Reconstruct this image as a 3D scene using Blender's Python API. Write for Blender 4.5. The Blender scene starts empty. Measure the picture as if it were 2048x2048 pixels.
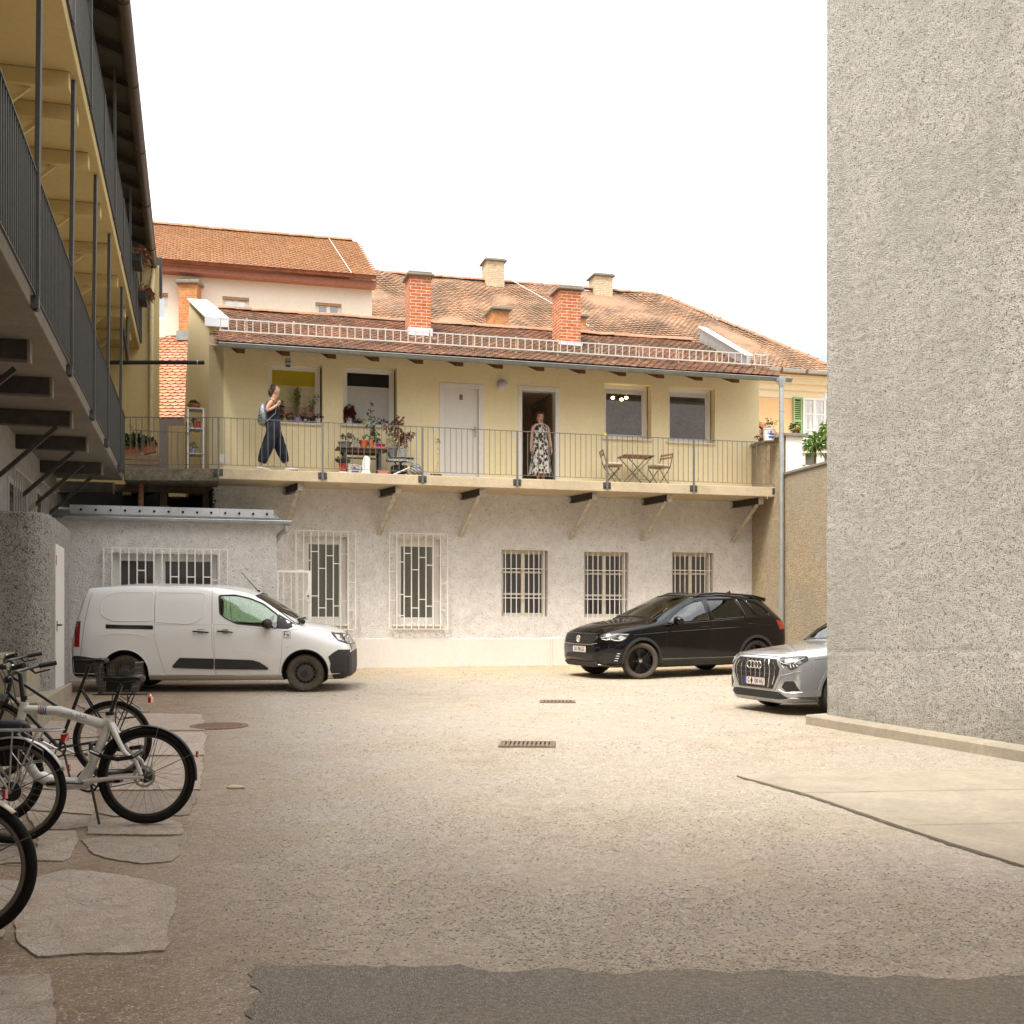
import bpy, bmesh, math, random
import numpy as np
from mathutils import Vector, Matrix, noise
from mathutils.bvhtree import BVHTree
from mathutils.geometry import delaunay_2d_cdt

random.seed(7)
rng = np.random.default_rng(7)
V = Vector
R = math.radians
SC = bpy.context.scene
COL = SC.collection

# ---------------------------------------------------------------- survey of the place
F, CX, CY, EYE = 2330.0, 1024.0, 1262.0, 1.70
SLOPE = 0.0345
def gz(y): return SLOPE * y
ALPHA = math.atan(0.266)
E = V((math.cos(ALPHA), math.sin(ALPHA), 0))
N = V((math.sin(ALPHA), -math.cos(ALPHA), 0))
O = V((0, 26.5, 0))
UP = V((0, 0, 1))
def FP(s, off, z): return O + E * s + N * off + UP * z
def fs(px, py, off=0.0):
    u, w = (px - CX) / F, (CY - py) / F
    t = (off + O.dot(N)) / (u * N.x + N.y)
    p = V((u * t, t, EYE + w * t))
    return (p - O).dot(E), p.z
def off_at(px, s):
    u = (px - CX) / F
    return (u * (26.5 + E.y * s) - E.x * s) / (N.x - N.y * u)
def z_at(s, off, py):
    y = FP(s, off, 0).y
    return EYE + (CY - py) / F * y
def ground_at(px, py):
    t = EYE / ((py - CY) / F + SLOPE)
    return V(((px - CX) / F * t, t, gz(t)))
def at_depth(px, py, y): return V(((px - CX) / F * y, y, EYE + (CY - py) / F * y))

# ---------------------------------------------------------------- objects
ROOT = {}
def link(o):
    COL.objects.link(o); return o
def thing(name, label, cat, loc=(0, 0, 0), rz=0.0, group=None, mat=None):
    o = link(bpy.data.objects.new(name, None))
    o.empty_display_size = 0.2
    m = mat if mat is not None else Matrix.Translation(V(loc)) @ Matrix.Rotation(rz, 4, 'Z')
    o.matrix_world = m
    ROOT[o.name] = m.inverted()
    o['label'] = label; o['category'] = cat
    if group: o['group'] = group
    return o
def tag(o, label, cat, group=None):
    o['label'] = label; o['category'] = cat
    if group: o['group'] = group
    return o
def kind(o, k): o['kind'] = k; return o
def root_of(o):
    while o.parent is not None: o = o.parent
    return o

class MB:
    def __init__(s): s.v = []; s.f = []; s.m = []
    def add(s, vs, fs_, mi=0):
        b = len(s.v)
        s.v.extend([V(p) for p in vs])
        for f in fs_:
            s.f.append([b + i for i in f]); s.m.append(mi)
        return s
    def obox(s, p, a, b, c, mi=0):
        p, a, b, c = V(p), V(a), V(b), V(c)
        vs = [p, p + a, p + a + b, p + b, p + c, p + a + c, p + a + b + c, p + b + c]
        return s.add(vs, [(3, 2, 1, 0), (4, 5, 6, 7), (0, 1, 5, 4), (1, 2, 6, 5), (2, 3, 7, 6), (3, 0, 4, 7)], mi)
    def box(s, x0, x1, y0, y1, z0, z1, mi=0):
        return s.obox((x0, y0, z0), (x1 - x0, 0, 0), (0, y1 - y0, 0), (0, 0, z1 - z0), mi)
    def fbox(s, s0, s1, o0, o1, z0, z1, mi=0):          # box aligned with the yard house
        return s.obox(FP(s0, o0, z0), E * (s1 - s0), N * (o1 - o0), UP * (z1 - z0), mi)
    def quad(s, a, b, c, d, mi=0): return s.add([a, b, c, d], [(0, 1, 2, 3)], mi)
    def poly(s, pts, mi=0): return s.add(pts, [tuple(range(len(pts)))], mi)
    def prism(s, pts, d, mi=0):
        n = len(pts); d = V(d); pts = [V(p) for p in pts]
        fc = [tuple(range(n - 1, -1, -1)), tuple(range(n, 2 * n))]
        fc += [(i, (i + 1) % n, n + (i + 1) % n, n + i) for i in range(n)]
        return s.add(pts + [p + d for p in pts], fc, mi)
    def tube(s, pts, r, n=8, closed=False, cap=True, mi=0, flat=None):
        pts = [V(p) for p in pts]; k = len(pts)
        rr = r if isinstance(r, (list, tuple)) else [r] * k
        vs = []; ref = None
        for i, p in enumerate(pts):
            if closed: d = pts[(i + 1) % k] - pts[i - 1]
            else: d = pts[min(i + 1, k - 1)] - pts[max(i - 1, 0)]
            if d.length < 1e-9: d = V((0, 0, 1))
            d.normalize()
            if ref is None:
                ref = V((0, 0, 1)) if abs(d.z) < 0.9 else V((1, 0, 0))
            a = d.cross(ref)
            if a.length < 1e-6: a = d.orthogonal()
            a.normalize(); b = a.cross(d).normalized(); ref = b
            for j in range(n):
                t = 2 * math.pi * j / n + (math.pi / 4 if n == 4 else 0)
                fl = flat if flat else 1.0
                vs.append(p + a * (math.cos(t) * rr[i]) + b * (math.sin(t) * rr[i] * fl))
        fc = []
        for i in range(k if closed else k - 1):
            i2 = (i + 1) % k
            for j in range(n):
                fc.append((i * n + j, i * n + (j + 1) % n, i2 * n + (j + 1) % n, i2 * n + j))
        if cap and not closed:
            fc.append(tuple(range(n - 1, -1, -1))); fc.append(tuple(range((k - 1) * n, k * n)))
        return s.add(vs, fc, mi)
    def lathe(s, prof, M=None, n=20, mi=0, cap=True):
        M = M or Matrix()
        vs = []
        for r, h in prof:
            for j in range(n):
                t = 2 * math.pi * j / n
                vs.append(M @ V((r * math.cos(t), r * math.sin(t), h)))
        fc = []
        for i in range(len(prof) - 1):
            for j in range(n):
                fc.append((i * n + j, i * n + (j + 1) % n, (i + 1) * n + (j + 1) % n, (i + 1) * n + j))
        if cap:
            fc.append(tuple(range(n - 1, -1, -1))); fc.append(tuple(range((len(prof) - 1) * n, len(prof) * n)))
        return s.add(vs, fc, mi)
    def ball(s, c, rx, ry=None, rz=None, n=12, k=8, mi=0, M=None):
        ry = ry or rx; rz = rz or rx; c = V(c); vs = []; fc = []
        for i in range(k + 1):
            ph = math.pi * i / k - math.pi / 2
            for j in range(n):
                t = 2 * math.pi * j / n
                p = V((rx * math.cos(ph) * math.cos(t), ry * math.cos(ph) * math.sin(t), rz * math.sin(ph)))
                vs.append(c + (M @ p if M else p))
        for i in range(k):
            for j in range(n):
                fc.append((i * n + j, i * n + (j + 1) % n, (i + 1) * n + (j + 1) % n, (i + 1) * n + j))
        return s.add(vs, fc, mi)
    def build(s, name, mats, parent=None, smooth=None, bevel=0, local=False, fix=True, seg=2, merge=False):
        me = bpy.data.meshes.new(name)
        vs = s.v
        if parent is not None and not local:
            im = ROOT[root_of(parent).name]
            vs = [im @ p for p in vs]
        me.from_pydata([tuple(p) for p in vs], [], s.f)
        mats = mats if isinstance(mats, (list, tuple)) else [mats]
        for m in mats: me.materials.append(m)
        if len(mats) > 1: me.polygons.foreach_set('material_index', s.m)
        if fix or merge:
            bm = bmesh.new(); bm.from_mesh(me)
            if merge: bmesh.ops.remove_doubles(bm, verts=bm.verts, dist=1e-4)
            if fix: bmesh.ops.recalc_face_normals(bm, faces=bm.faces)
            bm.to_mesh(me); bm.free()
        if smooth is not None:
            me.polygons.foreach_set('use_smooth', [True] * len(me.polygons))
            if smooth < 180: me.set_sharp_from_angle(angle=R(smooth))
        o = link(bpy.data.objects.new(name, me))
        if parent is not None:
            o.parent = parent
        if bevel:
            b = o.modifiers.new('Bevel', 'BEVEL'); b.width = bevel; b.segments = seg
            b.limit_method = 'ANGLE'; b.angle_limit = R(40)
        return o

def inside(pt, poly):
    x, y = pt; c = False; j = len(poly) - 1
    for i in range(len(poly)):
        xi, yi = poly[i]; xj, yj = poly[j]
        if (yi > y) != (yj > y) and x < (xj - xi) * (y - yi) / (yj - yi + 1e-12) + xi: c = not c
        j = i
    return c
def wallgrid(mb, s0, s1, z0, z1, holes, off, reveal, mi=0, thick=0.3, mi_rev=None):
    """flat wall in the yard-house frame with rectangular openings and their reveals"""
    ss = sorted(set([s0, s1] + [h[0] for h in holes] + [h[1] for h in holes]))
    zz = sorted(set([z0, z1] + [h[2] for h in holes] + [h[3] for h in holes]))
    idx = {}
    def vid(a, b):
        if (a, b) not in idx:
            idx[(a, b)] = len(mb.v); mb.v.append(FP(a, off, b))
        return idx[(a, b)]
    for i in range(len(ss) - 1):
        for j in range(len(zz) - 1):
            cs, cz = (ss[i] + ss[i + 1]) / 2, (zz[j] + zz[j + 1]) / 2
            if any(h[0] < cs < h[1] and h[2] < cz < h[3] for h in holes): continue
            mb.f.append([vid(ss[i], zz[j]), vid(ss[i + 1], zz[j]), vid(ss[i + 1], zz[j + 1]), vid(ss[i], zz[j + 1])])
            mb.m.append(mi)
    mr = mi if mi_rev is None else mi_rev
    for h in holes:
        a, b, c, d = h[:4]
        q = [(a, c), (b, c), (b, d), (a, d)]
        for k in range(4):
            p, r = q[k], q[(k + 1) % 4]
            mb.add([FP(p[0], off, p[1]), FP(r[0], off, r[1]), FP(r[0], off - reveal, r[1]), FP(p[0], off - reveal, p[1])], [(0, 1, 2, 3)], mr)
    mb.fbox(s0, s1, off - thick - .02, off - thick, z0, z1, mi) if not holes else None

# ---------------------------------------------------------------- materials
def srgb(r, g, b):
    return tuple((c / 12.92 if c <= .04045 else ((c + .055) / 1.055) ** 2.4) for c in (r / 255, g / 255, b / 255))
class NT:
    def __init__(s, name):
        s.mat = bpy.data.materials.new(name); s.mat.use_nodes = True
        s.t = s.mat.node_tree; s.b = s.t.nodes['Principled BSDF']; s.out = s.t.nodes['Material Output']
    def n(s, typ, **kw):
        nd = s.t.nodes.new(typ)
        for k, v in kw.items():
            if k in nd.inputs.keys() if isinstance(k, str) else False: nd.inputs[k].default_value = v
            else: setattr(nd, k, v)
        return nd
    def l(s, a, b): s.t.links.new(a, b)
    def pos(s):
        if not hasattr(s, '_p'): s._p = s.t.nodes.new('ShaderNodeNewGeometry')
        return s._p.outputs['Position']
    def island(s):
        s.pos(); return s._p.outputs['Random Per Island']
    def obj(s): return s.t.nodes.new('ShaderNodeTexCoord').outputs['Object']
    def noise(s, scale, detail=3, rough=.55, vec=None, dist=0.0):
        nd = s.t.nodes.new('ShaderNodeTexNoise')
        nd.inputs['Scale'].default_value = scale; nd.inputs['Detail'].default_value = detail
        nd.inputs['Roughness'].default_value = rough; nd.inputs['Distortion'].default_value = dist
        s.l(vec or s.pos(), nd.inputs['Vector']); return nd.outputs['Fac']
    def voro(s, scale, feature='F1', vec=None, out='Distance', rnd=1.0):
        nd = s.t.nodes.new('ShaderNodeTexVoronoi'); nd.feature = feature
        nd.inputs['Scale'].default_value = scale; nd.inputs['Randomness'].default_value = rnd
        s.l(vec or s.pos(), nd.inputs['Vector']); return nd.outputs[out]
    def ramp(s, fac, stops, interp='LINEAR'):
        nd = s.t.nodes.new('ShaderNodeValToRGB'); cr = nd.color_ramp; cr.interpolation = interp
        while len(cr.elements) < len(stops): cr.elements.new(0.5)
        for e, (p, c) in zip(cr.elements, stops):
            e.position = p; e.color = (c, c, c, 1) if isinstance(c, (int, float)) else (*c, 1)
        s.l(fac, nd.inputs['Fac']); return nd.outputs['Color']
    def mix(s, fac, a, b, mode='MIX'):
        nd = s.t.nodes.new('ShaderNodeMix'); nd.data_type = 'RGBA'; nd.blend_type = mode
        for v, i in ((fac, 0), (a, 6), (b, 7)):
            if hasattr(v, 'is_output'): s.l(v, nd.inputs[i])
            elif isinstance(v, (int, float)): nd.inputs[i].default_value = v if i == 0 else (v, v, v, 1)
            else: nd.inputs[i].default_value = (*v, 1)
        return nd.outputs[2]
    def math(s, op, a, b=0.0):
        nd = s.t.nodes.new('ShaderNodeMath'); nd.operation = op
        for v, i in ((a, 0), (b, 1)):
            if hasattr(v, 'is_output'): s.l(v, nd.inputs[i])
            else: nd.inputs[i].default_value = v
        return nd.outputs[0]
    def vmul(s, vec, k):
        nd = s.t.nodes.new('ShaderNodeVectorMath'); nd.operation = 'MULTIPLY'
        s.l(vec, nd.inputs[0]); nd.inputs[1].default_value = k; return nd.outputs[0]
    def dot(s, vec, k):
        nd = s.t.nodes.new('ShaderNodeVectorMath'); nd.operation = 'DOT_PRODUCT'
        s.l(vec, nd.inputs[0]); nd.inputs[1].default_value = k; return nd.outputs['Value']
    def comb(s, x, y, z=0.0):
        nd = s.t.nodes.new('ShaderNodeCombineXYZ')
        for v, i in ((x, 0), (y, 1), (z, 2)):
            if hasattr(v, 'is_output'): s.l(v, nd.inputs[i])
            else: nd.inputs[i].default_value = v
        return nd.outputs[0]
    def set(s, **kw):
        for k, v in kw.items():
            inp = s.b.inputs[{'col': 'Base Color', 'rough': 'Roughness', 'metal': 'Metallic', 'spec': 'Specular IOR Level',
                              'coat': 'Coat Weight', 'coatr': 'Coat Roughness', 'trans': 'Transmission Weight', 'ior': 'IOR',
                              'emit': 'Emission Color', 'emits': 'Emission Strength', 'sheen': 'Sheen Weight', 'alpha': 'Alpha'}[k]]
            if hasattr(v, 'is_output'): s.l(v, inp)
            elif k in ('col', 'emit'): inp.default_value = (*v, 1)
            else: inp.default_value = v
        return s
    def bump(s, h, strength=.5, dist=.01):
        nd = s.t.nodes.new('ShaderNodeBump'); nd.inputs['Strength'].default_value = strength
        nd.inputs['Distance'].default_value = dist; s.l(h, nd.inputs['Height'])
        s.l(nd.outputs['Normal'], s.b.inputs['Normal']); return s

MATS = {}
def P(name, col, rough=.6, metal=0.0, var=.12, scale=9.0, bump=0.0, bscale=60.0, spec=.4, coat=0.0):
    """plain surface with a little wear: two-scale colour variation and optional grain"""
    if name in MATS: return MATS[name]
    t = NT(name)
    a = tuple(min(1, c * (1 + var)) for c in col); b = tuple(c * (1 - var) for c in col)
    nz = t.noise(scale, 4, .6)
    t.set(col=t.ramp(nz, [(.3, b), (.7, a)]), rough=rough, metal=metal, spec=spec, coat=coat)
    if bump: t.bump(t.noise(bscale, 3), bump, .01)
    MATS[name] = t.mat; return t.mat

def roughcast(name, col, dark, scale=30, strength=.9, dist=.03, stain=.35, stain_col=None, pit=.30, base_dirt=None):
    t = NT(name)
    n1 = t.noise(scale, 6, .72, dist=.15)
    n0 = t.noise(scale * .45, 8, .82); v1 = t.voro(scale * 1.7, 'F1')
    h = t.math('ADD', t.math('ADD', t.math('MULTIPLY', n1, .5), t.math('MULTIPLY', n0, .62)), t.math('MULTIPLY', v1, -.32))
    pits = t.ramp(h, [(pit * .60, dark), (pit * .84, tuple(.55 * c + .45 * d for c, d in zip(col, dark))), (pit, col)])
    big = t.noise(.55, 6, .65, dist=.6)
    st = t.ramp(big, [(.38, 1), (.62, 0)])
    sc = stain_col or tuple(c * .62 for c in col)
    fine = t.ramp(t.noise(6, 4), [(.3, .88), (.7, 1.06)])
    col_o = t.mix(t.math('MULTIPLY', st, stain), pits, sc)
    dr = t.ramp(t.noise(1.9, 5, .65, vec=t.vmul(t.pos(), (1, 1, .14))), [(.52, 0), (.75, .4)])
    col_o = t.mix(dr, col_o, sc)
    if base_dirt:
        sp = t.t.nodes.new('ShaderNodeSeparateXYZ'); t.l(t.pos(), sp.inputs[0]); mr = t.n('ShaderNodeMapRange'); mr.inputs[1].default_value = 1.5; mr.inputs[2].default_value = .4
        t.l(t.math('ADD', sp.outputs[2], t.math('MULTIPLY', t.noise(1.4, 5, .7), .9)), mr.inputs[0]); col_o = t.mix(t.math('MULTIPLY', mr.outputs[0], .75), col_o, base_dirt)
        # broad curved run of old damp high on the wall
        vd = t.n('ShaderNodeVectorMath'); vd.operation = 'DISTANCE'; t.l(t.pos(), vd.inputs[0]); vd.inputs[1].default_value = (6.6, 8.6, 9.3)
        rg = t.math('ABSOLUTE', t.math('SUBTRACT', t.math('ADD', vd.outputs['Value'], t.math('MULTIPLY', t.noise(1.2, 4), .8)), 3.3)); col_o = t.mix(t.ramp(rg, [(.0, .75), (.6, 0)]), col_o, sc)
    t.set(col=t.mix(1.0, col_o, fine, 'MULTIPLY'), rough=.95, spec=.15)
    t.bump(h, strength, dist)
    return t.mat
def plaster(name, col, stain=.2, stain_col=None, bump=.12):
    t = NT(name)
    big = t.noise(.8, 6, .7, vec=t.vmul(t.pos(), (1, 1, .5)))
    sc = stain_col or tuple(c * .75 for c in col)
    a = t.mix(t.math('MULTIPLY', t.ramp(big, [(.4, 0), (.75, 1)]), stain), col, sc)
    t.set(col=t.mix(1, a, t.ramp(t.noise(14, 5, .7), [(.25, .93), (.75, 1.05)]), 'MULTIPLY'), rough=.9, spec=.2)
    t.bump(t.noise(55, 5, .6), bump, .01)
    return t.mat
def tiles(name, cols, dirt, patch=.5):
    t = NT(name)
    base = t.ramp(t.island(), [(i / (len(cols) - 1), c) for i, c in enumerate(cols)])
    pz = t.ramp(t.noise(.9, 5, .7), [(.40, 0), (.68, 1)])
    a = t.mix(t.math('MULTIPLY', pz, patch), base, dirt)
    a = t.mix(1, a, t.ramp(t.noise(22, 4), [(.25, .75), (.75, 1.12)]), 'MULTIPLY')
    t.set(col=a, rough=.88, spec=.2).bump(t.noise(70, 3), .2, .01)
    return t.mat
def brick(name, c1, c2, mortar, bw=.25, rh=.075):
    t = NT(name)
    k = E + N
    vec = t.comb(t.dot(t.pos(), tuple(k)), t.dot(t.pos(), (0, 0, 1)))
    b = t.t.nodes.new('ShaderNodeTexBrick')
    t.l(vec, b.inputs['Vector'])
    b.inputs['Color1'].default_value = (*c1, 1); b.inputs['Color2'].default_value = (*c2, 1); b.inputs['Mortar'].default_value = (*mortar, 1)
    b.inputs['Scale'].default_value = 1.0; b.inputs['Mortar Size'].default_value = .008
    b.inputs['Brick Width'].default_value = bw; b.inputs['Row Height'].default_value = rh
    b.inputs['Bias'].default_value = -.1
    t.set(col=t.mix(1, b.outputs['Color'], t.ramp(t.noise(9, 5), [(.3, .78), (.7, 1.12)]), 'MULTIPLY'), rough=.9, spec=.15)
    t.bump(t.math('SUBTRACT', t.math('MULTIPLY', t.noise(40, 4), .35), b.outputs['Fac']), .5, .012)
    return t.mat
def pane(name, tint, refl=.3, rough=.015, body=None):
    """window glass: mirrors the yard over a dark room"""
    t = NT(name)
    body = body or (.012, .011, .010)
    t.set(col=body, rough=.5, spec=.3)
    g = t.t.nodes.new('ShaderNodeBsdfGlossy'); g.inputs['Color'].default_value = (*tint, 1); g.inputs['Roughness'].default_value = rough
    fr = t.t.nodes.new('ShaderNodeFresnel'); fr.inputs['IOR'].default_value = 1.5
    fac = t.math('ADD', t.math('MULTIPLY', fr.outputs[0], .8), refl)
    mx = t.t.nodes.new('ShaderNodeMixShader')
    t.l(fac, mx.inputs[0]); t.l(t.b.outputs[0], mx.inputs[1]); t.l(g.outputs[0], mx.inputs[2]); t.l(mx.outputs[0], t.out.inputs['Surface'])
    b = t.t.nodes.new('ShaderNodeBump'); b.inputs['Strength'].default_value = .02; b.inputs['Distance'].default_value = .02
    t.l(t.noise(1.7, 1), b.inputs['Height']); t.l(b.outputs[0], g.inputs['Normal'])
    return t.mat
def clearglass(name, tint, refl=.08):
    t = NT(name)
    tr = t.t.nodes.new('ShaderNodeBsdfTransparent'); tr.inputs['Color'].default_value = (*tint, 1)
    g = t.t.nodes.new('ShaderNodeBsdfGlossy'); g.inputs['Color'].default_value = (.95, .97, .97, 1); g.inputs['Roughness'].default_value = .01
    fr = t.t.nodes.new('ShaderNodeFresnel'); fr.inputs['IOR'].default_value = 1.5
    mx = t.t.nodes.new('ShaderNodeMixShader')
    t.l(t.math('ADD', fr.outputs[0], refl), mx.inputs[0]); t.l(tr.outputs[0], mx.inputs[1]); t.l(g.outputs[0], mx.inputs[2])
    t.l(mx.outputs[0], t.out.inputs['Surface'])
    return t.mat
def paint(name, col, rough=.25, metal=0.0, flake=0.0, dirt=.06, coat=.9):
    t = NT(name)
    dz = t.ramp(t.noise(3.5, 6, .7), [(.45, 0), (.8, 1)])
    so = t.t.nodes.new('ShaderNodeSeparateXYZ'); t.l(t.obj(), so.inputs[0]); mr = t.n('ShaderNodeMapRange'); mr.inputs[1].default_value = .62; mr.inputs[2].default_value = .15
    t.l(t.math('ADD', so.outputs[2], t.math('MULTIPLY', dz, -.12)), mr.inputs[0]); low_ = t.math('MULTIPLY', mr.outputs[0], dirt * 3.5)
    t.set(col=t.mix(t.math('MAXIMUM', t.math('MULTIPLY', dz, dirt), low_), col, (.30, .26, .21)), rough=t.math('ADD', t.math('MULTIPLY', dz, .1), rough), metal=metal, coat=coat, coatr=.04, spec=.5 * coat / .9)
    if flake: t.bump(t.noise(900, 1), flake, .001)
    return t.mat
def lens(name, col, e=0.0):
    t = NT(name); t.set(col=col, rough=.08, spec=.8, coat=1.0, coatr=.02)
    if e: t.set(emit=col, emits=e)
    return t.mat

def text_mb(txt, size, M, depth=.002, mi=0, mb=None, bold=0.0, xs=1.0):
    cu = bpy.data.curves.new('lettering', 'FONT'); cu.body = txt; cu.size = size; cu.extrude = depth
    cu.align_x = 'CENTER'; cu.align_y = 'CENTER'; cu.offset = bold; cu.resolution_u = 3
    o = bpy.data.objects.new('lettering', cu); COL.objects.link(o)
    dg = bpy.context.evaluated_depsgraph_get(); me = bpy.data.meshes.new_from_object(o.evaluated_get(dg))
    mb = mb or MB()
    mb.add([M @ V((v.co.x * xs, v.co.y, v.co.z)) for v in me.vertices], [tuple(p.vertices) for p in me.polygons], mi)
    bpy.data.objects.remove(o); bpy.data.curves.remove(cu); bpy.data.meshes.remove(me)
    return mb
def frame_mat(origin, x, y):
    x = V(x).normalized(); y = V(y).normalized(); z = x.cross(y)
    return Matrix(((x.x, y.x, z.x, origin[0]), (x.y, y.y, z.y, origin[1]), (x.z, y.z, z.z, origin[2]), (0, 0, 0, 1)))

# ---------------------------------------------------------------- camera, sky and sun
cam = bpy.data.cameras.new('camera'); cam_o = link(bpy.data.objects.new('camera', cam))
cam_o.location = (0, 0, EYE); cam_o.rotation_euler = (R(90), 0, 0)
cam.sensor_width = 36; cam.lens = F / 2048 * 36; cam.shift_y = (CY - 1024) / 2048
cam.clip_start = .05; cam.clip_end = 500
SC.camera = cam_o
SC.view_settings.view_transform = 'Standard'; SC.view_settings.look = 'None'
SC.view_settings.exposure = 1.50; SC.view_settings.gamma = 1
SC.cycles.max_bounces = 6; SC.cycles.diffuse_bounces = 4; SC.cycles.transparent_max_bounces = 12
SUN_EL, SUN_AZ = R(58), R(-150)
w = bpy.data.worlds.new('World'); SC.world = w; w.use_nodes = True
wt = w.node_tree; bg = wt.nodes['Background']
sky = wt.nodes.new('ShaderNodeTexSky'); sky.sky_type = 'NISHITA'; sky.sun_disc = False
sky.sun_elevation = SUN_EL; sky.sun_rotation = SUN_AZ; sky.air_density = 1.0; sky.dust_density = 6.0
tc = wt.nodes.new('ShaderNodeTexCoord')
mp = wt.nodes.new('ShaderNodeMapping'); mp.inputs['Scale'].default_value = (1.0, 1.0, 2.6); mp.inputs['Location'].default_value = (.35, .1, .2)
wt.links.new(tc.outputs['Generated'], mp.inputs['Vector'])
cn = wt.nodes.new('ShaderNodeTexNoise'); cn.inputs['Scale'].default_value = 2.3; cn.inputs['Detail'].default_value = 7; cn.inputs['Roughness'].default_value = .5
wt.links.new(mp.outputs[0], cn.inputs['Vector'])
cr = wt.nodes.new('ShaderNodeValToRGB'); cr.color_ramp.elements[0].position = .40; cr.color_ramp.elements[0].color = (.42, .42, .42, 1)
cr.color_ramp.elements[1].position = .60; cr.color_ramp.elements[1].color = (1, 1, 1, 1)
wt.links.new(cn.outputs['Fac'], cr.inputs['Fac'])
cmix = wt.nodes.new('ShaderNodeMix'); cmix.data_type = 'RGBA'
CLOUD = 9.0
cmix.inputs[7].default_value = (CLOUD, CLOUD * .985, CLOUD * .955, 1)
wt.links.new(cr.outputs['Color'], cmix.inputs[0]); wt.links.new(sky.outputs[0], cmix.inputs[6])
sepw = wt.nodes.new('ShaderNodeSeparateXYZ'); wt.links.new(tc.outputs['Generated'], sepw.inputs[0])
def wm(op, a, b):
    nd = wt.nodes.new('ShaderNodeMath'); nd.operation = op
    for v, i in ((a, 0), (b, 1)):
        if hasattr(v, 'is_output'): wt.links.new(v, nd.inputs[i])
        else: nd.inputs[i].default_value = v
    return nd.outputs[0]
# overcast sky, brighter towards the zenith
cie = wm('ADD', wm('MULTIPLY', wm('POWER', wm('MAXIMUM', sepw.outputs[2], 0.0), 1.25), 1.0), .38)
vs_ = wt.nodes.new('ShaderNodeVectorMath'); vs_.operation = 'SCALE'; wt.links.new(cmix.outputs[2], vs_.inputs[0]); wt.links.new(cie, vs_.inputs['Scale'])
wt.links.new(vs_.outputs[0], bg.inputs['Color']); bg.inputs['Strength'].default_value = 0.12
sl = bpy.data.lights.new('sun', 'SUN'); sl.energy = 1.4; sl.angle = R(16); sl.color = (1, .95, .86)
so = link(bpy.data.objects.new('sun', sl))
# direction to the sun
sd = V((math.sin(-SUN_AZ) * -1 * math.cos(SUN_EL), math.cos(SUN_AZ) * math.cos(SUN_EL), math.sin(SUN_EL)))
so.rotation_euler = sd.to_track_quat('Z', 'Y').to_euler(); so.location = (0, 0, 30)
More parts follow.
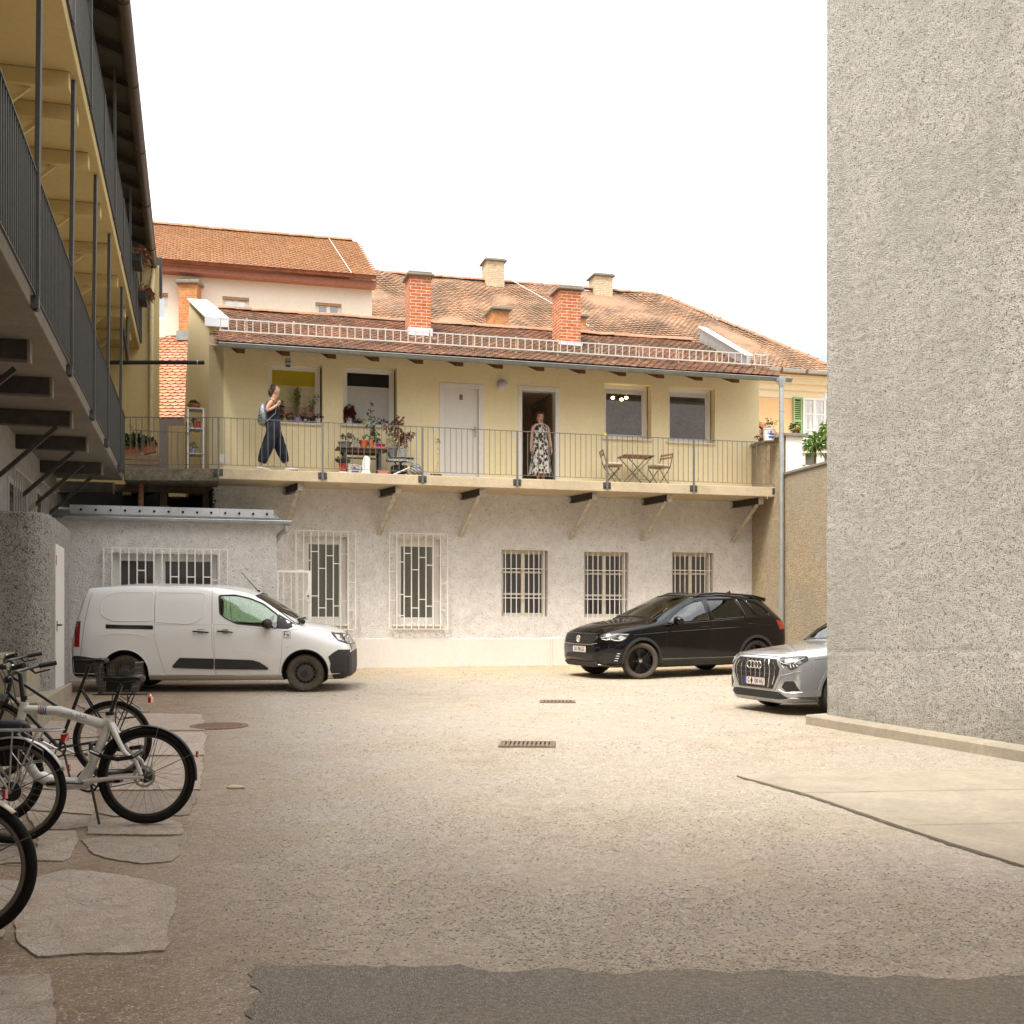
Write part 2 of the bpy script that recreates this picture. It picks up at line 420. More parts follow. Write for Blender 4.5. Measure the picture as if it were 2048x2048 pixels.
# ================================================================ ground
def ground_mat():
    t = NT('gravel yard')
    pos = t.pos()
    big = t.noise(.45, 5, .65, dist=.5)
    mid = t.noise(2.2, 6, .65)
    sand = t.ramp(mid, [(.25, (.34, .28, .205)), (.5, (.405, .34, .26)), (.75, (.455, .39, .305))])
    grey = t.ramp(t.noise(5, 5, .7), [(.25, (.37, .32, .26)), (.75, (.45, .395, .33))])
    m = t.ramp(big, [(.40, 0), (.60, 1)])
    base = t.mix(m, sand, grey)
    sep = t.t.nodes.new('ShaderNodeSeparateXYZ'); t.l(pos, sep.inputs[0])
    far = t.math('MULTIPLY', t.ramp(t.math('ADD', t.math('MULTIPLY', sep.outputs[1], .05), t.math('MULTIPLY', mid, .3)), [(.98, 0), (1.0, 0), (1.0, 1)][:2] + [(1.0, 1)]), .6)
    # yellowish earth by the house wall
    yb = t.n('ShaderNodeMapRange'); yb.inputs[1].default_value = 21; yb.inputs[2].default_value = 25.5; t.l(sep.outputs[1], yb.inputs[0])
    yfac = t.math('MULTIPLY', yb.outputs[0], t.ramp(t.noise(1.6, 6, .7), [(.35, 0), (.6, .85)]))
    base = t.mix(yfac, base, (.60, .44, .235))
    # brown earth beside the flagstones; base darker and browner towards the near edge
    ed = t.math('ADD', t.dot(pos, (1.0, .245, 0)), .285)
    em = t.n('ShaderNodeMapRange'); em.inputs[1].default_value = 1.5; em.inputs[2].default_value = .1; t.l(t.math('ADD', ed, t.math('MULTIPLY', t.noise(.9, 5, .6), .9)), em.inputs[0])
    nm = t.n('ShaderNodeMapRange'); nm.inputs[1].default_value = 10.5; nm.inputs[2].default_value = 4.5; t.l(t.math('ADD', sep.outputs[1], t.math('MULTIPLY', t.noise(.8, 5, .6), 3.0)), nm.inputs[0])
    base = t.mix(t.math('MULTIPLY', nm.outputs[0], .55), base, (.27, .20, .135))
    base = t.mix(t.math('MULTIPLY', em.outputs[0], .85), base, t.ramp(t.noise(4, 5, .7), [(.3, (.17, .115, .07)), (.7, (.28, .20, .13))]))
    # pebbles
    vec = t.vmul(pos, (1, 1, .2))
    cellc = t.voro(62, 'F1', vec=vec, out='Color')
    csep = t.t.nodes.new('ShaderNodeSeparateColor'); t.l(cellc, csep.inputs[0])
    peb = t.ramp(csep.outputs[0], [(0, (.20, .185, .165)), (.25, (.36, .32, .27)), (.6, (.5, .45, .375)), (.85, (.6, .57, .52)), (1, (.42, .31, .22))])
    show = t.math('MULTIPLY', t.ramp(csep.outputs[1], [(.45, 0), (.55, 1)]), t.ramp(t.noise(1.3, 6, .7), [(.34, .08), (.62, .6)]))
    d = t.voro(62, 'F1', vec=vec)
    show2 = t.math('MULTIPLY', show, t.ramp(d, [(.25, 1), (.55, 0)]))
    base = t.mix(show2, base, peb)
    c2 = t.t.nodes.new('ShaderNodeSeparateColor'); t.l(t.voro(24, 'F1', vec=vec, out='Color'), c2.inputs[0])
    base = t.mix(1, base, t.ramp(c2.outputs[0], [(0, .91), (.5, 1.0), (1, 1.08)]), 'MULTIPLY')
    c3 = t.t.nodes.new('ShaderNodeSeparateColor'); t.l(t.voro(120, 'F1', vec=vec, out='Color'), c3.inputs[0])
    base = t.mix(1, base, t.ramp(c3.outputs[0], [(0, .78), (.5, 1.0), (1, 1.2)]), 'MULTIPLY')
    fine = t.noise(260, 3, .7, vec=vec)
    base = t.mix(1, base, t.ramp(fine, [(.28, .70), (.72, 1.22)]), 'MULTIPLY')
    base = t.mix(1, base, t.ramp(t.noise(38, 5, .75, vec=vec), [(.28, .78), (.72, 1.14)]), 'MULTIPLY')
    t.set(col=base, rough=.95, spec=.15)
    h = t.math('ADD', t.math('MULTIPLY', t.math('MULTIPLY', show, -1.0), d), t.math('ADD', t.math('MULTIPLY', fine, .4), t.math('MULTIPLY', t.noise(14, 5, .7), .9)))
    t.bump(h, .55, .009)
    return t.mat
def ground_height(x, y):
    base = SLOPE * y if y < 31 else SLOPE * 31
    return base
mb = MB()
xs = [-90, -40, -14] + [x * .5 for x in range(-24, 29)] + [18, 45, 90]
ys = [-60, -20, -6] + [y * .5 for y in range(-8, 63)] + [36, 50, 90]
idx = []
for y in ys:
    for x in xs:
        inner = -11 < x < 13 and 2 < y < 30
        b = noise.noise(V((x * .5, y * .5, 3))) * .012 if inner else 0
        mb.v.append(V((x, y, ground_height(x, y) + b)))
nx = len(xs)
for j in range(len(ys) - 1):
    for i in range(nx - 1):
        mb.f.append([j * nx + i, j * nx + i + 1, (j + 1) * nx + i + 1, (j + 1) * nx + i]); mb.m.append(0)
ground = kind(mb.build('ground', ground_mat(), smooth=180), 'structure')
_bm = bmesh.new(); _bm.from_mesh(ground.data); GBVH = BVHTree.FromBMesh(_bm); _bm.free()
def gh(x, y):
    h = GBVH.ray_cast(V((x, y, 30)), V((0, 0, -1)))[0]
    return h.z

def asphalt_mat():
    t = NT('old asphalt')
    vec = t.vmul(t.pos(), (1, 1, .2))
    v = t.voro(150, 'F1', vec=vec, out='Color'); c = t.t.nodes.new('ShaderNodeSeparateColor'); t.l(v, c.inputs[0])
    st = t.ramp(c.outputs[0], [(0, (.085, .078, .07)), (.55, (.17, .153, .132)), (.85, (.29, .26, .222)), (1, (.46, .42, .365))])
    b = t.mix(t.ramp(t.noise(1.1, 6, .7), [(.25, .32), (.65, .82)]), st, (.27, .22, .168))
    t.set(col=t.mix(1, b, t.ramp(t.noise(40, 5), [(.3, .75), (.7, 1.2)]), 'MULTIPLY'), rough=.92, spec=.25)
    t.bump(t.math('ADD', t.voro(150, 'F1', vec=vec), t.noise(60, 4)), .7, .015)
    return t.mat
def concrete_mat(name, col, bump=.2):
    t = NT(name)
    a = t.ramp(t.noise(1.6, 7, .7, dist=.8), [(.3, tuple(c * .8 for c in col)), (.7, tuple(c * 1.1 for c in col))])
    sp = t.ramp(t.noise(95, 3, .6), [(.60, 0), (.72, .5)])
    a = t.mix(sp, a, tuple(c * .45 for c in col))
    t.set(col=t.mix(1, a, t.ramp(t.noise(17, 6, .75), [(.3, .86), (.7, 1.08)]), 'MULTIPLY'), rough=.93, spec=.2)
    t.bump(t.noise(45, 6, .7), bump, .012)
    return t.mat
M_conc = concrete_mat('concrete', (.385, .33, .255))
M_concd = concrete_mat('weathered concrete', (.30, .275, .24), .35)

def sheet(name, outline, mat, lift, thick=.03, jitter=.02, step=.12):
    """a slab following the ground with an uneven edge"""
    pts = []
    n = len(outline)
    for i in range(n):
        a, b = V(outline[i]), V(outline[(i + 1) % n]); L = (b - a).length
        k = max(1, int(L / step)); nrm = V((-(b - a).y, (b - a).x, 0)).normalized()
        for q in range(k):
            p = a.lerp(b, q / k)
            j = noise.noise(V((p.x * 3, p.y * 3, 1))) * jitter + noise.noise(V((p.x * 14, p.y * 14, 5))) * jitter * .5
            pts.append(p + nrm * j)
    mb = MB(); m = len(pts)
    # triangulated top with interior points
    v2 = [V((p.x, p.y)) for p in pts]
    poly = [(p.x, p.y) for p in pts]
    xs_ = [p[0] for p in poly]; ys_ = [p[1] for p in poly]
    inner = []
    gx = min(xs_) + .2
    while gx < max(xs_):
        gy = min(ys_) + .2
        while gy < max(ys_):
            if inside((gx, gy), poly): inner.append(V((gx, gy)))
            gy += .35
        gx += .35
    r = delaunay_2d_cdt(v2 + inner, [(i, (i + 1) % m) for i in range(m)], [], 0, 1e-5)
    top = [V((p.x, p.y, gh(p.x, p.y) + lift)) for p in r[0]]
    fc = [f for f in r[2] if inside((sum(r[0][i].x for i in f) / 3, sum(r[0][i].y for i in f) / 3), poly)]
    mb.add(top, fc)
    rim = [V((p.x, p.y, gh(p.x, p.y) + lift)) for p in pts]
    mb.add(rim + [p - UP * (thick + .01) for p in rim], [(i, (i + 1) % m, m + (i + 1) % m, m + i) for i in range(m)])
    return mb
G = ground_at
asp = [G(512, 1934), G(1100, 1945), G(1650, 1952), G(2120, 1956)] + [V((3.4, 3.2, 0)), V((3.4, -6, 0)), V((-.9, -6, 0)), V((-1.0, 4.0, 0)), G(500, 1990)]
kind(sheet('asphalt', asp, asphalt_mat(), .006, jitter=.10, step=.05).build('asphalt', asphalt_mat()), 'structure')
# pale concrete apron by the right-hand wall, with its joints
ap = [G(1474, 1552), G(1640, 1547), G(1760, 1546), G(1860, 1543), G(1960, 1540), G(2080, 1556), G(2300, 1580), G(2500, 1760), G(2300, 1800), G(2048, 1733), G(1900, 1687), G(1734, 1632), G(1612, 1590)]
slab = kind(sheet('concrete_apron', ap, M_conc, .012, jitter=.012).build('concrete_apron', M_conc), 'structure')
mb = MB()
M_crack = P('joint earth', (.10, .08, .06), .95)
def crack(pts, w, lift, jit=.012):
    res = []
    for i in range(len(pts) - 1):
        a, b = pts[i], pts[i + 1]; k = max(2, int((b - a).length / .06))
        for q in range(k): res.append(a.lerp(b, q / k))
    res.append(pts[-1]); L, Rr = [], []
    for i, p in enumerate(res):
        d = (res[min(i + 1, len(res) - 1)] - res[max(i - 1, 0)]); nn = V((-d.y, d.x, 0)).normalized()
        q = p + nn * noise.noise(V((p.x * 9, p.y * 9, 2))) * jit
        ww = w * (.45 + .9 * abs(noise.noise(V((p.x * 7, p.y * 7, 8)))))
        for sgn, arr in ((1, L), (-1, Rr)):
            z = q + nn * sgn * ww; z.z = gh(z.x, z.y) + lift; arr.append(z)
    n = len(res)
    mb.add(L + Rr, [(i, i + 1, n + i + 1, n + i) for i in range(n - 1)])
crack([G(1598, 1589), G(1760, 1586), G(2048, 1582), G(2200, 1580)], .006, .016)
crack([G(1810, 1655), G(1870, 1653), G(2048, 1650)], .004, .016)
crack([G(1474, 1553), G(1612, 1592), G(1734, 1634), G(1900, 1689), G(2048, 1735), G(2200, 1783)], .028, .005, .03)
kind(mb.build('ground_joints', M_crack), 'structure')

# ---------------------------------------------------------------- flagstones along the left building
def flag_mat():
    t = NT('flagstone')
    a = t.ramp(t.noise(1.7, 7, .7, dist=1.2), [(.25, (.40, .32, .25)), (.5, (.49, .405, .325)), (.75, (.55, .47, .385))])
    g = t.ramp(t.noise(3.1, 5, .7), [(.45, 0), (.7, .6)])
    a = t.mix(g, a, (.48, .44, .41))
    a = t.mix(1, a, t.ramp(t.island(), [(0, (.68, .65, .63)), (.5, (.97, .93, .89)), (1, (1.12, 1.1, 1.08))]), 'MULTIPLY')
    cr = t.ramp(t.noise(2.6, 8, .62, dist=1.6), [(.488, 1), (.497, .55), (.506, 1)])
    a = t.mix(1, a, cr, 'MULTIPLY')
    t.set(col=t.mix(1, a, t.ramp(t.noise(70, 5, .75), [(.3, .74), (.7, 1.2)]), 'MULTIPLY'), rough=.88, spec=.25)
    t.bump(t.math('ADD', t.noise(7, 8, .72, dist=1.2), t.math('MULTIPLY', t.noise(80, 4), .3)), 1.0, .05)
    return t.mat
flags = [
 [(60,1760),(130,1742),(258,1752),(354,1778),(350,1840),(331,1905),(240,1912),(75,1918),(25,1880),(30,1820)],
 [(159,1682),(199,1676),(323,1677),(361,1676),(359,1707),(344,1724),(282,1730),(212,1720),(179,1711)],
 [(180,1644),(232,1639),(331,1638),(364,1651),(364,1671),(325,1674),(232,1672),(169,1671)],
 [(212,1588),(394,1586),(381,1631),(361,1634),(232,1634),(199,1628)],
 [(215,1518),(409,1517),(402,1583),(219,1583)], [(199,1465),(412,1466),(410,1513),(205,1512)],
 [(75,1664),(156,1664),(156,1694),(146,1717),(126,1725),(73,1724)], [(50,1624),(182,1637),(182,1654),(132,1661),(66,1661)],
 [(46,1585),(142,1581),(195,1595),(185,1631),(50,1621)], [(-60,1760),(48,1767),(20,1830),(10,1880),(-80,1900)],
 [(-60,1670),(66,1668),(64,1726),(-60,1735)], [(40,1520),(205,1522),(208,1583),(44,1578)], [(60,1440),(192,1446),(197,1512),(45,1515)],
 [(-30,1962),(100,1955),(112,2060),(-40,2075)], [(230,1428),(405,1430),(412,1462),(225,1461)], [(-90,1590),(42,1590),(46,1660),(-90,1662)],
 [(-90,1500),(34,1505),(36,1584),(-90,1584)], [(150,1410),(260,1405),(300,1426),(180,1426)]]
mb = MB()
M_flag = flag_mat()
for k, fl in enumerate(flags):
    pts = [G(*p) for p in fl]
    c = sum(pts, V()) / len(pts)
    pts = [c + (p - c) * .985 for p in pts]
    s = sheet('f', pts, M_flag, .010 + .006 * random.random(), .04, .035, .05)
    mb.add(s.v, s.f)
kind(mb.build('paving', M_flag, bevel=.006, merge=True), 'structure')

# ---------------------------------------------------------------- loose stones
def stones(name, n, region, rmin, rmax, maskscale, mat, thr):
    oct_v = np.array([(1,0,0),(-1,0,0),(0,1,0),(0,-1,0),(0,0,1),(0,0,-1)], float)
    oct_f = np.array([(0,2,4),(2,1,4),(1,3,4),(3,0,4),(2,0,5),(1,2,5),(3,1,5),(0,3,5)])
    P_ = []
    while len(P_) < n:
        x, y = region()
        m = noise.noise(V((x * maskscale, y * maskscale, 0))) + .5 * noise.noise(V((x * maskscale * 3, y * maskscale * 3, 9)))
        if m + random.gauss(0, .25) < thr: continue
        r = rmin + (rmax - rmin) * random.random() ** 2.6
        P_.append((x, y, gh(x, y) + r * .06, r))
    Pn = np.array(P_)
    v = oct_v[None] * (Pn[:, 3][:, None, None] * rng.uniform(.65, 1.3, (n, 6, 3))) * np.array([1, 1, .42])
    a = rng.uniform(0, 6.28, n); c, s = np.cos(a)[:, None], np.sin(a)[:, None]
    v = np.stack([v[..., 0] * c - v[..., 1] * s, v[..., 0] * s + v[..., 1] * c, v[..., 2]], -1) + Pn[:, None, :3]
    f = (oct_f[None] + (np.arange(n) * 6)[:, None, None]).reshape(-1, 3)
    me = bpy.data.meshes.new(name); me.from_pydata(v.reshape(-1, 3).tolist(), [], f.tolist())
    me.polygons.foreach_set('use_smooth', [True] * len(me.polygons)); me.materials.append(mat)
    o = link(bpy.data.objects.new(name, me)); return kind(o, 'stuff')
t = NT('pebbles')
t.set(col=t.ramp(t.island(), [(0, (.23, .20, .17)), (.15, (.30, .255, .205)), (.5, (.38, .325, .26)), (.78, (.45, .395, .325)), (.93, (.56, .52, .46)), (1, (.34, .23, .16))]), rough=.85, spec=.3)
M_peb = t.mat
def reg_near():
    while True:
        y = 4.6 + 8.5 * random.random() ** 1.7; x = random.uniform(-.46, .46) * y
        if x < -1.5 - .25 * (y - 5.4) + .12 + abs(random.gauss(0, .38)): continue
        if y < 5.3 + .03 * x and x > -1.1 and random.random() < 1 - .9 * math.exp(-(5.3 - y) * 3.2): continue
        # clear of the concrete apron
        if x > 2.1 and y < 11.3 and x > 2.1 + (10.9 - y) * .13 and y > 6.9 and random.random() < .985: continue
        return x, y
stones('gravel', 42000, reg_near, .0025, .011, .9, M_peb, -.22)
def reg_far():
    y = random.uniform(12, 25); return random.uniform(-.33, .30) * y, y
stones('coarse_gravel', 9000, reg_far, .006, .017, .6, M_peb, .0)
def reg_left():
    y = random.uniform(4.7, 9); return -random.uniform(.95, 2.0) - .2 * (y - 5), y
stones('loose_gravel', 5000, reg_left, .002, .008, 1.5, M_peb, -.1)

# yellowish leaf litter towards the house wall
mb = MB()
for k in range(2600):
    y = 26.2 - 7.5 * random.random() ** 2.2; x = random.uniform(-.22, .27) * y
    if noise.noise(V((x * .7, y * .7, 2))) + random.gauss(0, .2) < .05: continue
    z = gh(x, y) + .006; a = random.uniform(0, 6.3); L = random.uniform(.012, .034); c_, s_ = math.cos(a) * L, math.sin(a) * L
    mb.add([(x - c_, y - s_, z), (x + s_ * .5, y - c_ * .5, z + .006), (x + c_, y + s_, z + .004), (x - s_ * .5, y + c_ * .5, z + .008)], [(0, 1, 2, 3)])
t = NT('leaf litter'); t.set(col=t.ramp(t.island(), [(0, (.30, .20, .085)), (.5, (.52, .38, .18)), (1, (.62, .50, .30))]), rough=.9)
kind(mb.build('leaf_litter', t.mat, fix=False), 'stuff')

# ---------------------------------------------------------------- covers and drains in the yard
M_rust = P('rusty iron', (.20, .125, .085), .75, .3, var=.3, scale=20, bump=.3, bscale=120)
M_iron = P('grate iron', (.23, .165, .12), .6, .5, var=.25, scale=18)
M_hole = P('dark pit', (.012, .010, .009), .95)
def on_ground(p, rz=0.0):
    m = Matrix.Rotation(math.atan(SLOPE), 4, 'X')
    return Matrix.Translation(V((p.x, p.y, gh(p.x, p.y)))) @ m @ Matrix.Rotation(rz, 4, 'Z')
c = G(438, 1453)
mh = thing('manhole_cover', 'round rusty iron manhole cover set in the gravel beside the flagstones', 'manhole cover', mat=on_ground(c))
mb = MB(); mb.lathe([(.36, -.02), (.36, .012), (.345, .016), (.325, .016)], n=40); mb.build('rim', M_rust, mh, local=True, smooth=40)
mb = MB(); mb.lathe([(.322, -.02), (.322, .012), (0.001, .013)], n=40)
for i in range(-8, 9):
    for j in range(-8, 9):
        x, y = i * .037, j * .037
        if x * x + y * y < .085: mb.box(x - .011, x + .011, y - .011, y + .011, .012, .0175)
mb.build('lid', M_rust, mh, local=True)
def grate(px, py, wpx, dep, label, rz, nb, tilt=0):
    c = G(px, py); w = wpx / F * c.y
    g = thing('drain_grate', label, 'drain grate', mat=on_ground(c, rz) @ Matrix.Rotation(tilt, 4, 'X'), group='drain grates in the yard')
    d = dep
    mb = MB()
    mb.box(-w/2, w/2, -d/2, -d/2 + .03, -.03, .022); mb.box(-w/2, w/2, d/2 - .03, d/2, -.03, .022)
    mb.box(-w/2, -w/2 + .03, -d/2 + .03, d/2 - .03, -.03, .022); mb.box(w/2 - .03, w/2, -d/2 + .03, d/2 - .03, -.03, .022)
    mb.build('frame', M_iron, g, local=True, bevel=.004)
    mb = MB()
    for i in range(nb):
        x = -w/2 + .045 + (w - .09) * i / (nb - 1)
        mb.box(x - .014, x + .014, -d/2 + .031, d/2 - .031, -.02, .018)
    mb.box(-w/2 + .031, w/2 - .031, -.012, .012, -.02, .010)
    mb.build('bars', M_iron, g, local=True, bevel=.003)
    mb = MB(); mb.box(-w/2 + .01, w/2 - .01, -d/2 + .01, d/2 - .01, .001, .005); mb.build('pit', M_hole, g, local=True)
grate(1055, 1491, 112, .42, 'larger drain grate of rusty iron, nearer one in the gravel', -.05, 12)
grate(1115, 1404, 71, .30, 'smaller drain grate of rusty iron, farther one near the parked dark car', -.03, 9)
# ================================================================ buildings: materials
M_rc_white = roughcast('white roughcast', (.82, .79, .75), (.50, .46, .42), 24, .85, .035, .22, (.68, .64, .60), pit=.345)
M_rc_right = roughcast('grey roughcast', (.60, .57, .525), (.13, .11, .09), 44, 1.0, .036, .5, (.40, .38, .35), pit=.405, base_dirt=(.20, .175, .125))
M_rc_block = roughcast('pale grey roughcast', (.42, .395, .36), (.12, .105, .085), 28, 1.0, .05, .3, pit=.41)
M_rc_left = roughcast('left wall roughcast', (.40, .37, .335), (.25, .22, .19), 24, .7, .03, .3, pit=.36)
M_rc_beige = roughcast('beige roughcast', (.50, .40, .265), (.26, .195, .12), 28, 1.0, .04, .75, (.36, .315, .245), pit=.43)
M_plinth = plaster('plinth plaster', (.755, .715, .665), .3, (.58, .51, .43))
M_yellow = plaster('yellow plaster', (.89, .775, .495), .26, (.80, .63, .36))
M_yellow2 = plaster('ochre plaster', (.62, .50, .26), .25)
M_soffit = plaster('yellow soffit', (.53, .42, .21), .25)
M_pink = plaster('pale pink plaster', (.82, .72, .60), .1)
M_cream = plaster('cream plaster', (.78, .68, .50), .1)
M_orange = plaster('apricot plaster', (.74, .50, .27), .15)
M_white = P('white paint', (.78, .75, .70), .45, var=.04)
M_grillw = P('white grille paint', (.86, .82, .76), .5, var=.08, scale=20)
M_zinc = P('zinc', (.42, .44, .44), .45, .6, var=.12, scale=6)
M_zincl = P('bright zinc', (.66, .68, .70), .42, .45, var=.08, scale=6)
M_gut = P('grey gutter', (.26, .27, .255), .5, .35, var=.15, scale=5)
M_copper = P('copper gutter', (.22, .075, .045), .5, .4, var=.25, scale=5)
M_steel = P('dark steel', (.075, .062, .048), .55, .35, var=.25, scale=14)
M_rail2 = P('gallery railing grey', (.16, .16, .148), .55, .2, var=.12, scale=20)
M_bracket = P('bracket steel', (.50, .44, .36), .6, .1, var=.3, scale=10)
M_rail = P('railing grey', (.075, .076, .073), .55, .3, var=.12, scale=20)
M_wood = P('rafter wood', (.17, .07, .03), .75, var=.3, scale=7)
M_dwood = P('old dark wood', (.05, .034, .022), .85, var=.4, scale=6)
M_tile_main = tiles('weathered red tile', [(.23, .115, .07), (.31, .15, .085), (.25, .13, .09), (.39, .205, .125), (.16, .095, .068)], (.12, .10, .072), .8)
M_tile_old = tiles('old orange tile', [(.37, .21, .12), (.42, .245, .145), (.31, .175, .105), (.46, .285, .18), (.26, .175, .12)], (.15, .11, .078), .9)
M_tile_pink = tiles('brown orange tile', [(.42, .225, .115), (.46, .255, .13), (.39, .21, .11), (.44, .265, .15)], (.36, .215, .125), .5)
M_tile_side = tiles('rounded orange tile', [(.50, .235, .12), (.55, .275, .155), (.43, .19, .10), (.50, .28, .19), (.36, .17, .115)], (.5, .27, .17), .3)
M_ridge = tiles('ridge tile', [(.42, .21, .125), (.47, .255, .16), (.36, .175, .105)], (.26, .17, .115), .5)
M_brick = brick('red brick', (.44, .125, .05), (.52, .17, .07), (.62, .50, .38))
M_brick_o = brick('orange brick', (.50, .19, .07), (.60, .27, .11), (.46, .30, .18))
M_brick_y = brick('yellow brick', (.54, .44, .29), (.60, .50, .34), (.42, .35, .25), .22, .07)
M_cap = concrete_mat('chimney cap', (.26, .235, .19), .5)
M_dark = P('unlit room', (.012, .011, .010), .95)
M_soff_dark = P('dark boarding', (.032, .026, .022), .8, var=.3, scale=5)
M_g_up = pane('upper window glass', (.92, .92, .96), .21, body=(.010, .009, .010))
M_g_white = pane('pale window glass', (.95, .95, .98), .62, body=(.05, .05, .05))
M_g_low = pane('ground window glass', (.80, .82, .76), .15, body=(.10, .10, .085))
M_g_lowd = pane('dark ground window glass', (.7, .7, .74), .11, body=(.04, .038, .042))
M_g_far = pane('far window glass', (.8, .85, .88), .5, body=(.3, .32, .33))

def rect(pl, pr, yt, yb, off=0.0):
    ym = (yt + yb) / 2
    a, b = fs(pl, ym, off)[0], fs(pr, ym, off)[0]
    m = (pl + pr) / 2
    return a, b, fs(m, yb, off)[1], fs(m, yt, off)[1]

def roof_tiles(mb, p0, ex, slope_dir, nrm, width, length, tw, th, clip=None, round_=True, wav=0.0, thick=.014, lift=.012, wscale=.6, mi=0):
    """overlapping beaver-tail tiles on the plane p0 + a*ex + b*slope_dir (b runs DOWN the slope from the ridge)"""
    nrow = int(length / th) + 1
    for r in range(nrow):
        b1 = length - r * th                      # lower edge of this course
        b0 = max(b1 - th * 1.35, -.02)
        ncol = int(width / tw) + 2
        sh = (r % 2) * .5 * tw
        for c in range(ncol):
            a = c * tw - tw + sh
            am = a + tw / 2
            if am < -tw * .3 or am > width + tw * .3: continue
            if clip and not clip(am, b1): continue
            w = tw * .485
            jr = random.uniform(-.006, .006); tl = random.uniform(-.004, .004)
            hz = wav * noise.noise(V((am * wscale, b1 * wscale, 4))) if wav else 0
            def pt(x, y, h): return p0 + ex * x + slope_dir * y + nrm * (h + hz)
            lo = [(am - w, b1 - tw * .22, 0), (am - w * .62, b1 - .01 + jr, 0), (am, b1 + tw * .05 + jr, 0), (am + w * .62, b1 - .01 + jr, 0), (am + w, b1 - tw * .22, 0)] if round_ else \
                 [(am - w, b1 + jr, 0), (am + w, b1 + jr, 0)]
            k = len(lo)
            hl = lift + thick
            vs = [pt(am - w, b0, .002), pt(am + w, b0, .002)] + [pt(x, y, hl + tl * (1 if x > am else -1)) for x, y, _ in reversed(lo)]
            n0 = len(vs)
            vs += [pt(x, y, lift - .004) for x, y, _ in reversed(lo)]
            fc = [tuple(range(n0))]
            for i in range(k - 1): fc.append((2 + i + 1, 2 + i, n0 + i, n0 + i + 1))
            mb.add(vs, fc, mi)
def ridge_line(mb, a, b, r=.11, L=.36, wob=.012):
    d = (b - a); n = int(d.length / L); d.normalize()
    side = d.cross(UP).normalized(); up = side.cross(d)
    for i in range(n):
        p = a + d * (i * L); q = a + d * (i * L + L * 1.08)
        j = random.uniform(-wob, wob); k2 = random.uniform(-wob, wob)
        vs = []
        for (c, rr, jj) in ((p, r * .92, j), (q, r * 1.05, k2)):
            for t in range(7):
                th = math.pi * t / 6
                vs.append(c + side * (math.cos(th) * rr) + up * (math.sin(th) * rr * .8 + jj - .02))
        mb.add(vs, [(t, t + 1, 8 + t, 7 + t) for t in range(6)] + [(13, 12, 11, 10, 9, 8, 7)])
def gutter(mb, a, b, r=.075, seams=None, mi=0, drop=UP):
    a, b = V(a), V(b); d = (b - a); L = d.length; d.normalize()
    side = d.cross(UP).normalized()
    k = max(1, int(L / 2)); vs = []
    for i in range(k + 1):
        c = a + d * (L * i / k)
        for ring in (r, r - .006):
            for t in range(9):
                th = math.pi + math.pi * t / 8
                vs.append(c + side * (math.cos(th) * ring) + UP * (math.sin(th) * ring))
    fc = []
    for i in range(k):
        for t in range(8):
            fc.append((i*18+t, i*18+t+1, (i+1)*18+t+1, (i+1)*18+t)); fc.append((i*18+9+t+1, i*18+9+t, (i+1)*18+9+t, (i+1)*18+9+t+1))
        for e in (0, 8): fc.append((i*18+e, (i+1)*18+e, (i+1)*18+9+e, i*18+9+e))
    for i in (0, k):
        fc.append(tuple(i*18+t for t in range(9)))
    mb.add(vs, fc, mi)
    mb.tube([a - side * r, b - side * r], .010, 6, mi=mi); mb.tube([a + side * r, b + side * r], .012, 6, mi=mi)
    if seams:
        q = seams * .5
        while q < L:
            c = a + d * q
            mb.tube([c + side * (math.cos(math.pi + math.pi * t / 8) * (r + .005)) + UP * (math.sin(math.pi + math.pi * t / 8) * (r + .005)) for t in range(9)], .010, 5, mi=mi)
            q += seams

# ================================================================ the yard house
house = thing('yard_house', 'yellow and white yard house with an upstairs gallery and red tiled roof', 'house', FP(0, 0, gz(26.5)))
S_L = fs(425, 1100)[0]; S_R = fs(1504, 1100)[0]; S_UR = fs(1518, 800)[0]; S_UL = fs(418, 800)[0]
Z_FLOOR = 5.02; Z_SLAB = 4.80
GO = 1.15                                             # gallery depth
low = {k: rect(*v) for k, v in {'a': (604, 694, 1073, 1248), 'b': (790, 881, 1078, 1249), 'c': (1003, 1096, 1100, 1233), 'd': (1168, 1257, 1104, 1235), 'e': (1344, 1427, 1105, 1232)}.items()}
mb = MB(); wallgrid(mb, S_L, S_R, .4, Z_SLAB, list(low.values()), 0, .22)
mb.build('lower_wall', M_rc_white, house, fix=False)
sp = fs(1103, 1300)[0]
mb = MB()
ptop = fs(900, 1277)[1]
mb.fbox(S_L, sp - .04, -.05, .035, .3, ptop); mb.fbox(sp, S_R + .0, -.05, .06, .3, ptop + .01); mb.fbox(sp - .04, sp, -.05, .075, .3, ptop - .005)
mb.build('plinth', M_plinth, house, bevel=.012)
upw = [rect(535, 645, 727, 845), rect(686.6, 794, 733, 850.5), rect(1209, 1302.7, 768, 877), rect(1337.8, 1430, 775, 884.6)]
drs = [rect(879, 966.6, 766.6, 957), rect(1036, 1119, 773, 960)]
drs = [(a, b, Z_FLOOR, d) for a, b, c, d in drs]
Z_TOP = 8.05
mb = MB(); wallgrid(mb, S_UL, S_UR, Z_SLAB, Z_TOP, upw + drs, 0, .28)
mb.quad(FP(S_UR, 0, Z_SLAB), FP(S_UR, -6, Z_SLAB), FP(S_UR, -6, Z_TOP + .6), FP(S_UR, 0, Z_TOP))
mb.build('upper_wall', M_yellow, house, fix=False)
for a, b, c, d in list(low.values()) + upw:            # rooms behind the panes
    mb = MB(); mb.fbox(a - .02, b + .02, -.6, -.40, c - .1, d + .1); mb.build('room_backing', M_dark, house)
